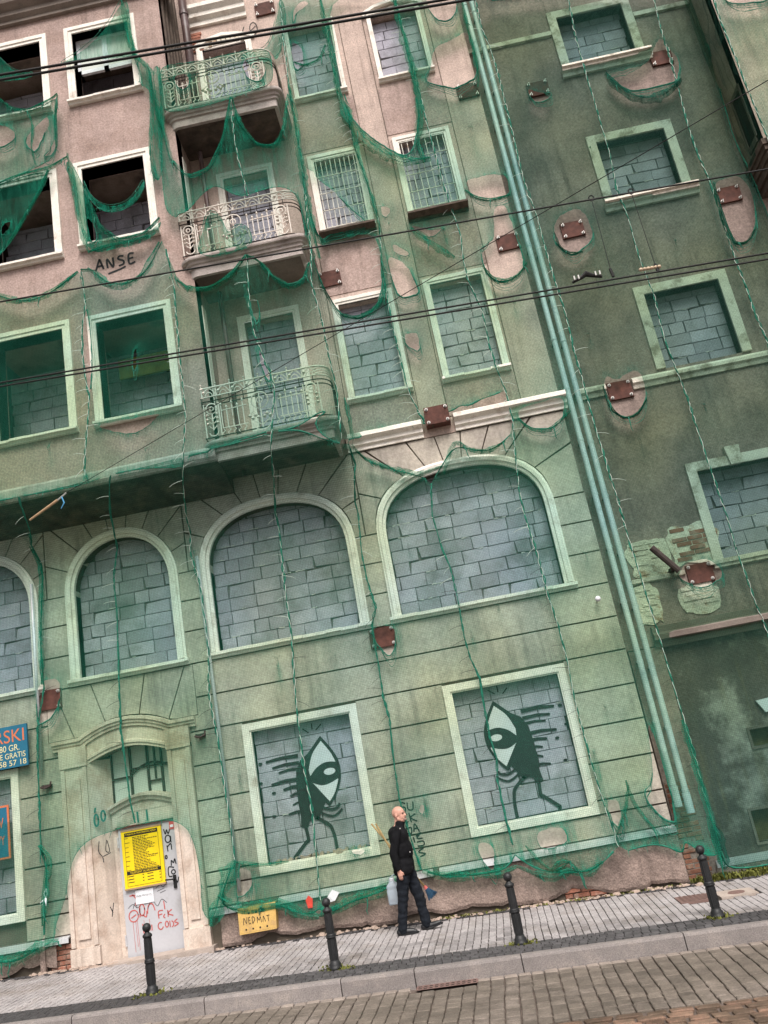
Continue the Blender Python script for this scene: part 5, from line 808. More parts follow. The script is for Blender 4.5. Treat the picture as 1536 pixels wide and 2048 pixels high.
RAGS=[
('NE',[(0.021,17.985),(0.009,17.097),(0.027,16.16),(-0.014,15.396)],0.11),
('NE',[(-0.014,15.396),(0.102,14.607),(0.363,14.044),(0.695,13.64),(1.1,13.389),(1.512,13.352)],0.2),
('NF',[(1.533,17.539),(1.51,16.664),(1.57,15.595),(1.552,14.962),(1.487,14.355),(1.336,13.784),(1.381,13.291)],0.14),
('NH',[(2.879,17.073),(2.85,16.276),(2.854,15.75),(2.816,14.99),(2.736,14.76)],0.07),
('NE',[(-0.937,15.569),(-0.927,14.731),(-0.964,13.878),(-0.967,12.934),(-0.978,12.002),(-0.951,11.395)],0.13),
('NE',[(0.174,11.469),(0.162,10.866),(0.069,10.563),(-0.142,10.345),(-0.488,10.268),(-0.75,10.416)],0.09),
('NF',[(0.837,11.898),(1.017,11.672),(1.247,11.368),(1.525,11.078)],0.15),
('NH',[(1.99,10.799),(2.109,10.476),(2.319,10.361),(2.598,10.432),(2.79,10.655)],0.09),
('NH',[(2.008,12.481),(2.158,12.268),(2.469,12.131),(2.816,12.167)],0.06),
('R2',[(5.311,14.626),(5.439,14.262),(5.653,13.928),(5.99,13.773),(6.42,13.89),(6.672,14.081)],0.17),
('NA',[(-7.406,12.078),(-6.842,11.738),(-6.47,11.51),(-6.092,11.472),(-5.702,11.61),(-5.304,11.853)],0.12),
('NB',[(-5.245,11.871),(-5.021,11.815),(-4.813,11.467),(-4.495,11.337),(-4.103,11.505),(-3.741,12.089)],0.14),
('L5',[(-0.968,7.644),(-0.785,7.487),(-0.425,7.237),(0.07,7.016),(0.485,7.087)],0.1),
('L6',[(0.483,6.946),(0.668,7.332),(0.793,7.505),(1.013,7.275),(1.304,7.183),(1.642,7.308)],0.08),
('L3',[(-4.291,0.907),(-4.002,0.656),(-3.607,0.634),(-3.329,0.632),(-3.081,0.433),(-2.779,0.355)],0.17),
('L4',[(-2.776,0.369),(-2.453,0.423),(-2.204,0.503),(-1.807,0.53),(-1.464,0.689)],0.14),
('L5',[(-1.105,0.722),(-0.854,0.608),(-0.403,0.532),(0.055,0.498),(0.337,0.551)],0.12),
('L6',[(0.337,0.551),(0.54,0.423),(0.824,0.326),(1.104,0.378),(1.341,0.253),(1.608,0.407)],0.13),
('L6',[(0.516,0.824),(0.683,0.542),(0.872,0.367),(1.134,0.502)],0.05),
('L6',[(0.806,0.414),(1.032,0.555),(1.191,0.42),(1.234,0.285)],0.05),
('L0',[(-8.05,0.615),(-7.728,0.499),(-7.481,0.546),(-7.189,0.657),(-6.886,0.68)],0.16),
('L0',[(-7.123,2.132),(-6.952,1.912),(-7.04,1.587),(-7.131,0.937)],0.1),
('L0',[(-6.85,7.065),(-6.816,6.521),(-6.905,5.373),(-6.913,4.683)],0.09),
('NH',[(3.309,2.201),(3.33,1.435),(3.333,0.697),(3.298,0.027)],0.12),
('R1',[(3.353,0.62),(3.364,0.259),(3.342,-0.004)],0.16),
('L3',[(-3.95,1.365),(-4.145,1.102),(-4.308,0.765),(-4.461,0.502)],0.24),
('L3',[(-3.991,1.357),(-3.762,1.259),(-3.444,1.22),(-3.124,1.21)],0.07),
('NC',[(-3.627,11.738),(-3.544,11.294),(-3.245,10.903),(-2.883,10.857),(-2.494,11.04),(-2.194,11.363)],0.08),
('ND',[(-2.185,11.361),(-1.968,11.202),(-1.79,10.837),(-1.501,10.52),(-1.26,10.564),(-1.1,10.974)],0.08),
('T1',[(-3.33,16.051),(-3.42,14.613),(-3.332,13.771),(-3.022,13.26),(-2.628,13.348),(-2.288,13.921),(-2.023,14.848)],0.08),
('T2',[(-1.995,14.84),(-1.937,14.233),(-1.68,13.632),(-1.343,13.507),(-1.111,13.901),(-0.978,15.095)],0.08),
('U1b',[(-3.846,17.088),(-3.781,16.455),(-3.548,16.112),(-3.509,15.299),(-3.442,14.596)],0.1),
('U1b',[(-3.531,15.982),(-3.597,15.02),(-3.708,14.219),(-3.699,13.432)],0.09),
('U5',[(-5.324,14.508),(-5.263,13.702),(-5.217,13.012),(-5.114,12.324),(-5.068,12.182)],0.1),
('U5',[(-5.025,13.469),(-4.849,12.751),(-4.5,12.334),(-4.021,12.334),(-3.686,12.622)],0.08),
('U5',[(-5.065,12.225),(-4.696,12.274),(-4.297,12.25),(-3.93,12.289)],0.07),
('U2',[(-6.631,16.221),(-6.34,15.831),(-6.037,15.723),(-5.619,15.843),(-5.425,15.975)],0.08),
('U2',[(-5.426,15.951),(-5.513,15.422),(-5.531,14.705)],0.05),
('U2',[(-6.037,15.711),(-5.959,15.3),(-6.027,14.838),(-5.962,14.407)],0.05),
('U3',[(-6.727,14.175),(-6.221,14.264),(-5.721,14.261),(-5.329,14.439)],0.08),
('U3',[(-5.723,14.227),(-6.007,13.666),(-6.299,13.22),(-6.597,12.783)],0.05),
('U1',[(-3.942,18.103),(-3.912,17.498),(-3.869,16.837),(-3.801,16.461)],0.11),
('R3',[(6.601,11.645),(6.57,10.862),(6.586,10.284),(6.802,10.23),(7.049,10.496)],0.07),
('R1',[(3.587,8.048),(3.602,7.649),(3.766,7.348),(4.042,7.383),(4.264,7.646)],0.05),
('R1',[(3.465,11.257),(3.49,10.954),(3.667,10.793),(3.901,10.779)],0.05),
('NF',[(0.115,15.296),(0.131,14.475),(0.157,13.614),(0.238,12.764),(0.261,11.953)],0.08),
('NE',[(-0.764,16.384),(-0.576,16.226),(-0.246,16.303),(-0.063,16.649)],0.05),
('NE',[(-0.954,8.528),(-0.936,8.17),(-0.945,7.778)],0.06),
('NH',[(1.946,7.674),(2.112,7.425),(2.398,7.323),(2.866,7.613)],0.07),
('NH',[(2.233,1.482),(2.247,1.182),(2.379,0.866),(2.527,0.623)],0.07),
('NH',[(2.252,1.404),(2.122,1.057),(1.902,0.745)],0.06),
]
# ================================================================== netting
def netY(x, z):
    """relief of the netting: tight to the main wall, out over bay and balconies, tucked back in under them, set back at the right"""
    if x > 3.0: return -.12+.24*ss(3.25, 3.6, x)
    b = -1.17 if x > -3.3 else -1.06
    if z < 7.9: b += 1.05*ss(7.9, 6.5, z)
    b = min(b, -.12)
    return b+(-.12-b)*ss(-1.15, -.8, x)
ORIEL_Y = -.72
def resample(P_, step):
    out = []
    for i in range(len(P_)-1):
        a, c = Vector(P_[i]), Vector(P_[i+1]); n = max(1, int((c-a).length/step))
        out += [tuple(a.lerp(c, k/n)) for k in range(n)]
    out.append(P_[-1]); return out
def smooth_loop(P_, it=1):
    for _ in range(it):
        q = []; n = len(P_)
        for i in range(n):
            a, c = P_[i], P_[(i+1) % n]; q += [(a[0]*.75+c[0]*.25, a[1]*.75+c[1]*.25), (a[0]*.25+c[0]*.75, a[1]*.25+c[1]*.75)]
        P_ = q
    return P_
SEAMPTS = np.array([p for k, s_ in SEAMS.items() for p in resample(s_, .06)])
TUGS = [(-2.88, 4.32, .7), (2.43, 13.83, .75), (.38, 4.16, .35), (2.5, 5.05, .32), (1.86, 1.95, .85), (-.86, 1.72, .35), (-4.05, 6.45, .5), (-5.27, 11.7, .5), (-3.63, 11.3, .6), (.5, 7.35, .3), (4.6, 13.0, .25), (4.0, 10.2, .3), (3.95, 6.9, .45), (5.2, 7.3, .4), (3.6, 9.1, .35), (5.6, 10.6, .4), (-1.9, 4.2, .3), (.9, 4.5, .25), (-6.1, 8.5, .4), (-4.4, 8.1, .3), (1.45, 11.7, .5), (.45, 12.1, .45), (.5, 9.6, .4), (2.4, 9.9, .4), (-.35, 5.8, .3), (2.2, 2.6, .3), (-3.75, 2.6, .35)]
FLAT = ('NE', 'NF', 'NH', 'L0', 'L1', 'L2', 'L3', 'L4', 'L5', 'L6', 'R1', 'R2', 'R3')
NETOBJ = {}
def net_panel(key, label, material, group, seams=(), drape=False, dense=0.0, fn=netY, tie_dir=-1):
    outer, holes = NETS[key]
    T = thing('green_net', label, 'netting', group)
    NETOBJ[key] = T
    seed = sum(map(ord, key)); r = random.Random(seed)
    loop = resample(list(outer)+[outer[0]], .10)[:-1]
    L2 = []
    arr = np.array(loop); smask = []
    for p in loop:      # along laced seams the edge scallops between the lacing points
        d = np.min(np.hypot(SEAMPTS[:, 0]-p[0], SEAMPTS[:, 1]-p[1])); on = d < .035; smask.append(on)
        L2.append(p if not on else (p[0]+.010*math.sin(p[1]*26+seed), p[1]))
    hl = [smooth_loop(h, 2) for h in holes]; own = len(hl)
    if callable(fn): hl += [smooth_loop(h, 2) for k2 in FLAT if k2 != key for h in NETS[k2][1] if key in FLAT]
    hl = [[(x+.022*noise.noise((x*8, z*8, 1))+.010*noise.noise((x*31, z*31, 1)), z+.022*noise.noise((x*8, z*8, 5))+.010*noise.noise((x*29, z*29, 4))) for x, z in h] for h in hl]
    if not drape: loop2 = [p if s_ else (p[0]+.012*noise.noise((p[0]*9, p[1]*9, 2)), p[1]+.02*noise.noise((p[0]*11, p[1]*9, 8))) for p, s_ in zip(L2, smask)]
    else: loop2 = [(p[0]+.012*noise.noise((p[0]*9, p[1]*9, 2)), p[1]+.012*noise.noise((p[0]*11, p[1]*9, 8))) for p in L2]
    sm_ = [i for i in range(len(loop2)) if not smask[i] and not smask[i-1] and not smask[(i+1) % len(loop2)]]
    for _ in range(5):
        q_ = list(loop2)
        for i in sm_: q_[i] = tuple((loop2[i-1][a_]+2*loop2[i][a_]+loop2[(i+1) % len(loop2)][a_])/4 for a_ in (0, 1))
        loop2 = q_
    xs_ = [p[0] for p in loop2]; zs_ = [p[1] for p in loop2]; st = .13 if not drape else .07
    pts = []
    x = min(xs_)
    while x < max(xs_):
        z = min(zs_)
        while z < max(zs_):
            q = (x+r.uniform(-.3, .3)*st, z+r.uniform(-.3, .3)*st)
            if inside(q, loop2) and not any(inside(q, h) for h in hl): pts.append(q)
            z += st
        x += st
    for tx, tz, tl in TUGS:
        if drape or not callable(fn): break
        for i in range(14):
            for j in range(-4, 5):
                q = (tx+j*(.012+.045*i/14*tl/.6), tz+.02-tl*i/14)
                if inside(q, loop2) and not any(inside(q, h) for h in hl): pts.append(q)
    vs, fs = cdt([loop2]+hl, pts)
    keep = []
    for f in fs:
        c = (sum(vs[i].x for i in f)/3, sum(vs[i].y for i in f)/3)
        if inside(c, loop2) and not any(inside(c, h) for h in hl): keep.append(tuple(f))
    # distance to free edges (hole rims and torn edges)
    free = [np.array(resample(list(h)+[h[0]], .05)) for h in hl]+[np.array([p for p, s_ in zip(loop2, smask) if not s_]+[(99, 99)])]
    F = np.vstack(free); V = np.array([(v.x, v.y) for v in vs])
    dist = np.min(np.hypot(V[:, None, 0]-F[None, :, 0], V[:, None, 1]-F[None, :, 1]), axis=1) if len(F) < 4000 else np.ones(len(V))
    dseam = np.empty(len(V))
    for i in range(0, len(V), 500): dseam[i:i+500] = np.min(np.hypot(V[i:i+500, None, 0]-SEAMPTS[None, :, 0], V[i:i+500, None, 1]-SEAMPTS[None, :, 1]), axis=1)
    verts = []; dens = []; tg = [t for t in TUGS if min(xs_)-.3 < t[0] < max(xs_)+.3] if not drape and callable(fn) else []
    for (x, z), d, ds in zip(V, dist, dseam):
        y = fn(x, z) if callable(fn) else fn
        wob = .035*noise.noise((x*.9, z*.7, 3.1))+.018*noise.noise((x*3.1, z*1.6, 7))
        wob *= min(1, ds/.3+.15)
        bulge = .05*math.exp(-d/.12) if not drape else 0
        if drape: wob += .05*math.sin(x*17+noise.noise((x*2, z*2, 0))*3)*min(1, d/.1)
        verts.append((float(x), y+wob-bulge, float(z)))
        dn = .5*math.exp(-d/.05)+.34*math.exp(-d/.17)*(.6+.8*max(0, noise.noise((x*1.7, z*1.7, 4))))+(.55*math.exp(-d/.20)*max(0, .6+noise.noise((x*2.3, z*2, 6))) if z < .95 and key[0] in 'LN' and not -7.1 < x < -4.4 else 0)+.14*math.exp(-ds/.04)
        tugs = noise.noise((x*.8, z*.5, 11.0)); dn += .30*max(0, tugs-.42)
        for tx, tz, tl in tg:      # snagged points: the net gathers into a fan below them
            q = tz-z
            if -.03 < q < tl: w_ = math.exp(-((x-tx)/(.018+.17*max(q, 0)))**2)*(1-max(q, 0)/tl); dn += .85*w_; verts[-1] = (verts[-1][0], verts[-1][1]-.10*w_*math.exp(-max(q, 0)/.12), verts[-1][2])
        dens.append(min(1, dn*(.75+.5*noise.noise((x*4, z*4, 2)))+dense))
    me = bpy.data.meshes.new('net_sheet'); me.from_pydata(verts, [], keep); me.materials.append(material)
    at = me.attributes.new('dens', 'FLOAT', 'POINT'); at.data.foreach_set('value', dens)
    me.polygons.foreach_set('use_smooth', [True]*len(me.polygons)); me.update()
    sheet = link(bpy.data.objects.new('net_sheet', me), T)
    # gathered, frayed rims
    for h in hl[:own]:
        if len(h) < 8: continue
        zlo, zhi = min(p[1] for p in h), max(p[1] for p in h); size = zhi-zlo
        run = []; h2 = resample(list(h)+[h[0]], .05)
        # start at the top so that the lower rim is one piece
        k0 = max(range(len(h2)-1), key=lambda i: h2[i][1]); h2 = h2[k0:-1]+h2[:k0+1]
        hm = MB(); pp = []; rr = []
        for (x, z) in h2:
            low = 1-(z-zlo)/max(size, .01)
            pp.append((x, (fn(x, z) if callable(fn) else fn)-.05-.012*noise.noise((x*8, z*8, 4)), z-.004)); rr.append((.0015+.018*min(1, size/.8)*max(0, low-.35)*1.5)*(.7+.8*abs(noise.noise((x*12, z*12, 9)))))
        hm.tube(pp, rr, 5, False)
        if size > .35:      # slack strands bunched under the rim
            for q, off in enumerate((.035, .07, .115, .17)):
                k1 = [i for i, p in enumerate(h2) if (p[1]-zlo)/size < .55+.1*noise.noise((q, seed, 0))]
                if len(k1) > 6:
                    a_, c_ = k1[0], k1[-1]; sg = pp[a_:c_+1]; nn = len(sg)
                    hm.tube([(x+.01*noise.noise((i*.3, q, 1)), y-.012+.006*q, z-off*max(0, math.sin(math.pi*i/max(1, nn-1)))**.6*(1+.4*noise.noise((i*.15, q, 5)))) for i, (x, y, z) in enumerate(sg)], [.003+.006*abs(noise.noise((i*.25, q, 3))) for i in range(nn)], 4)
        for q in range(int(len(h2)*.3)):
            i = r.randrange(len(h2)); x, z = h2[i]
            if (z-zlo)/max(size, .01) < .5: l = r.uniform(.03, .10); y = pp[i][1]-.008; hm.tube([(x, y, z), (x+r.uniform(-.02, .02), y-.01, z-l*.5), (x+r.uniform(-.04, .04), y, z-l)], [.006, .004, .002], 3)
        hm.obj('hem', ROPEG, T)
    # free outer edge
    seg = []; segs = []
    for p, s_ in zip(loop2+[loop2[0]], smask+[smask[0]]):
        if s_: 
            if len(seg) > 3: segs.append(seg)
            seg = []
        else: seg.append(p)
    if len(seg) > 3: segs.append(seg)
    if segs:
        hm = MB()
        for sg in segs:
            if key in ('L1', 'L2'): thin = .3
            elif key[0] in 'TU': thin = .45
            else: thin = 1.0
            hm.cut(); pp = [(x, (fn(x, z) if callable(fn) else fn)-.045-.015*noise.noise((x*6, z*6, 4)), z) for x, z in sg]
            hm.tube(pp, [thin*(.007+.022*abs(noise.noise((x*5, z*5, 9)))) for x, z in sg], 5)
            for q in range(int(len(sg)*.35)):
                i = r.randrange(len(sg)); x, y, z = pp[i]; l = r.uniform(.03, .12); hm.tube([(x, y, z), (x+r.uniform(-.03, .03), y-.015, z-l*.5), (x+r.uniform(-.05, .05), y, z-l)], [.007, .004, .002], 3)
        hm.obj('hem', ROPEG, T)
    # lacing along the seams this panel owns
    for sk, col, ties in seams:
        P_ = resample(SEAMS[sk], .045); m_ = MB(); m2_ = MB(); a1 = []; a2 = []; a3 = []; ph = r.uniform(0, 6)
        for i, (x, z) in enumerate(P_):
            y = (fn(x, z) if callable(fn) else fn)-.03; s1 = math.sin(z*20+3.5*noise.noise((1, z*.9, ph))+ph)+1.1*noise.noise((x, z*4, 2)); amp = .007+.022*abs(noise.noise((x*.4, z*1.3, 6)))
            wx = .03*noise.noise((x*.3, z*.9, 12))
            a1.append((x+amp*s1+wx, y-.01*math.cos(z*23), z)); a2.append((x-amp*s1+wx, y+.012*math.cos(z*23), z)); a3.append((x+wx+.01*noise.noise((x, z*3, 3)), y+.01, z))
        m_.tube(a1, .0048, 4); m2_.tube(a2, [.006+.016*max(0, noise.noise((p[0], p[2]*2.3, 5))) for p in a2], 5); m2_.tube(a3, [.007+.020*abs(noise.noise((p[0], p[2]*1.7, 8))) for p in a3], 5)
        m_.obj('lacing', ROPEW if col else ROPEG, T); m2_.obj('seam_rope', ROPEG, T)
        if ties:
            tm = bpy.data.meshes.get('cable_tie')
            if tm is None:
                q = MB(); q.tube([(0, 0, 0), (.07, -.015, .012), (.15, -.02, .016), (.21, -.012, .008)], [.0036, .0034, .003, .002], 4); tm = bpy.data.meshes.new('cable_tie'); tm.from_pydata(q.v, [], q.f); tm.materials.append(ROPEW)
                tm2 = tm.copy(); tm2.name = 'cable_tie_dark'; tm2.materials.clear(); tm2.materials.append(WIRE)
            L_ = 0
            for i in range(3, len(a1)-3):
                L_ += (Vector(a1[i])-Vector(a1[i-1])).length
                if L_ > ties*r.uniform(.8, 1.25):
                    L_ = 0; ang = r.uniform(-.2, .75); s_ = r.uniform(.75, 1.25); d_ = tie_dir if r.random() < .85 else -tie_dir
                    light = a1[i][2] > 5.0
                    share('cable_tie', tm if light else bpy.data.meshes['cable_tie_dark'], T, a1[i], (s_*d_, 1, s_), (0, ang*d_, 0))
    return T
GN = 'scaffold netting over the derelict front'
net_panel('NA', 'green net panel over the lowest bay window at the left edge', NET, GN, [('s1', 1, .22)])
net_panel('NB', 'green net panel over the yellow-lintelled bay window below the ANSE graffiti', NET, GN, [('s2', 1, .22)])
net_panel('NC', 'green net curtain over the left half of the lowest balcony', NET, GN, [('s4', 1, .35)], dense=.03)
net_panel('ND', 'green net curtain over the right end of the lowest balcony', NET, GN, dense=.05)
net_panel('NE', 'tall torn net panel between the balconies and the narrow barred window', NET, GN, [('s5', 1, .16), ('s4r', 1, .3)])
net_panel('NF', 'tall net panel with the largest torn hole, between both upper window columns', NET, GN, [('s6', 1, .3)])
net_panel('NH', 'long net panel with round holes beside and over the drainpipes', NET, GN, [('s7', 1, .42)])
net_panel('L0', 'green net panel at the left edge behind the blue shop sign', NETL, GN, [('s0', 0, .3)])
net_panel('L1', 'green net panel over the left half of the arched doorway', NET, GN, [('s3', 0, .3)])
net_panel('L2', 'green net panel over the right half of the arched doorway', NET, GN)
net_panel('L3', 'green net panel over the left part of the middle arched window', NETL, GN, dense=.0)
net_panel('L4', 'green net panel behind the man, right of the left painted figure', NETL, GN, [('s5b', 0, .22)])
net_panel('L5', 'green net panel over the left part of the widest arched window', NETL, GN, [('s6b', 0, .22)])
net_panel('L6', 'green net panel over the right painted figure', NETL, GN)
net_panel('R1', 'dark green net panel on the set-back house beside the drainpipes', NETR, GN, [('s8', 1, 0)])
net_panel('R2', 'dark green net panel over the single window column of the set-back house', NETR, GN, [('s9', 1, 0)])
net_panel('R3', 'dark green net panel in the corner under the oriel', NETR, GN)
net_panel('OR', 'pale green netting stretched over the oriel at the top right', NETL, GN, [('s10', 1, 0)], dense=.16, fn=ORIEL_Y)
GD = 'loose netting rags'
net_panel('T1', 'net swag hanging under the left half of the topmost balcony', NET, GD, [('s4t', 1, 0)], dense=.22)
net_panel('T2', 'net swag hanging under the right half of the topmost balcony', NET, GD, dense=.22)
net_panel('T4', 'net draped over the railing of the topmost balcony', NET, GD, dense=.0, fn=-1.12)
net_panel('T5', 'net rag caught on the middle balcony railing', NET, GD, drape=True, dense=.12, fn=-1.10)
net_panel('U1', 'triangular net rag across the top bay window with the white casement', NET, GD, drape=True, dense=.2, fn=-1.02)
net_panel('U1b', 'long twisted net strip down the corner of the bay', NET, GD, drape=True, dense=.5, fn=-1.03)
net_panel('U2', 'torn net sheet sagging below the uppermost window at the left edge', NET, GD, dense=.2, fn=-1.04)
net_panel('U3', 'triangular net rag across the middle bay window at the left edge', NET, GD, dense=.28, fn=-1.04)
net_panel('U4', 'net rag across the uppermost window at the left edge', NET, GD, drape=True, dense=.4, fn=-1.02)
net_panel('U5', 'roped net swag round the middle bay window above the ANSE graffiti', NET, GD, drape=True, dense=.5, fn=-1.05)
net_panel('U6', 'thin net loop hanging inside the middle bay window', NET, GD, drape=True, dense=.6, fn=-1.0)
net_panel('U7', 'net rag hooked on the topmost anchor plate above the balconies', NET, GD, drape=True, dense=.35, fn=-.12)
T = thing('green_net', 'green netting down the shaded side of the oriel at the top right', 'netting', GN); o = ORIEL_NET.obj('net_sheet', NETR, T, True); o.data.attributes.new('dens', 'FLOAT', 'POINT').data.foreach_set('value', [.05]*len(o.data.vertices))

# bunched folds: where the slack netting has slid together into thick twisted strips
def fold_strip(key, P_, wid, idx):
    T = NETOBJ[key]; r = random.Random(idx*7+1); p = resample(P_, .045); n = len(p); base = -1.06 if (key[0] == 'U' and key != 'U7') else None
    def sm(L_, it=6):
        L_ = list(L_)
        for _ in range(it): L_ = [L_[0]]+[tuple((L_[i-1][a]+2*L_[i][a]+L_[i+1][a])/4 for a in (0, 1)) for i in range(1, len(L_)-1)]+[L_[-1]]
        return L_
    p = sm(p); m_ = 9; vs = []; dn = []; fs = []
    for i, (x, z) in enumerate(p):
        a, c = p[max(0, i-1)], p[min(n-1, i+1)]; t = Vector((c[0]-a[0], c[1]-a[1])); t = t.normalized() if t.length > 1e-9 else Vector((0, -1)); nn = Vector((-t.y, t.x))
        e = min(i, n-1-i)/max(1, n-1); wv = wid*1.35*(.35+.65*min(1, e*5))*(.75+.6*noise.noise((idx, i*.13, 1))); y0 = (base if base is not None else netY(x, z))-.055
        for j in range(m_):
            u = (j/(m_-1)-.5); edge = 1+.5*noise.noise((idx*3, i*.5, j)) if j in (0, m_-1) else 1
            yy = y0-.045*math.cos(u*math.pi)*(wid/.12)**.5+.022*math.sin(j*2.2+idx+1.5*noise.noise((i*.12, j, idx)))
            q = wv*u*edge; vs.append((x+nn.x*q, yy, z+nn.y*q)); dn.append(min(1, max(.05, (.78+.6*noise.noise((i*.10, j*.9, idx)))*(1-abs(u)*.7))))
    fs = [(i*m_+j, i*m_+j+1, (i+1)*m_+j+1, (i+1)*m_+j) for i in range(n-1) for j in range(m_-1)]
    me = bpy.data.meshes.new('net_fold'); me.from_pydata(vs, [], fs); me.materials.append(NETR if key[0] == 'R' else NET); me.attributes.new('dens', 'FLOAT', 'POINT').data.foreach_set('value', dn)
    me.polygons.foreach_set('use_smooth', [True]*len(me.polygons)); me.update(); link(bpy.data.objects.new('net_fold', me), T)
    for k in range(r.randint(1, 3)):       # loose ends
        i = r.randrange(n); x, z = p[i]; y = (base if base is not None else netY(x, z))-.09; l = r.uniform(.08, .3); q = MB(); w0 = r.uniform(-.04, .04)
        q.tube([(x, y, z), (x+w0*.4+.015*math.sin(k), y-.02, z-l*.4), (x+w0, y-.01, z-l*.75), (x+w0*1.2+.02, y, z-l)], [.012, .010, .008, .003], 5); q.obj('net_shred', ROPEG, T)
for idx, (k, P_, w) in enumerate(RAGS): fold_strip(k, P_, w, idx)
# ================================================================== street
XL, XR = -10.5, 9.0
YW, YD, YK, YK2, YR = -.10, -2.40, -2.94, -3.10, -5.02
DROP = .165
def slope_sheet(name, y0, y1, dz, m, x0=XL-30, x1=XR+40):
    b = MB(); b.add([(x, y, gz(x, y)+dz) for x, y in ((x0, y0), (x1, y0), (x1, y1), (x0, y1))], [(0, 1, 2, 3)]); return tag(b.obj(name, m), kind='structure')
SIDEW = slope_sheet('sidewalk', YK, 1.0, -.022, JOINT)
ROAD = slope_sheet('road', -40, YK2+.02, -DROP-.03, ROADJ)
slab_lookup = {}
def stone_mesh(name, m, k, bev=.06, top=.04, rough=.0):
    r = random.Random(k); j = lambda s: r.uniform(-s, s)
    o = [(-.5+j(rough), -.5+j(rough)), (.5+j(rough), -.5+j(rough)), (.5+j(rough), .5+j(rough)), (-.5+j(rough), .5+j(rough))]
    i = [(x*(1-bev), y*(1-bev)) for x, y in o]
    vs = [(x, y, -top) for x, y in o]+[(x, y, -.007) for x, y in o]+[(x, y, j(.002)) for x, y in i]
    fs = [(8, 9, 10, 11)]+[(4+q, 4+(q+1) % 4, 8+(q+1) % 4, 8+q) for q in range(4)]+[(q, (q+1) % 4, 4+(q+1) % 4, 4+q) for q in range(4)]
    me = bpy.data.meshes.new(name); me.from_pydata(vs, [], fs); me.materials.append(m); me.update(); return me
TILT = (math.atan(.015), math.atan(.037))
def lay(parent, name, metas, cells, dz, maxn=300, score=None):
    """cells = (x, y, w, l); the largest in view as objects, the rest as one piece"""
    cells = sorted(cells, key=score or (lambda c: c[1]+abs(c[0]+.5)*.25)); rest = MB(); r = random.Random(len(cells))
    for k, (x, y, w, l) in enumerate(cells):
        me = metas[r.randrange(len(metas))]; z = gz(x, y)+dz+r.uniform(-.003, .003)
        if k < maxn: share(name, me, parent, (x, y, z), (w, l, 1), (TILT[0]+r.uniform(-.012, .012), TILT[1]+r.uniform(-.012, .012), r.uniform(-.01, .01)))
        else: rest.add([(x+v.co.x*w, y+v.co.y*l, gz(x+v.co.x*w, y+v.co.y*l)+dz+v.co.z+r.uniform(-.0015, .0015)) for v in me.vertices], [tuple(p.vertices) for p in me.polygons])
    if rest.v: tag(rest.obj(name, metas[0].materials[0], parent), kind='stuff')
PVM = [stone_mesh('paver', PAV, k, .05, .04, .008) for k in range(4)]
cells = []; rp = random.Random(3); x = XL; c = 0
SK = .030     # the courses run a touch off square to the front
while x < XR:
    y = YW-.10-rp.choice((0, .1, .1)); 
    while y > YD+.02:
        l = min(.2, y-YD)
        if l > .05: cells.append((x+SK*(y+2.9)+.05+.008*noise.noise((x*2.5, y*1.6, 3)), y-l/2, .0895+rp.uniform(-.002, .002), l-.009-rp.uniform(0, .004)))
        y -= .2
    x += .1
cells = [c for c in cells if not (2.35 < c[0] < 3.42 and -1.42 < c[1] < -.93)]
lay(SIDEW, 'paver', PVM, cells, 0)
SDM = [stone_mesh('dark_sett', SETTD, 20+k, .08, .05, .02) for k in range(4)]
cells = []
for row in range(5):
    x = XL+rp.uniform(0, .1)
    while x < XR: w = rp.uniform(.095, .12); cells.append((x+w/2, YD-.055-row*.107, w-.007, .101)); x += w
x = XL
while x < XR: w = rp.uniform(.09, .12); cells.append((x+w/2, YW-.05, w-.012, .09)); x += w
lay(SIDEW, 'dark_sett', SDM, cells, .001)
# kerb
KERBO = slope_sheet('kerb', YK2+.03, YK-.02, -.10, JOINT)
x = XL; kx = [-8.2, -6.9, -5.36, -3.7, -2.06, -.62+.0, .10-.02, 1.98, 3.3, 4.7, 6.1, 7.5, 9]
kx = [-9.6, -8.2, -6.8, -5.36, -3.72, -2.06, -1.18, .09, 1.98, 3.4, 4.8, 6.2, 7.6]
for a, c in zip(kx[:-1], kx[1:]):
    a += .006; c -= .006; b = MB(); n = 8
    prof = [(YK, -.02), (YK, .002), (YK2+.035, .012), (YK2+.012, .004), (YK2, -.02), (YK2-.006, -DROP-.05)]
    vs = []
    for i in range(n+1):
        xx = a+(c-a)*i/n
        for q, (yy, zz) in enumerate(prof): vs.append((xx, yy+.004*noise.noise((xx*5, q, 1)), gz(xx, yy)+zz+.003*noise.noise((xx*4, q, 7))))
    fs = [(i*6+q, i*6+q+1, (i+1)*6+q+1, (i+1)*6+q) for i in range(n) for q in range(5)]+[tuple(range(6)), tuple(n*6+q for q in range(5, -1, -1))]
    b.add(vs, fs).obj('kerb_stone', KERB, KERBO, False)
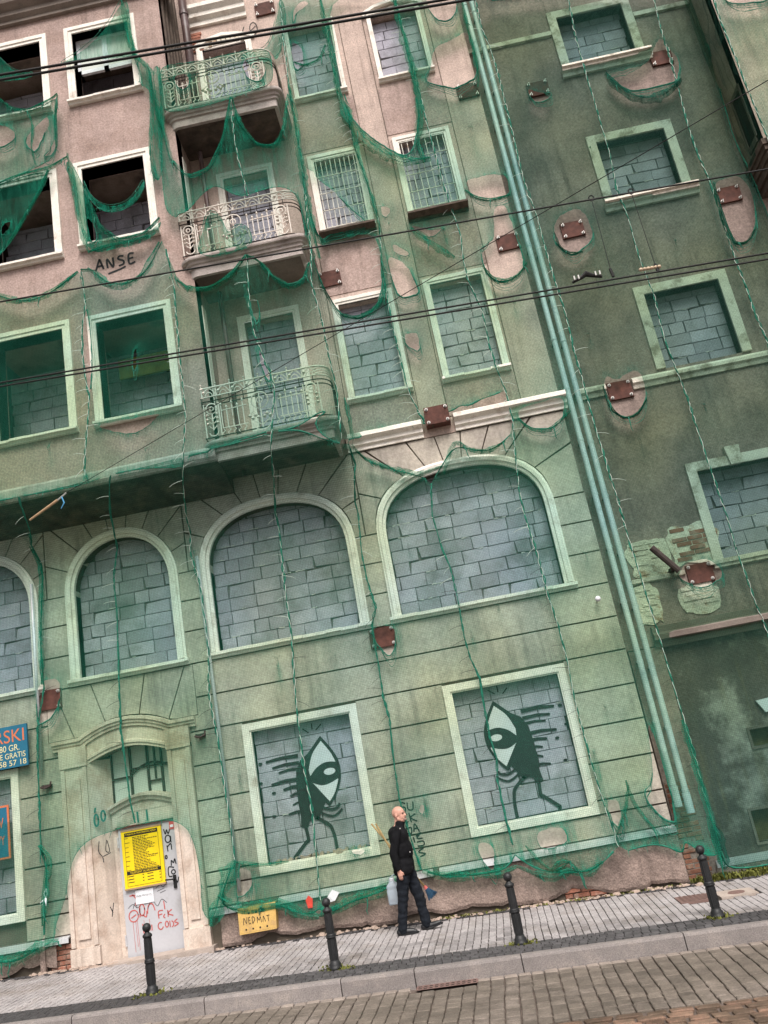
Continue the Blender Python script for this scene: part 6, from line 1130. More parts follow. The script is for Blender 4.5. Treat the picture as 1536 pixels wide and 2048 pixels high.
# setts of the carriageway: long courses square to the kerb
STM = [stone_mesh('sett', SETT, 40+k, .13, .06, .035) for k in range(6)]; STL = [stone_mesh('sett', SETTL, 60+k, .16, .06, .04) for k in range(4)]
cells = []; pale = []; x = XL
while x < XR:
    w = rp.uniform(.145, .165); y = YK2-.01; first = True
    while y > YR+.03:
        l = rp.uniform(.10, .135) if first else rp.uniform(.11, .20); l = min(l, y-YR)
        if y-l-YR < .07: l = y-YR
        (pale if first else cells).append((x+SK*(y+3.1)+w/2+.014*noise.noise((x*2, y*2.2, 0)), y-l/2, w-.013, l-.008)); y -= l; first = False
    x += w
gx0, gx1 = -1.16, -.46
out = lambda c: not (gx0-.07 < c[0] < gx1+.07 and c[1] > -3.32)
pale = [c for c in pale if out(c)]; cells = [c for c in cells if out(c)]
lay(ROAD, 'sett', STM, cells, -DROP, 230, score=lambda c: abs(c[0]-.2)+abs(c[1]+4)*.6); lay(ROAD, 'sett', STL, pale, -DROP, 70, score=lambda c: abs(c[0]+.5))
RDM = [stone_mesh('brown_sett', REDS, 80+k, .2, .07, .06) for k in range(6)]
cells = []; y = YR-.02; row = 0
while y > -7.2:
    l = rp.uniform(.115, .15); x = XL+rp.uniform(0, .2)
    while x < XR: w = rp.uniform(.18, .30); cells.append((x+w/2, y-l/2, w-.035, l-.03)); x += w
    y -= l
lay(ROAD, 'brown_sett', RDM, cells, -DROP-.004, 300, score=lambda c: abs(c[1]+5)*1.5+abs(c[0]-1.2))
# gully grate
T = thing('gully_grate', 'rusty slotted gully grate in the setts at the kerb', 'grate'); z0 = lambda x, y: gz(x, y)-DROP+.006
b = MB(); nx = 11
def gbar(xa, xb, ya, yb):
    b.add([(x, y, z0(x, y)-d) for d in (.0035, 0) for x, y in ((xa, ya), (xb, ya), (xb, yb), (xa, yb))], [(3, 2, 1, 0), (4, 5, 6, 7), (0, 1, 5, 4), (1, 2, 6, 5), (2, 3, 7, 6), (3, 0, 4, 7)])
for ya, yb in ((-3.135, -3.11), (-3.215, -3.185), (-3.29, -3.265)): gbar(gx0, gx1, ya, yb)
for k in range(nx+1): xx = gx0+(gx1-gx0)*k/nx; gbar(xx-.012, xx+.012, -3.262, -3.137)
b.obj('grid', GRATE, T)
b = MB(); b.add([(x, y, z0(x, y)-.005) for x, y in ((gx0, -3.29), (gx1, -3.29), (gx1, -3.11), (gx0, -3.11))], [(0, 1, 2, 3)]); b.obj('shaft', NIGHT, T)  # flat dark sheet just under the bars, painted shade for the depth below
# two access covers in the pavement
for xa, xb, m_, lab in ((2.36, 2.85, GRATE, 'brown textured access cover in the pavement, the left one of the pair'), (2.90, 3.40, CONC, 'pale concrete access cover with a round lid, beside the brown one')):
    T = thing('access_cover', lab, 'cover', 'covers in the pavement'); b = MB(); b.add([(x, y, gz(x, y)+d) for d in (-.03, .010) for x, y in ((xa, -1.38), (xb, -1.38), (xb, -.96), (xa, -.96))], [(3, 2, 1, 0), (4, 5, 6, 7), (0, 1, 5, 4), (1, 2, 6, 5), (2, 3, 7, 6), (3, 0, 4, 7)]); b.obj('slab', m_, T)
    if m_ is CONC: MB().lathe((3.15, -1.17, gz(3.15, -1.17)), [(.12, .0), (.12, .014), (.09, .014), (.09, .019)], 18).obj('lid', GRATE, T)
    else:
        b = MB()
        for k in range(7):
            for q in range(5): xx, yy = xa+.05+k*.065, -1.34+q*.08; b.add([(xx+dx, yy+dy, gz(xx, yy)+.016) for dx, dy in ((0, 0), (.04, 0), (.04, .05), (0, .05))], [(0, 1, 2, 3)])
        b.obj('tread', GRATE, T)
# rubble and weeds along the foot of the wall
def rubble():
    b = MB(); r = random.Random(9)
    for q in range(420):
        x = r.choice((r.uniform(-7.4, -4.3), r.uniform(-3, 3), r.uniform(-9, 3))); y = -.07-abs(r.gauss(0, .06)); s = r.uniform(.008, .035)*(1.6 if r.random() < .08 else 1); z = gz(x, y)
        n = 6; vs = [(x+s*1.3*math.cos(k*1.05)*r.uniform(.7, 1.2), y+s*math.sin(k*1.05)*r.uniform(.7, 1.2), z) for k in range(6)]+[(x+s*.8*math.cos(k*1.05), y+s*.6*math.sin(k*1.05), z+s*r.uniform(.4, .9)) for k in range(6)]
        b.add(vs, [tuple(range(6, 12))]+[(k, (k+1) % 6, 6+(k+1) % 6, 6+k) for k in range(6)])
    o = b.obj('rubble', STONE); tag(o, 'crumbs of fallen plaster along the foot of the wall', 'rubble', kind='stuff')
rubble()
def weeds(pts, name, label):
    b = MB(); r = random.Random(len(pts))
    for x, y, n, h in pts:
        for q in range(n):
            a = r.uniform(0, 6.28); xx, yy = x+r.gauss(0, .07), y+r.gauss(0, .04); z = gz(xx, yy); l = h*r.uniform(.4, 1.1); w = r.uniform(.006, .016)
            dx, dy = math.cos(a), math.sin(a); t = r.uniform(.2, .8)
            b.add([(xx-dy*w, yy+dx*w, z), (xx+dy*w, yy-dx*w, z), (xx+dx*l*t*.5+dy*w, yy+dy*l*t*.5-dx*w, z+l*.6), (xx+dx*l*t*.5-dy*w, yy+dy*l*t*.5+dx*w, z+l*.6), (xx+dx*l*t, yy+dy*l*t, z+l*.8)], [(0, 1, 2, 3), (3, 2, 4)])
    tag(b.obj(name, LEAF), label, 'weeds', kind='stuff')
rw = random.Random(2)
weeds([(rw.uniform(2.95, 5.2), rw.uniform(-.12, .12), 30, .10) for _ in range(60)]+[(rw.uniform(-.9, 2.6), rw.uniform(-.14, -.08), 9, .035) for _ in range(50)]+[(3.2, -.1, 60, .14)], 'weeds', 'yellow-green weeds and moss along the foot of the walls')
weeds([(bx_+rw.gauss(0, .07), -2.43+rw.gauss(0, .05), 10, .035) for bx_ in (-4.60, -2.22, .13, 2.56) for _ in range(12)], 'moss', 'tufts of moss round the bollard feet')
# ---- bollards
GB = 'cast-iron bollards along the kerb'
BLAB = ['black ball-topped bollard in front of the grey door', 'black ball-topped bollard between the yellow cabinet and the man', 'black ball-topped bollard right of the man', 'black ball-topped bollard in front of the drainpipe gap']
for k, (x, lab) in enumerate(zip((-4.60, -2.22, .13, 2.56), BLAB)):
    y = -2.43; z = gz(x, y); T = thing('bollard', lab, 'bollard', GB); T.location = (x, y, z)
    if k == 0:
        parts = [MB().lathe((0, 0, 0), [(.088, -.02), (.088, .025), (.075, .035), (.078, .055), (.062, .075), (.055, .10)], 20).obj('foot', CAST, T, True)]
        b = MB(); fl = 12
        b.lathe((0, 0, 0), [(.054, .09), (.056, .36), (.050, .365)], 20); b.lathe((0, 0, 0), [(.051, .40), (.049, .665), (.045, .67)], 20)
        for q in range(fl):
            a = q*2*math.pi/fl; b.tube([(.053*math.cos(a), .053*math.sin(a), .12), (.055*math.cos(a), .055*math.sin(a), .34)], .007, 4); b.tube([(.050*math.cos(a), .050*math.sin(a), .42), (.047*math.cos(a), .047*math.sin(a), .64)], .006, 4)
        parts.append(b.obj('shaft', CAST, T, False))
        parts.append(MB().lathe((0, 0, 0), [(.05, .355), (.066, .362), (.068, .375), (.060, .385), (.066, .395), (.052, .41)], 20).obj('collar', CAST, T, True))
        parts.append(MB().lathe((0, 0, 0), [(.044, .655), (.060, .665), (.062, .69), (.046, .705), (.030, .72), (.026, .735)], 20).obj('neck', CAST, T, True))
        parts.append(MB().lathe((0, 0, .778), [(.056*math.sin(t), -.056*math.cos(t)) for t in [.3+i*(math.pi-.31)/12 for i in range(13)]], 20).obj('ball', CAST, T, True))
    else:
        for p in parts: share(p.name.split('.')[0], p.data, T, (0, 0, 0))

# ================================================================== things fixed to the fronts
GP = 'rusty anchor plates bolted to the fronts'
PLT = [(2.56, 0, 14.87, 'rusty anchor plate beside the drainpipes, topmost of three there'), (2.59, 0, 11.27, 'rusty anchor plate beside the drainpipes, level with the middle balcony'),
 (-.86, 0, 11.31, 'rusty anchor plate right of the middle balcony, on bare pink plaster'), (.58, 0, 8.05, 'rusty anchor plate set into the gap of the pale cornice'),
 (-1.08, 0, 4.39, 'rusty anchor plate between the two large arched windows'), (-6.88, 0, 4.43, 'rusty anchor plate above and left of the doorway'), (-1.19, 0, 18.13, 'rusty anchor plate above the topmost balcony, half under a net rag'),
 (3.99, RY, 14.77, 'rusty anchor plate left of the topmost window of the set-back house'), (3.88, RY, 11.40, 'rusty anchor plate in a round net hole on the set-back house'), (3.90, RY, 7.97, 'rusty anchor plate cutting the string course of the set-back house'),
 (6.53, RY, 14.85, 'rusty anchor plate touching the sill of the topmost right window'), (6.89, RY, 11.43, 'rusty anchor plate below the oriel at the right edge'), (4.34, RY, 4.46, 'rusty anchor plate below the bare brick patches')]
for k, (x, y, z, lab) in enumerate(PLT):
    T = thing('anchor_plate', lab, 'anchor plate', GP); r = random.Random(k); w, h = .215, .165
    b = MB(); b.prism([(x-w+r.uniform(-.01, .01), z-h), (x+w, z-h+r.uniform(-.01, .01)), (x+w+r.uniform(-.01, .01), z+h), (x-w, z+h+r.uniform(-.01, .01))], y-.215 if k == 3 else y-.045, y+.01); b.obj('plate', RUST, T)
    yy = (y-.215 if k == 3 else y-.045)
    for dx in (-1, 1):
        for dz in (-1, 1):
            cx, cz = x+dx*(w-.045), z+dz*(h-.04); q = MB()
            q.tube([(cx, yy, cz), (cx, yy-.010, cz)], .030, 10); q.tube([(cx, yy-.010, cz), (cx, yy-.030, cz)], .020, 6); q.tube([(cx, yy-.03, cz), (cx, yy-.065, cz)], .010, 6); q.obj('bolt', BOLT, T)
# drainpipes
for x, lab in ((2.94, 'zinc drainpipe, the left one of the pair beside the corner'), (3.10, 'zinc drainpipe, the right one of the pair beside the corner')):
    T = thing('drainpipe', lab, 'drainpipe', 'pair of zinc drainpipes'); r = random.Random(int(x*100)); zb = .98 if x < 3 else .86
    b = MB(); y = -.03; b.tube([(x+.004*math.sin(z*.9), y+.004*math.cos(z*.7), z) for z in np.arange(zb, 19, .4)], .049, 14)
    b.obj('pipe', PIPE, T, True)
    z = zb+.3
    while z < 18.5:
        MB().tube([(x, y, z), (x, y, z+.04)], .054, 14).obj('collar', PIPE, T); q = MB(); q.box(x-.012, x+.012, y+.05, RY+.02, z+.005, z+.03); q.obj('bracket', IRONB, T); z += r.choice((.95, 1.0))
    MB().tube([(x, y, zb-.02), (x, y, zb+.28)], .062, 14).obj('shoe', PIPE, T)
T = thing('brown_drainpipe', 'brown drainpipe in the corner between bay and topmost balcony', 'drainpipe'); b = MB(); b.tube([(-2.88, -.32, 15.1), (-2.88, -.32, 20)], .085, 14); b.obj('pipe', PIPEB, T, True); MB().tube([(-2.88, -.32, 18.1), (-2.88, -.32, 18.2)], .1, 14).obj('collar', PIPEB, T)
# grey conduit up the front beside the doorway net
T = thing('conduit', 'thin pale conduit running up the front right of the doorway', 'conduit'); b = MB(); b.tube([(-3.98, -.085, .9), (-4.02, -.085, 4.6), (-4.04, -.085, 6.4)], .03, 8); b.obj('pipe', STRIPM, T, True)
T = thing('conduit', 'thin pale conduit running up the front beside the left edge window', 'conduit'); b = MB(); b.tube([(-7.06, -.085, 3.3), (-7.05, -.085, 6.5)], .03, 8); b.obj('pipe', STRIPM, T, True)
# signs
T = thing('shop_sign', 'blue shop sign with orange and cream lettering at the left edge', 'sign'); b = MB(); b.box(-8.9, -7.24, -.16, -.12, 3.42, 4.10); b.obj('board', BLUE, T)
text('RSKI', -7.80, -7.29, 3.83, 4.04, -.163, SIGNR, T); text('- 80 GR.', -7.80, -7.38, 3.69, 3.79, -.163, SIGNY, T); text('NIE GRATIS', -7.83, -7.28, 3.57, 3.66, -.163, SIGNY, T); text('858 57 18', -7.81, -7.27, 3.45, 3.54, -.163, SIGNY, T)
T = thing('shop_sign', 'small blue sign with orange border in the left edge window', 'sign'); b = MB(); b.box(-8.6, -7.64, -.12, -.10, 2.02, 2.85); b.obj('border', SIGNR, T); MB().box(-8.57, -7.67, -.123, -.11, 2.05, 2.82).obj('board', BLUE, T)
text('W', -7.88, -7.73, 2.50, 2.66, -.127, SIGNR, T); text('WY', -7.90, -7.72, 2.24, 2.38, -.127, SIGNR, T)
# yellow notice board hung on the door
T = thing('notice_board', 'yellow information board with black print on the grey door', 'notice board'); yb = .155
b = MB(); b.box(-5.905, -5.23, yb, yb+.03, 1.22, 2.09); b.obj('board', YEL, T); b = MB(); b.box(-5.91, -5.225, yb-.006, yb+.03, 2.09, 2.115); b.cut(); b.box(-5.91, -5.225, yb-.006, yb+.03, 1.195, 1.22); b.obj('edge', WOODL, T)
b = MB(); b.box(-5.85, -5.29, yb-.003, yb, 2.005, 2.065); b.cut(); b.box(-5.85, -5.29, yb-.003, yb, 1.42, 1.475); b.obj('title_bar', BLACK, T)
text('TABLICA INFORMACYJNA', -5.83, -5.31, 2.018, 2.052, yb-.005, YEL, T); text('TELEFONY ALARMOWE', -5.80, -5.34, 1.432, 1.464, yb-.005, YEL, T)
b = MB(); r = random.Random(7); z = 1.985; k = 0
while z > 1.49:
    x = -5.72; e = -5.72+r.uniform(.2, .42)
    if k % 3 == 0: b.box(-5.85, -5.85+r.uniform(.05, .1), yb-.002, yb, z-.008, z)
    while x < e: w = r.uniform(.015, .06); b.box(x, min(x+w, e), yb-.002, yb, z-.010, z+.001); x += w+.009
    z -= .0235; k += 1
for q in range(3):
    for x in (-5.84, -5.60, -5.52, -5.32): b.box(x, x+(.10 if x in (-5.84, -5.52) else .025), yb-.002, yb, 1.39-q*.045, 1.402-q*.045)
b.box(-5.855, -5.85, yb-.002, yb, 1.25, 2.0); b.box(-5.29, -5.285, yb-.002, yb, 1.25, 2.0); b.box(-5.85, -5.29, yb-.002, yb, 1.245, 1.25); b.obj('print', BLACK, T)
T = thing('paper_notice', 'white paper notice taped below the yellow board', 'notice'); b = MB(); vs = []
for i in range(5):
    for j in range(4): vs.append((-5.76+.30*i/4, .185+.006*math.sin(i*2+j), .96+.21*j/3))
b.add(vs, [(i*4+j, (i+1)*4+j, (i+1)*4+j+1, i*4+j+1) for i in range(4) for j in range(3)]); b.obj('sheet', PAPER, T)
text('BRAK PRZEJSCIA', -5.74, -5.49, 1.07, 1.095, .174, SPRAY, T)
T = thing('red_sticker', 'small red and white sticker at the top corner of the grey door', 'sticker'); MB().box(-5.10, -5.01, .19, .197, 2.0, 2.12).obj('sticker', SPRAYR, T); MB().box(-5.085, -5.03, .187, .19, 2.03, 2.07).obj('print', PAPER, T)
# yellow cabinet
T = thing('gas_cabinet', 'scratched yellow gas cabinet at the foot of the wall', 'cabinet'); b = MB(); b.prism([(-4.03, .30), (-3.45, .30), (-3.42, .68), (-4.02, .67)], -.20, -.03); bx = b.obj('case', YBOX, T)
b = MB()
for x in (-3.85, -3.74, -3.63): b.cut(); b.tube([(x, -.202, .585), (x, -.206, .585)], .016, 8)
for x in (-3.92, -3.81, -3.70, -3.59): b.cut(); b.tube([(x, -.202, .36), (x, -.206, .36)], .014, 8)
b.obj('vent_hole', BLACK, T); MB().prism([(-4.01, .32), (-3.47, .32), (-3.44, .66), (-4.0, .655)], -.202, -.2).obj('door', YBOX, T)
scrib('scribble', [[(0, 0), (.02, .12), (.06, .02), (.08, .13)], [(.14, .12), (.11, .11), (.11, .01), (.15, .02)], [(.11, .07), (.14, .07)], [(.18, 0), (.18, .12), (.23, .08), (.18, 0)], [(.27, 0), (.28, .1), (.31, .04), (.34, .1), (.35, 0)], [(.38, 0), (.40, .1), (.43, 0)], [(.46, .1), (.52, .1)], [(.49, .1), (.49, 0)]], -3.95, .43, .80, .009, -.2075, SPRAY, T)
# graffiti on the pier behind the man
GRAF = [[(.12, .62), (.04, .66), (.02, .58), (.1, .54), (.08, .46), (0, .48)], [(.16, .64), (.16, .50), (.26, .48), (.29, .64)], [(.02, .40), (.12, .40)], [(.06, .44), (.05, .26), (.12, .24)], [(.16, .42), (.18, .22)], [(.30, .38), (.18, .32), (.31, .22)], [(.05, .18), (.05, .02), (.14, .0), (.15, .12), (.06, .1)], [(.2, .02), (.24, .18), (.32, .0)], [(.22, .08), (.3, .08)], [(.22, -.08), (.34, -.02), (.24, -.12), (.36, -.14)], [(.22, -.2), (.36, -.2), (.36, -.28), (.22, -.28)], [(.34, -.34), (.22, -.4), (.36, -.46), (.24, -.5)], [(.16, -.08), (.18, -.2)]]
scrib('graffiti', GRAF, -1.28, 1.28, .72, .021, -.013, SPRAY, HOUSE)
scrib('graffiti', [[(.0, .0), (.3, .25)], [(.05, .3), (.0, .1), (.1, -.1)], circ(.25, .2, .08, .16)], -1.75, 17.5, 1.0, .02, -.006, SPRAY, HOUSE)
# small fixings
T = thing('wall_lamp_knob', 'small white ball fixing on the right pier of the lower floor', 'fixing'); b = MB(); b.tube([(2.52, .0, 4.31), (2.52, -.12, 4.31)], .012, 6); b.obj('stem', BOLT, T); MB().lathe((2.52, -.15, 4.31), [(.045*math.sin(t), -.045*math.cos(t)) for t in [.2+i*2.75/8 for i in range(9)]], 12).obj('ball', PAPER, T, True)
for x, z, lab in ((-4.32, 3.36, 'rusty iron hook right of the doorway cornice'), (-6.98, 3.02, 'rusty lamp bracket left of the doorway')):
    T = thing('iron_hook', lab, 'hook', 'old iron fixings by the doorway'); b = MB(); b.tube([(x-.1, -.02, z+.03), (x-.08, -.14, z), (x, -.16, z-.03), (x+.08, -.14, z), (x+.09, -.14, z+.07)], .016, 6); b.box(x-.06, x+.06, -.12, -.0, z-.02, z+.03); b.obj('hook', IRONB, T)
T = thing('flood_lamp', 'dark tubular lamp under the net on the set-back house', 'lamp'); b = MB(); b.tube([(3.62, -.0, 5.0), (3.95, -.02, 4.52)], .055, 10); b.obj('tube', IRONB, T); b = MB(); b.box(3.85, 3.93, .02, RY, 4.55, 4.62); b.obj('arm', IRONB, T)
T = thing('cloth_knot', 'white knotted rag on the net left of the doorway', 'rag'); b = MB(); x, z = -7.06, 1.30
b.tube([(x, -.16, z+.16), (x-.03, -.18, z+.1), (x+.0, -.19, z+.03), (x+.03, -.18, z+.1), (x, -.17, z+.17)], .011, 6); b.tube([(x, -.19, z+.03), (x-.05, -.2, z-.06)], [.02, .008], 6); b.tube([(x, -.19, z+.03), (x+.01, -.21, z-.08)], [.018, .006], 6); b.tube([(x, -.19, z+.03), (x-.09, -.2, z-.03)], [.014, .006], 6); b.obj('rag', PAPER, T, True)
T = thing('red_rag', 'red scrap caught in the net hem near the bollard', 'rag'); b = MB(); b.prism([(-2.93, .50), (-2.86, .50), (-2.84, .62), (-2.90, .68), (-2.95, .62)], -.19, -.175); b.obj('scrap', mat('red_plastic', (.55, .06, .04), .5), T)
T = thing('plastic_scrap', 'milky plastic scrap caught in the net hem beside the red one', 'scrap'); b = MB(); b.add([(-2.65, -.18, .52), (-2.5, -.20, .54), (-2.42, -.17, .64), (-2.52, -.19, .70), (-2.6, -.2, .62)], [(0, 1, 2, 3, 4)]); b.obj('scrap', SPRAYW, T)
# ================================================================== overhead wires
GW = 'overhead wires'
def wire(name, label, pts, r_, cat='cable', sag=0.0):
    T = thing(name, label, cat, GW); n = 24; P0, P1 = Vector(pts[0]), Vector(pts[-1]); L_ = []
    for i in range(n+1):
        t = i/n; p = P0.lerp(P1, t); p.z -= sag*4*t*(1-t); L_.append(p)
    MB().tube(L_, r_, 8).obj('strand', WIRE, T, True); return T
def ext(a, c, k0, k1): a, c = Vector(a), Vector(c); return [a+(a-c)*k0, c+(c-a)*k1]
wire('feeder_cable', 'thick black cable across the top, upper of its pair', ext((-3.11, -8, 9.11), (1.08, -8, 8.80), .6, 1), .0125); wire('feeder_cable', 'thick black cable across the top, lower of its pair', ext((-3.12, -8, 9.05), (1.30, -8, 8.735), .6, 1), .0125)
wire('carrier_wire', 'single black wire that carries the two dropper wires', ext((-3.75, -7, 7.37), (3.87, -7, 6.99), .3, .3), .0085)
wire('contact_wire', 'black contact wire, upper of the pair across the middle', ext((-3.79, -7, 6.47), (3.39, -7, 6.125), .3, .3), .0088); wire('contact_wire', 'black contact wire, lower of the pair across the middle', ext((-3.80, -7, 6.43), (3.58, -7, 6.055), .3, .3), .0088)
wire('span_wire', 'thin grey wire slanting up from the bay to the right edge', [(-5.82, -1.15, 7.63), (5.2, -7.62, 8.0)], .0048)
T = thing('wire_tensioner', 'orange wooden tensioner rod at the left end of the slanting wire', 'tensioner'); b = MB(); b.tube([(-6.48, -1.15, 7.28), (-5.98, -1.15, 7.53)], [.02, .026], 8); b.obj('rod', WOODL, T); b = MB(); b.tube([(-5.98, -1.15, 7.53), (-5.82, -1.15, 7.63)], .014, 6); b.obj('shackle', BOLT, T); b = MB(); b.tube([(-5.9, -1.16, 7.57), (-5.86, -1.17, 7.45), (-5.92, -1.17, 7.36)], [.012, .012, .006], 5); b.obj('blue_tail', mat('blue_rope', (.08, .28, .5), .7), T)
for x0, z0_, x1, z1, lab in ((2.19, 7.07, 2.17, 6.21, 'left dropper wire between carrier and contact wire'), (2.57, 7.05, 2.58, 6.16, 'right dropper wire between carrier and contact wire')):
    T = wire('dropper_wire', lab, [(x0, -7, z0_), (x1, -7, z1)], .0035); b = MB(); b.tube([(x0+.025*math.cos(t), -7, z0_+.02+.03*math.sin(t)) for t in [k*.9 for k in range(8)]], .007, 5); b.tube([(x1, -7, z1+.09), (x1+.01, -7, z1)], .014, 6); b.obj('clamp', WIRE, T)
T = thing('wire_clamp', 'dark insulator clamp with bolts on the contact wire, left of the pair', 'clamp'); b = MB(); b.tube([(1.80, -7, 6.24), (1.90, -7, 6.275), (1.94, -7, 6.30), (1.99, -7, 6.27), (2.08, -7, 6.235)], [.014, .02, .03, .02, .014], 8); b.obj('body', WIRE, T)
b = MB()
for x in (1.82, 1.86, 2.02, 2.06): b.cut(); b.tube([(x, -7.03, 6.245), (x, -7.03, 6.285)], .009, 6)
b.obj('bolt', BOLT, T)
T = thing('wire_insulator', 'cream ceramic insulator beads on the contact wire, right of the dark clamp', 'insulator'); b = MB()
for k in range(6): b.cut(); b.lathe((2.44+k*.034, -7.0, 6.222-k*.0018), [(.004, -.018), (.019, -.008), (.019, .008), (.004, .018)], 8)
b.obj('bead', CERAM, T, True)
# ================================================================== the man walking by
def blob(name, parts, voxel, m, parent, it=2):
    """one continuous surface grown from tapered limbs: parts = (p0, r0, p1, r1) or ('e', centre, radii, rotation z)"""
    bm = bmesh.new()
    for p in parts:
        if p[0] == 'e':
            mt = Matrix.Translation(p[1]) @ Matrix.Rotation(p[3], 4, 'Z') @ Matrix.Rotation(p[4] if len(p) > 4 else 0, 4, 'Y') @ Matrix.Diagonal((*p[2], 1)); bmesh.ops.create_uvsphere(bm, u_segments=16, v_segments=10, radius=1, matrix=mt)
        else:
            a, ra, c, rc = Vector(p[0]), p[1], Vector(p[2]), p[3]; n = 6
            for i in range(n+1): bmesh.ops.create_icosphere(bm, subdivisions=2, radius=ra+(rc-ra)*i/n, matrix=Matrix.Translation(a.lerp(c, i/n)))
            d = c-a; q = d.to_track_quat('Z', 'Y').to_matrix().to_4x4()
            bmesh.ops.create_cone(bm, cap_ends=True, segments=14, radius1=ra, radius2=rc, depth=d.length, matrix=Matrix.Translation((a+c)/2) @ q)
    me = bpy.data.meshes.new(name); bm.to_mesh(me); bm.free(); o = bpy.data.objects.new(name, me); COL.objects.link(o)
    md = o.modifiers.new('r', 'REMESH'); md.mode = 'VOXEL'; md.voxel_size = voxel; md.use_smooth_shade = True
    s_ = o.modifiers.new('s', 'SMOOTH'); s_.iterations = it; s_.factor = .5
    dg = bpy.context.evaluated_depsgraph_get(); m2 = bpy.data.meshes.new_from_object(o.evaluated_get(dg)); bpy.data.objects.remove(o)
    m2.name = name; m2.materials.clear(); m2.materials.append(m); m2.polygons.foreach_set('use_smooth', [True]*len(m2.polygons)); m2.update()
    return link(bpy.data.objects.new(name, m2), parent)
def wrinkle(o, amp, f, sx=1, sz=1):
    me = o.data; me.calc_loop_triangles() if False else None
    for v in me.vertices:
        d = noise.noise((v.co.x*f*sx, v.co.y*f, v.co.z*f*sz))*amp; v.co += v.normal*d
    me.update()
MAN = thing('person', 'bald man in a black coat and dark trousers walking right with a broom', 'person')
yM = -.85; gM = gz(-1.35, yM)
hc = Vector((-1.245, yM, 1.625)); th = math.radians(-24); fd = Vector((math.cos(th), math.sin(th), 0)); sd = Vector((-math.sin(th), math.cos(th), 0))
H = lambda f_, s_, z: tuple(hc+fd*f_+sd*s_+Vector((0, 0, z)))
parts = [('e', H(-.012, 0, .022), (.100, .077, .092), th), ('e', H(.022, 0, -.035), (.072, .062, .080), th), (H(.055, 0, -.088), .030, H(.050, 0, -.075), .034), (H(.0, -.045, -.06), .03, H(.05, -.02, -.085), .026), (H(.0, .045, -.06), .03, H(.05, .02, -.085), .026),
    (H(.088, 0, .005), .010, H(.108, 0, -.026), .015), (H(.082, -.03, .018), .012, H(.082, .03, .018), .012), (H(.085, -.02, -.062), .010, H(.085, .02, -.062), .010),
    ('e', H(-.012, -.079, -.012), (.020, .010, .032), th), ('e', H(-.012, .079, -.012), (.020, .010, .032), th),
    ((-1.285, yM, 1.42), .066, H(-.025, 0, -.06), .058), ((-1.30, yM, 1.40), .10, (-1.30, yM, .95), .12), ((-1.31, yM-.15, 1.40), .05, (-1.395, yM-.25, 1.11), .042), ((-1.395, yM-.25, 1.11), .040, (-1.365, yM-.235, .89), .028),
    ((-1.28, yM+.15, 1.40), .05, (-1.34, yM+.24, 1.12), .042), ((-1.34, yM+.24, 1.12), .04, (-1.315, yM+.25, .92), .028),
    ((-1.32, yM-.08, .92), .08, (-1.40, yM-.09, .46), .05), ((-1.40, yM-.09, .46), .05, (-1.475, yM-.09, .10), .036), ((-1.27, yM+.08, .92), .08, (-1.16, yM+.08, .46), .05), ((-1.16, yM+.08, .46), .05, (-1.135, yM+.08, .10), .036)]
def hand(w, dn, fwd, out, curl):
    """palm with four unequal bent fingers and a thumb leaving the side of the palm"""
    w, dn, fwd, out = Vector(w), Vector(dn).normalized(), Vector(fwd).normalized(), Vector(out).normalized(); L_ = []
    for k in (-1.2, -.4, .4, 1.2): L_.append((tuple(w+dn*.012+fwd*k*.014), .015, tuple(w+dn*.078+fwd*k*.018), .014))
    for k, l in ((-1.2, .062), (-.4, .078), (.4, .084), (1.2, .074)):
        b0 = w+dn*.080+fwd*k*.0185; b1 = b0+(dn*.9+out*curl*.35).normalized()*l*.45; b2 = b1+(dn*.55+out*curl).normalized()*l*.32; b3 = b2+(dn*.05+out*curl).normalized()*l*.25
        L_ += [(tuple(b0), .0095, tuple(b1), .009), (tuple(b1), .009, tuple(b2), .008), (tuple(b2), .008, tuple(b3), .007)]
    t0 = w+dn*.025+fwd*.024; t1 = t0+(dn*.6+fwd*.7+out*.2).normalized()*.035; t2 = t1+(dn*.9+fwd*.1+out*.3).normalized()*.03
    return L_+[(tuple(t0), .0125, tuple(t1), .0105), (tuple(t1), .0105, tuple(t2), .0085)]
parts += hand((-1.362, yM-.233, .885), (.12, 0, -1), (.95, -.25, .1), (-.1, .9, 0), .7)
parts += hand((-1.313, yM+.25, .915), (.1, .0, -1), (.95, .25, .1), (0, -.9, 0), 1.0)
blob('body', parts, .0065, SKIN, MAN, 2)
# coat: high collar, rounded back, belly, long sleeves
coat = [('e', (-1.305, yM, 1.31), (.150, .205, .17), 0), ('e', (-1.29, yM, 1.12), (.162, .20, .22), 0), ('e', (-1.305, yM, .95), (.165, .195, .17), 0), ('e', (-1.33, yM, 1.38), (.12, .20, .10), 0),
    ((-1.30, yM-.10, .86), .105, (-1.31, yM+.10, .86), .105), ((-1.37, yM-.08, .86), .09, (-1.24, yM-.08, .87), .085), ((-1.37, yM+.08, .86), .09, (-1.24, yM+.08, .87), .085), ((-1.275, yM, 1.40), .085, (-1.262, yM, 1.50), .070), ((-1.245, yM, 1.47), .05, (-1.21, yM, 1.50), .035),
    ((-1.315, yM-.165, 1.40), .075, (-1.40, yM-.25, 1.11), .062), ((-1.40, yM-.25, 1.11), .062, (-1.372, yM-.235, .91), .046), ((-1.285, yM+.165, 1.40), .075, (-1.34, yM+.24, 1.12), .062), ((-1.34, yM+.24, 1.12), .062, (-1.318, yM+.25, .94), .046)]
co = blob('coat', coat, .011, COATM, MAN, 4); wrinkle(co, .012, 9, 1, .8)
for v in co.data.vertices:
    if v.co.z < .80: v.co.z = .80+(v.co.z-.80)*.15
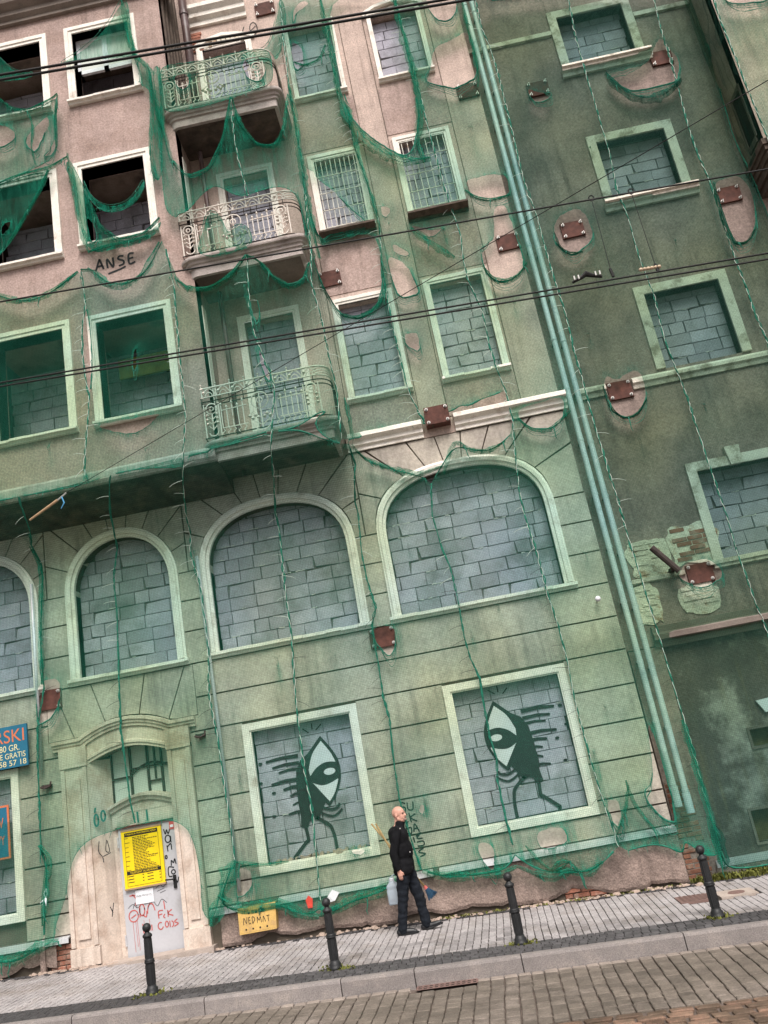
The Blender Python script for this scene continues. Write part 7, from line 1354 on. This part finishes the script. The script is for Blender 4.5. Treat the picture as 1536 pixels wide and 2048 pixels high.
b = MB(); b.tube([(-1.245, yM-.205, 1.44), (-1.243, yM-.218, 1.44)], .010, 8); b.cut(); b.tube([(-1.165, yM-.175, 1.10), (-1.163, yM-.188, 1.10)], .009, 8); b.obj('coat_button', BOLT, MAN)
tr = [((-1.31, yM-.05, .88), .125, (-1.29, yM+.05, .88), .125), ((-1.325, yM-.085, .84), .105, (-1.395, yM-.09, .46), .078), ((-1.395, yM-.09, .46), .078, (-1.465, yM-.09, gM+.11), .066), ((-1.462, yM-.09, gM+.13), .070, (-1.460, yM-.09, gM+.07), .068),
    ((-1.265, yM+.085, .84), .105, (-1.165, yM+.08, .46), .080), ((-1.165, yM+.08, .46), .078, (-1.135, yM+.08, gM+.12), .066), ((-1.135, yM+.08, gM+.13), .072, (-1.125, yM+.08, gM+.08), .070)]
t_ = blob('trousers', tr, .010, TROUS, MAN, 3); wrinkle(t_, .016, 11, 1, 1.6)
for (hx, hy, tip, pit) in ((-1.475, yM-.09, .23, 0.0), (-1.135, yM+.08, .24, .045)):
    g0 = gz(hx, hy)
    blob('shoe', [((hx-.045, hy, g0+.045), .042, (hx+.06, hy, g0+.048), .042), ((hx+.06, hy, g0+.045), .044, (hx+.16, hy-.01, g0+.036+pit*.6), .036), ((hx+.15, hy-.01, g0+.034+pit*.6), .036, (hx+tip-.035, hy-.015, g0+.028+pit), .026), ((hx-.02, hy, g0+.08), .042, (hx+.03, hy, g0+.075), .045)], .008, SHOE, MAN, 2)
    s_ = MB(); n = 14; pts_ = [(hx+.075+(.155)*math.cos(t)+.012, hy-.006+.047*math.sin(t)) for t in [k*2*math.pi/n for k in range(n)]]
    s_.add([(x, y, g0+.003+max(0, (x-hx-.05))/.2*pit) for x, y in pts_]+[(x, y, g0+.022+max(0, (x-hx-.05))/.2*pit) for x, y in pts_], [tuple(range(n-1, -1, -1)), tuple(range(n, 2*n))]+[(k, (k+1) % n, n+(k+1) % n, n+k) for k in range(n)]); s_.obj('sole', BLACK, MAN)
b = MB()
for s_ in (-1, 1): b.cut(); b.lathe(H(.083, s_*.031, .004), [(.002, -.006), (.010, 0), (.002, .006)], 8)
b.obj('eye', BLACK, MAN)
b = MB(); b.tube([H(.094, -.022, -.060), H(.099, 0, -.058), H(.094, .022, -.060)], .0045, 5); b.obj('mouth', mat('lip', (.30, .11, .09), .5), MAN)
b = MB()
for s_ in (-1, 1): b.cut(); b.tube([H(.090, s_*.045, .022), H(.094, s_*.018, .026)], .005, 5)
b.obj('eyebrow', mat('brow_hair', (.07, .05, .04), .8), MAN)
b = MB(); b.tube([H(.086, -.030, -.078), H(.098, 0, -.082), H(.086, .030, -.078)], [.012, .016, .012], 8); b.tube([H(.094, -.02, -.048), H(.099, 0, -.046), H(.094, .02, -.048)], .005, 6); b.obj('stubble', STUBB, MAN, True)
# what he carries on the far side
T = thing('broom', 'broom with yellow bamboo stick and blue bristles carried by the man', 'broom'); yb = yM+.26
A_, B_ = Vector((-1.71, yb+.03, 1.55)), Vector((-1.06, yb, .53)); MB().tube([A_, B_], .014, 8).obj('stick', BAMBOO, T, True)
d = (B_-A_).normalized(); b = MB(); b.tube([B_-d*.04, B_+d*.02], [.022, .03], 8); b.obj('socket', SPRAYR, T); b = MB(); r = random.Random(4)
for k in range(150):
    a = r.uniform(0, 6.28); q = r.random()**.5; o_ = d.orthogonal().normalized(); p_ = o_*math.cos(a)+d.cross(o_)*math.sin(a); s0 = B_+d*.01+p_*.028*q; b.tube([s0, s0+d*.08+p_*.03*q, s0+d*.15*r.uniform(.85, 1)+p_*.065*q], [.004, .004, .002], 3)
b.obj('bristles', BRUSH, T)
T = thing('pole', 'second pale stick held beside the broom', 'stick'); MB().tube([(-1.645, yb+.02, 1.545), (-1.36, yb-.02, .86), (-1.30, yb-.02, .72)], .013, 8).obj('stick', BAMBOO, T, True)
T = thing('plastic_canister', 'milky plastic water canister hanging behind the man', 'canister'); b = MB(); cx, cy, cz = -1.535, yM+.20, .40
def rr(z, w, d_): return [(cx+w*c_, cy+d_*s_, z) for c_, s_ in ((-1, -.7), (-.7, -1), (.7, -1), (1, -.7), (1, .7), (.7, 1), (-.7, 1), (-1, .7))]
rows = [rr(cz, .085, .06), rr(cz+.02, .095, .07), rr(cz+.20, .095, .07), rr(cz+.215, .088, .064), rr(cz+.235, .095, .07), rr(cz+.27, .085, .06), rr(cz+.31, .035, .035), rr(cz+.33, .03, .03)]
b.add([q for r_ in rows for q in r_], [(i*8+k, i*8+(k+1) % 8, (i+1)*8+(k+1) % 8, (i+1)*8+k) for i in range(7) for k in range(8)]+[tuple(range(7, -1, -1)), tuple(56+k for k in range(8))]); b.obj('bottle', JUG, T, True)
MB().lathe((cx, cy, cz+.325), [(.036, 0), (.036, .03), (.03, .035)], 12).obj('cap', PAPER, T)
b = MB(); b.tube([(cx-.06, cy, cz+.25), (cx-.03, cy, cz+.36), (cx+.10, cy, cz+.44), (cx+.23, cy+.04, cz+.46)], .009, 6); b.obj('handle', JUG, T)
bpy.context.view_layer.update()
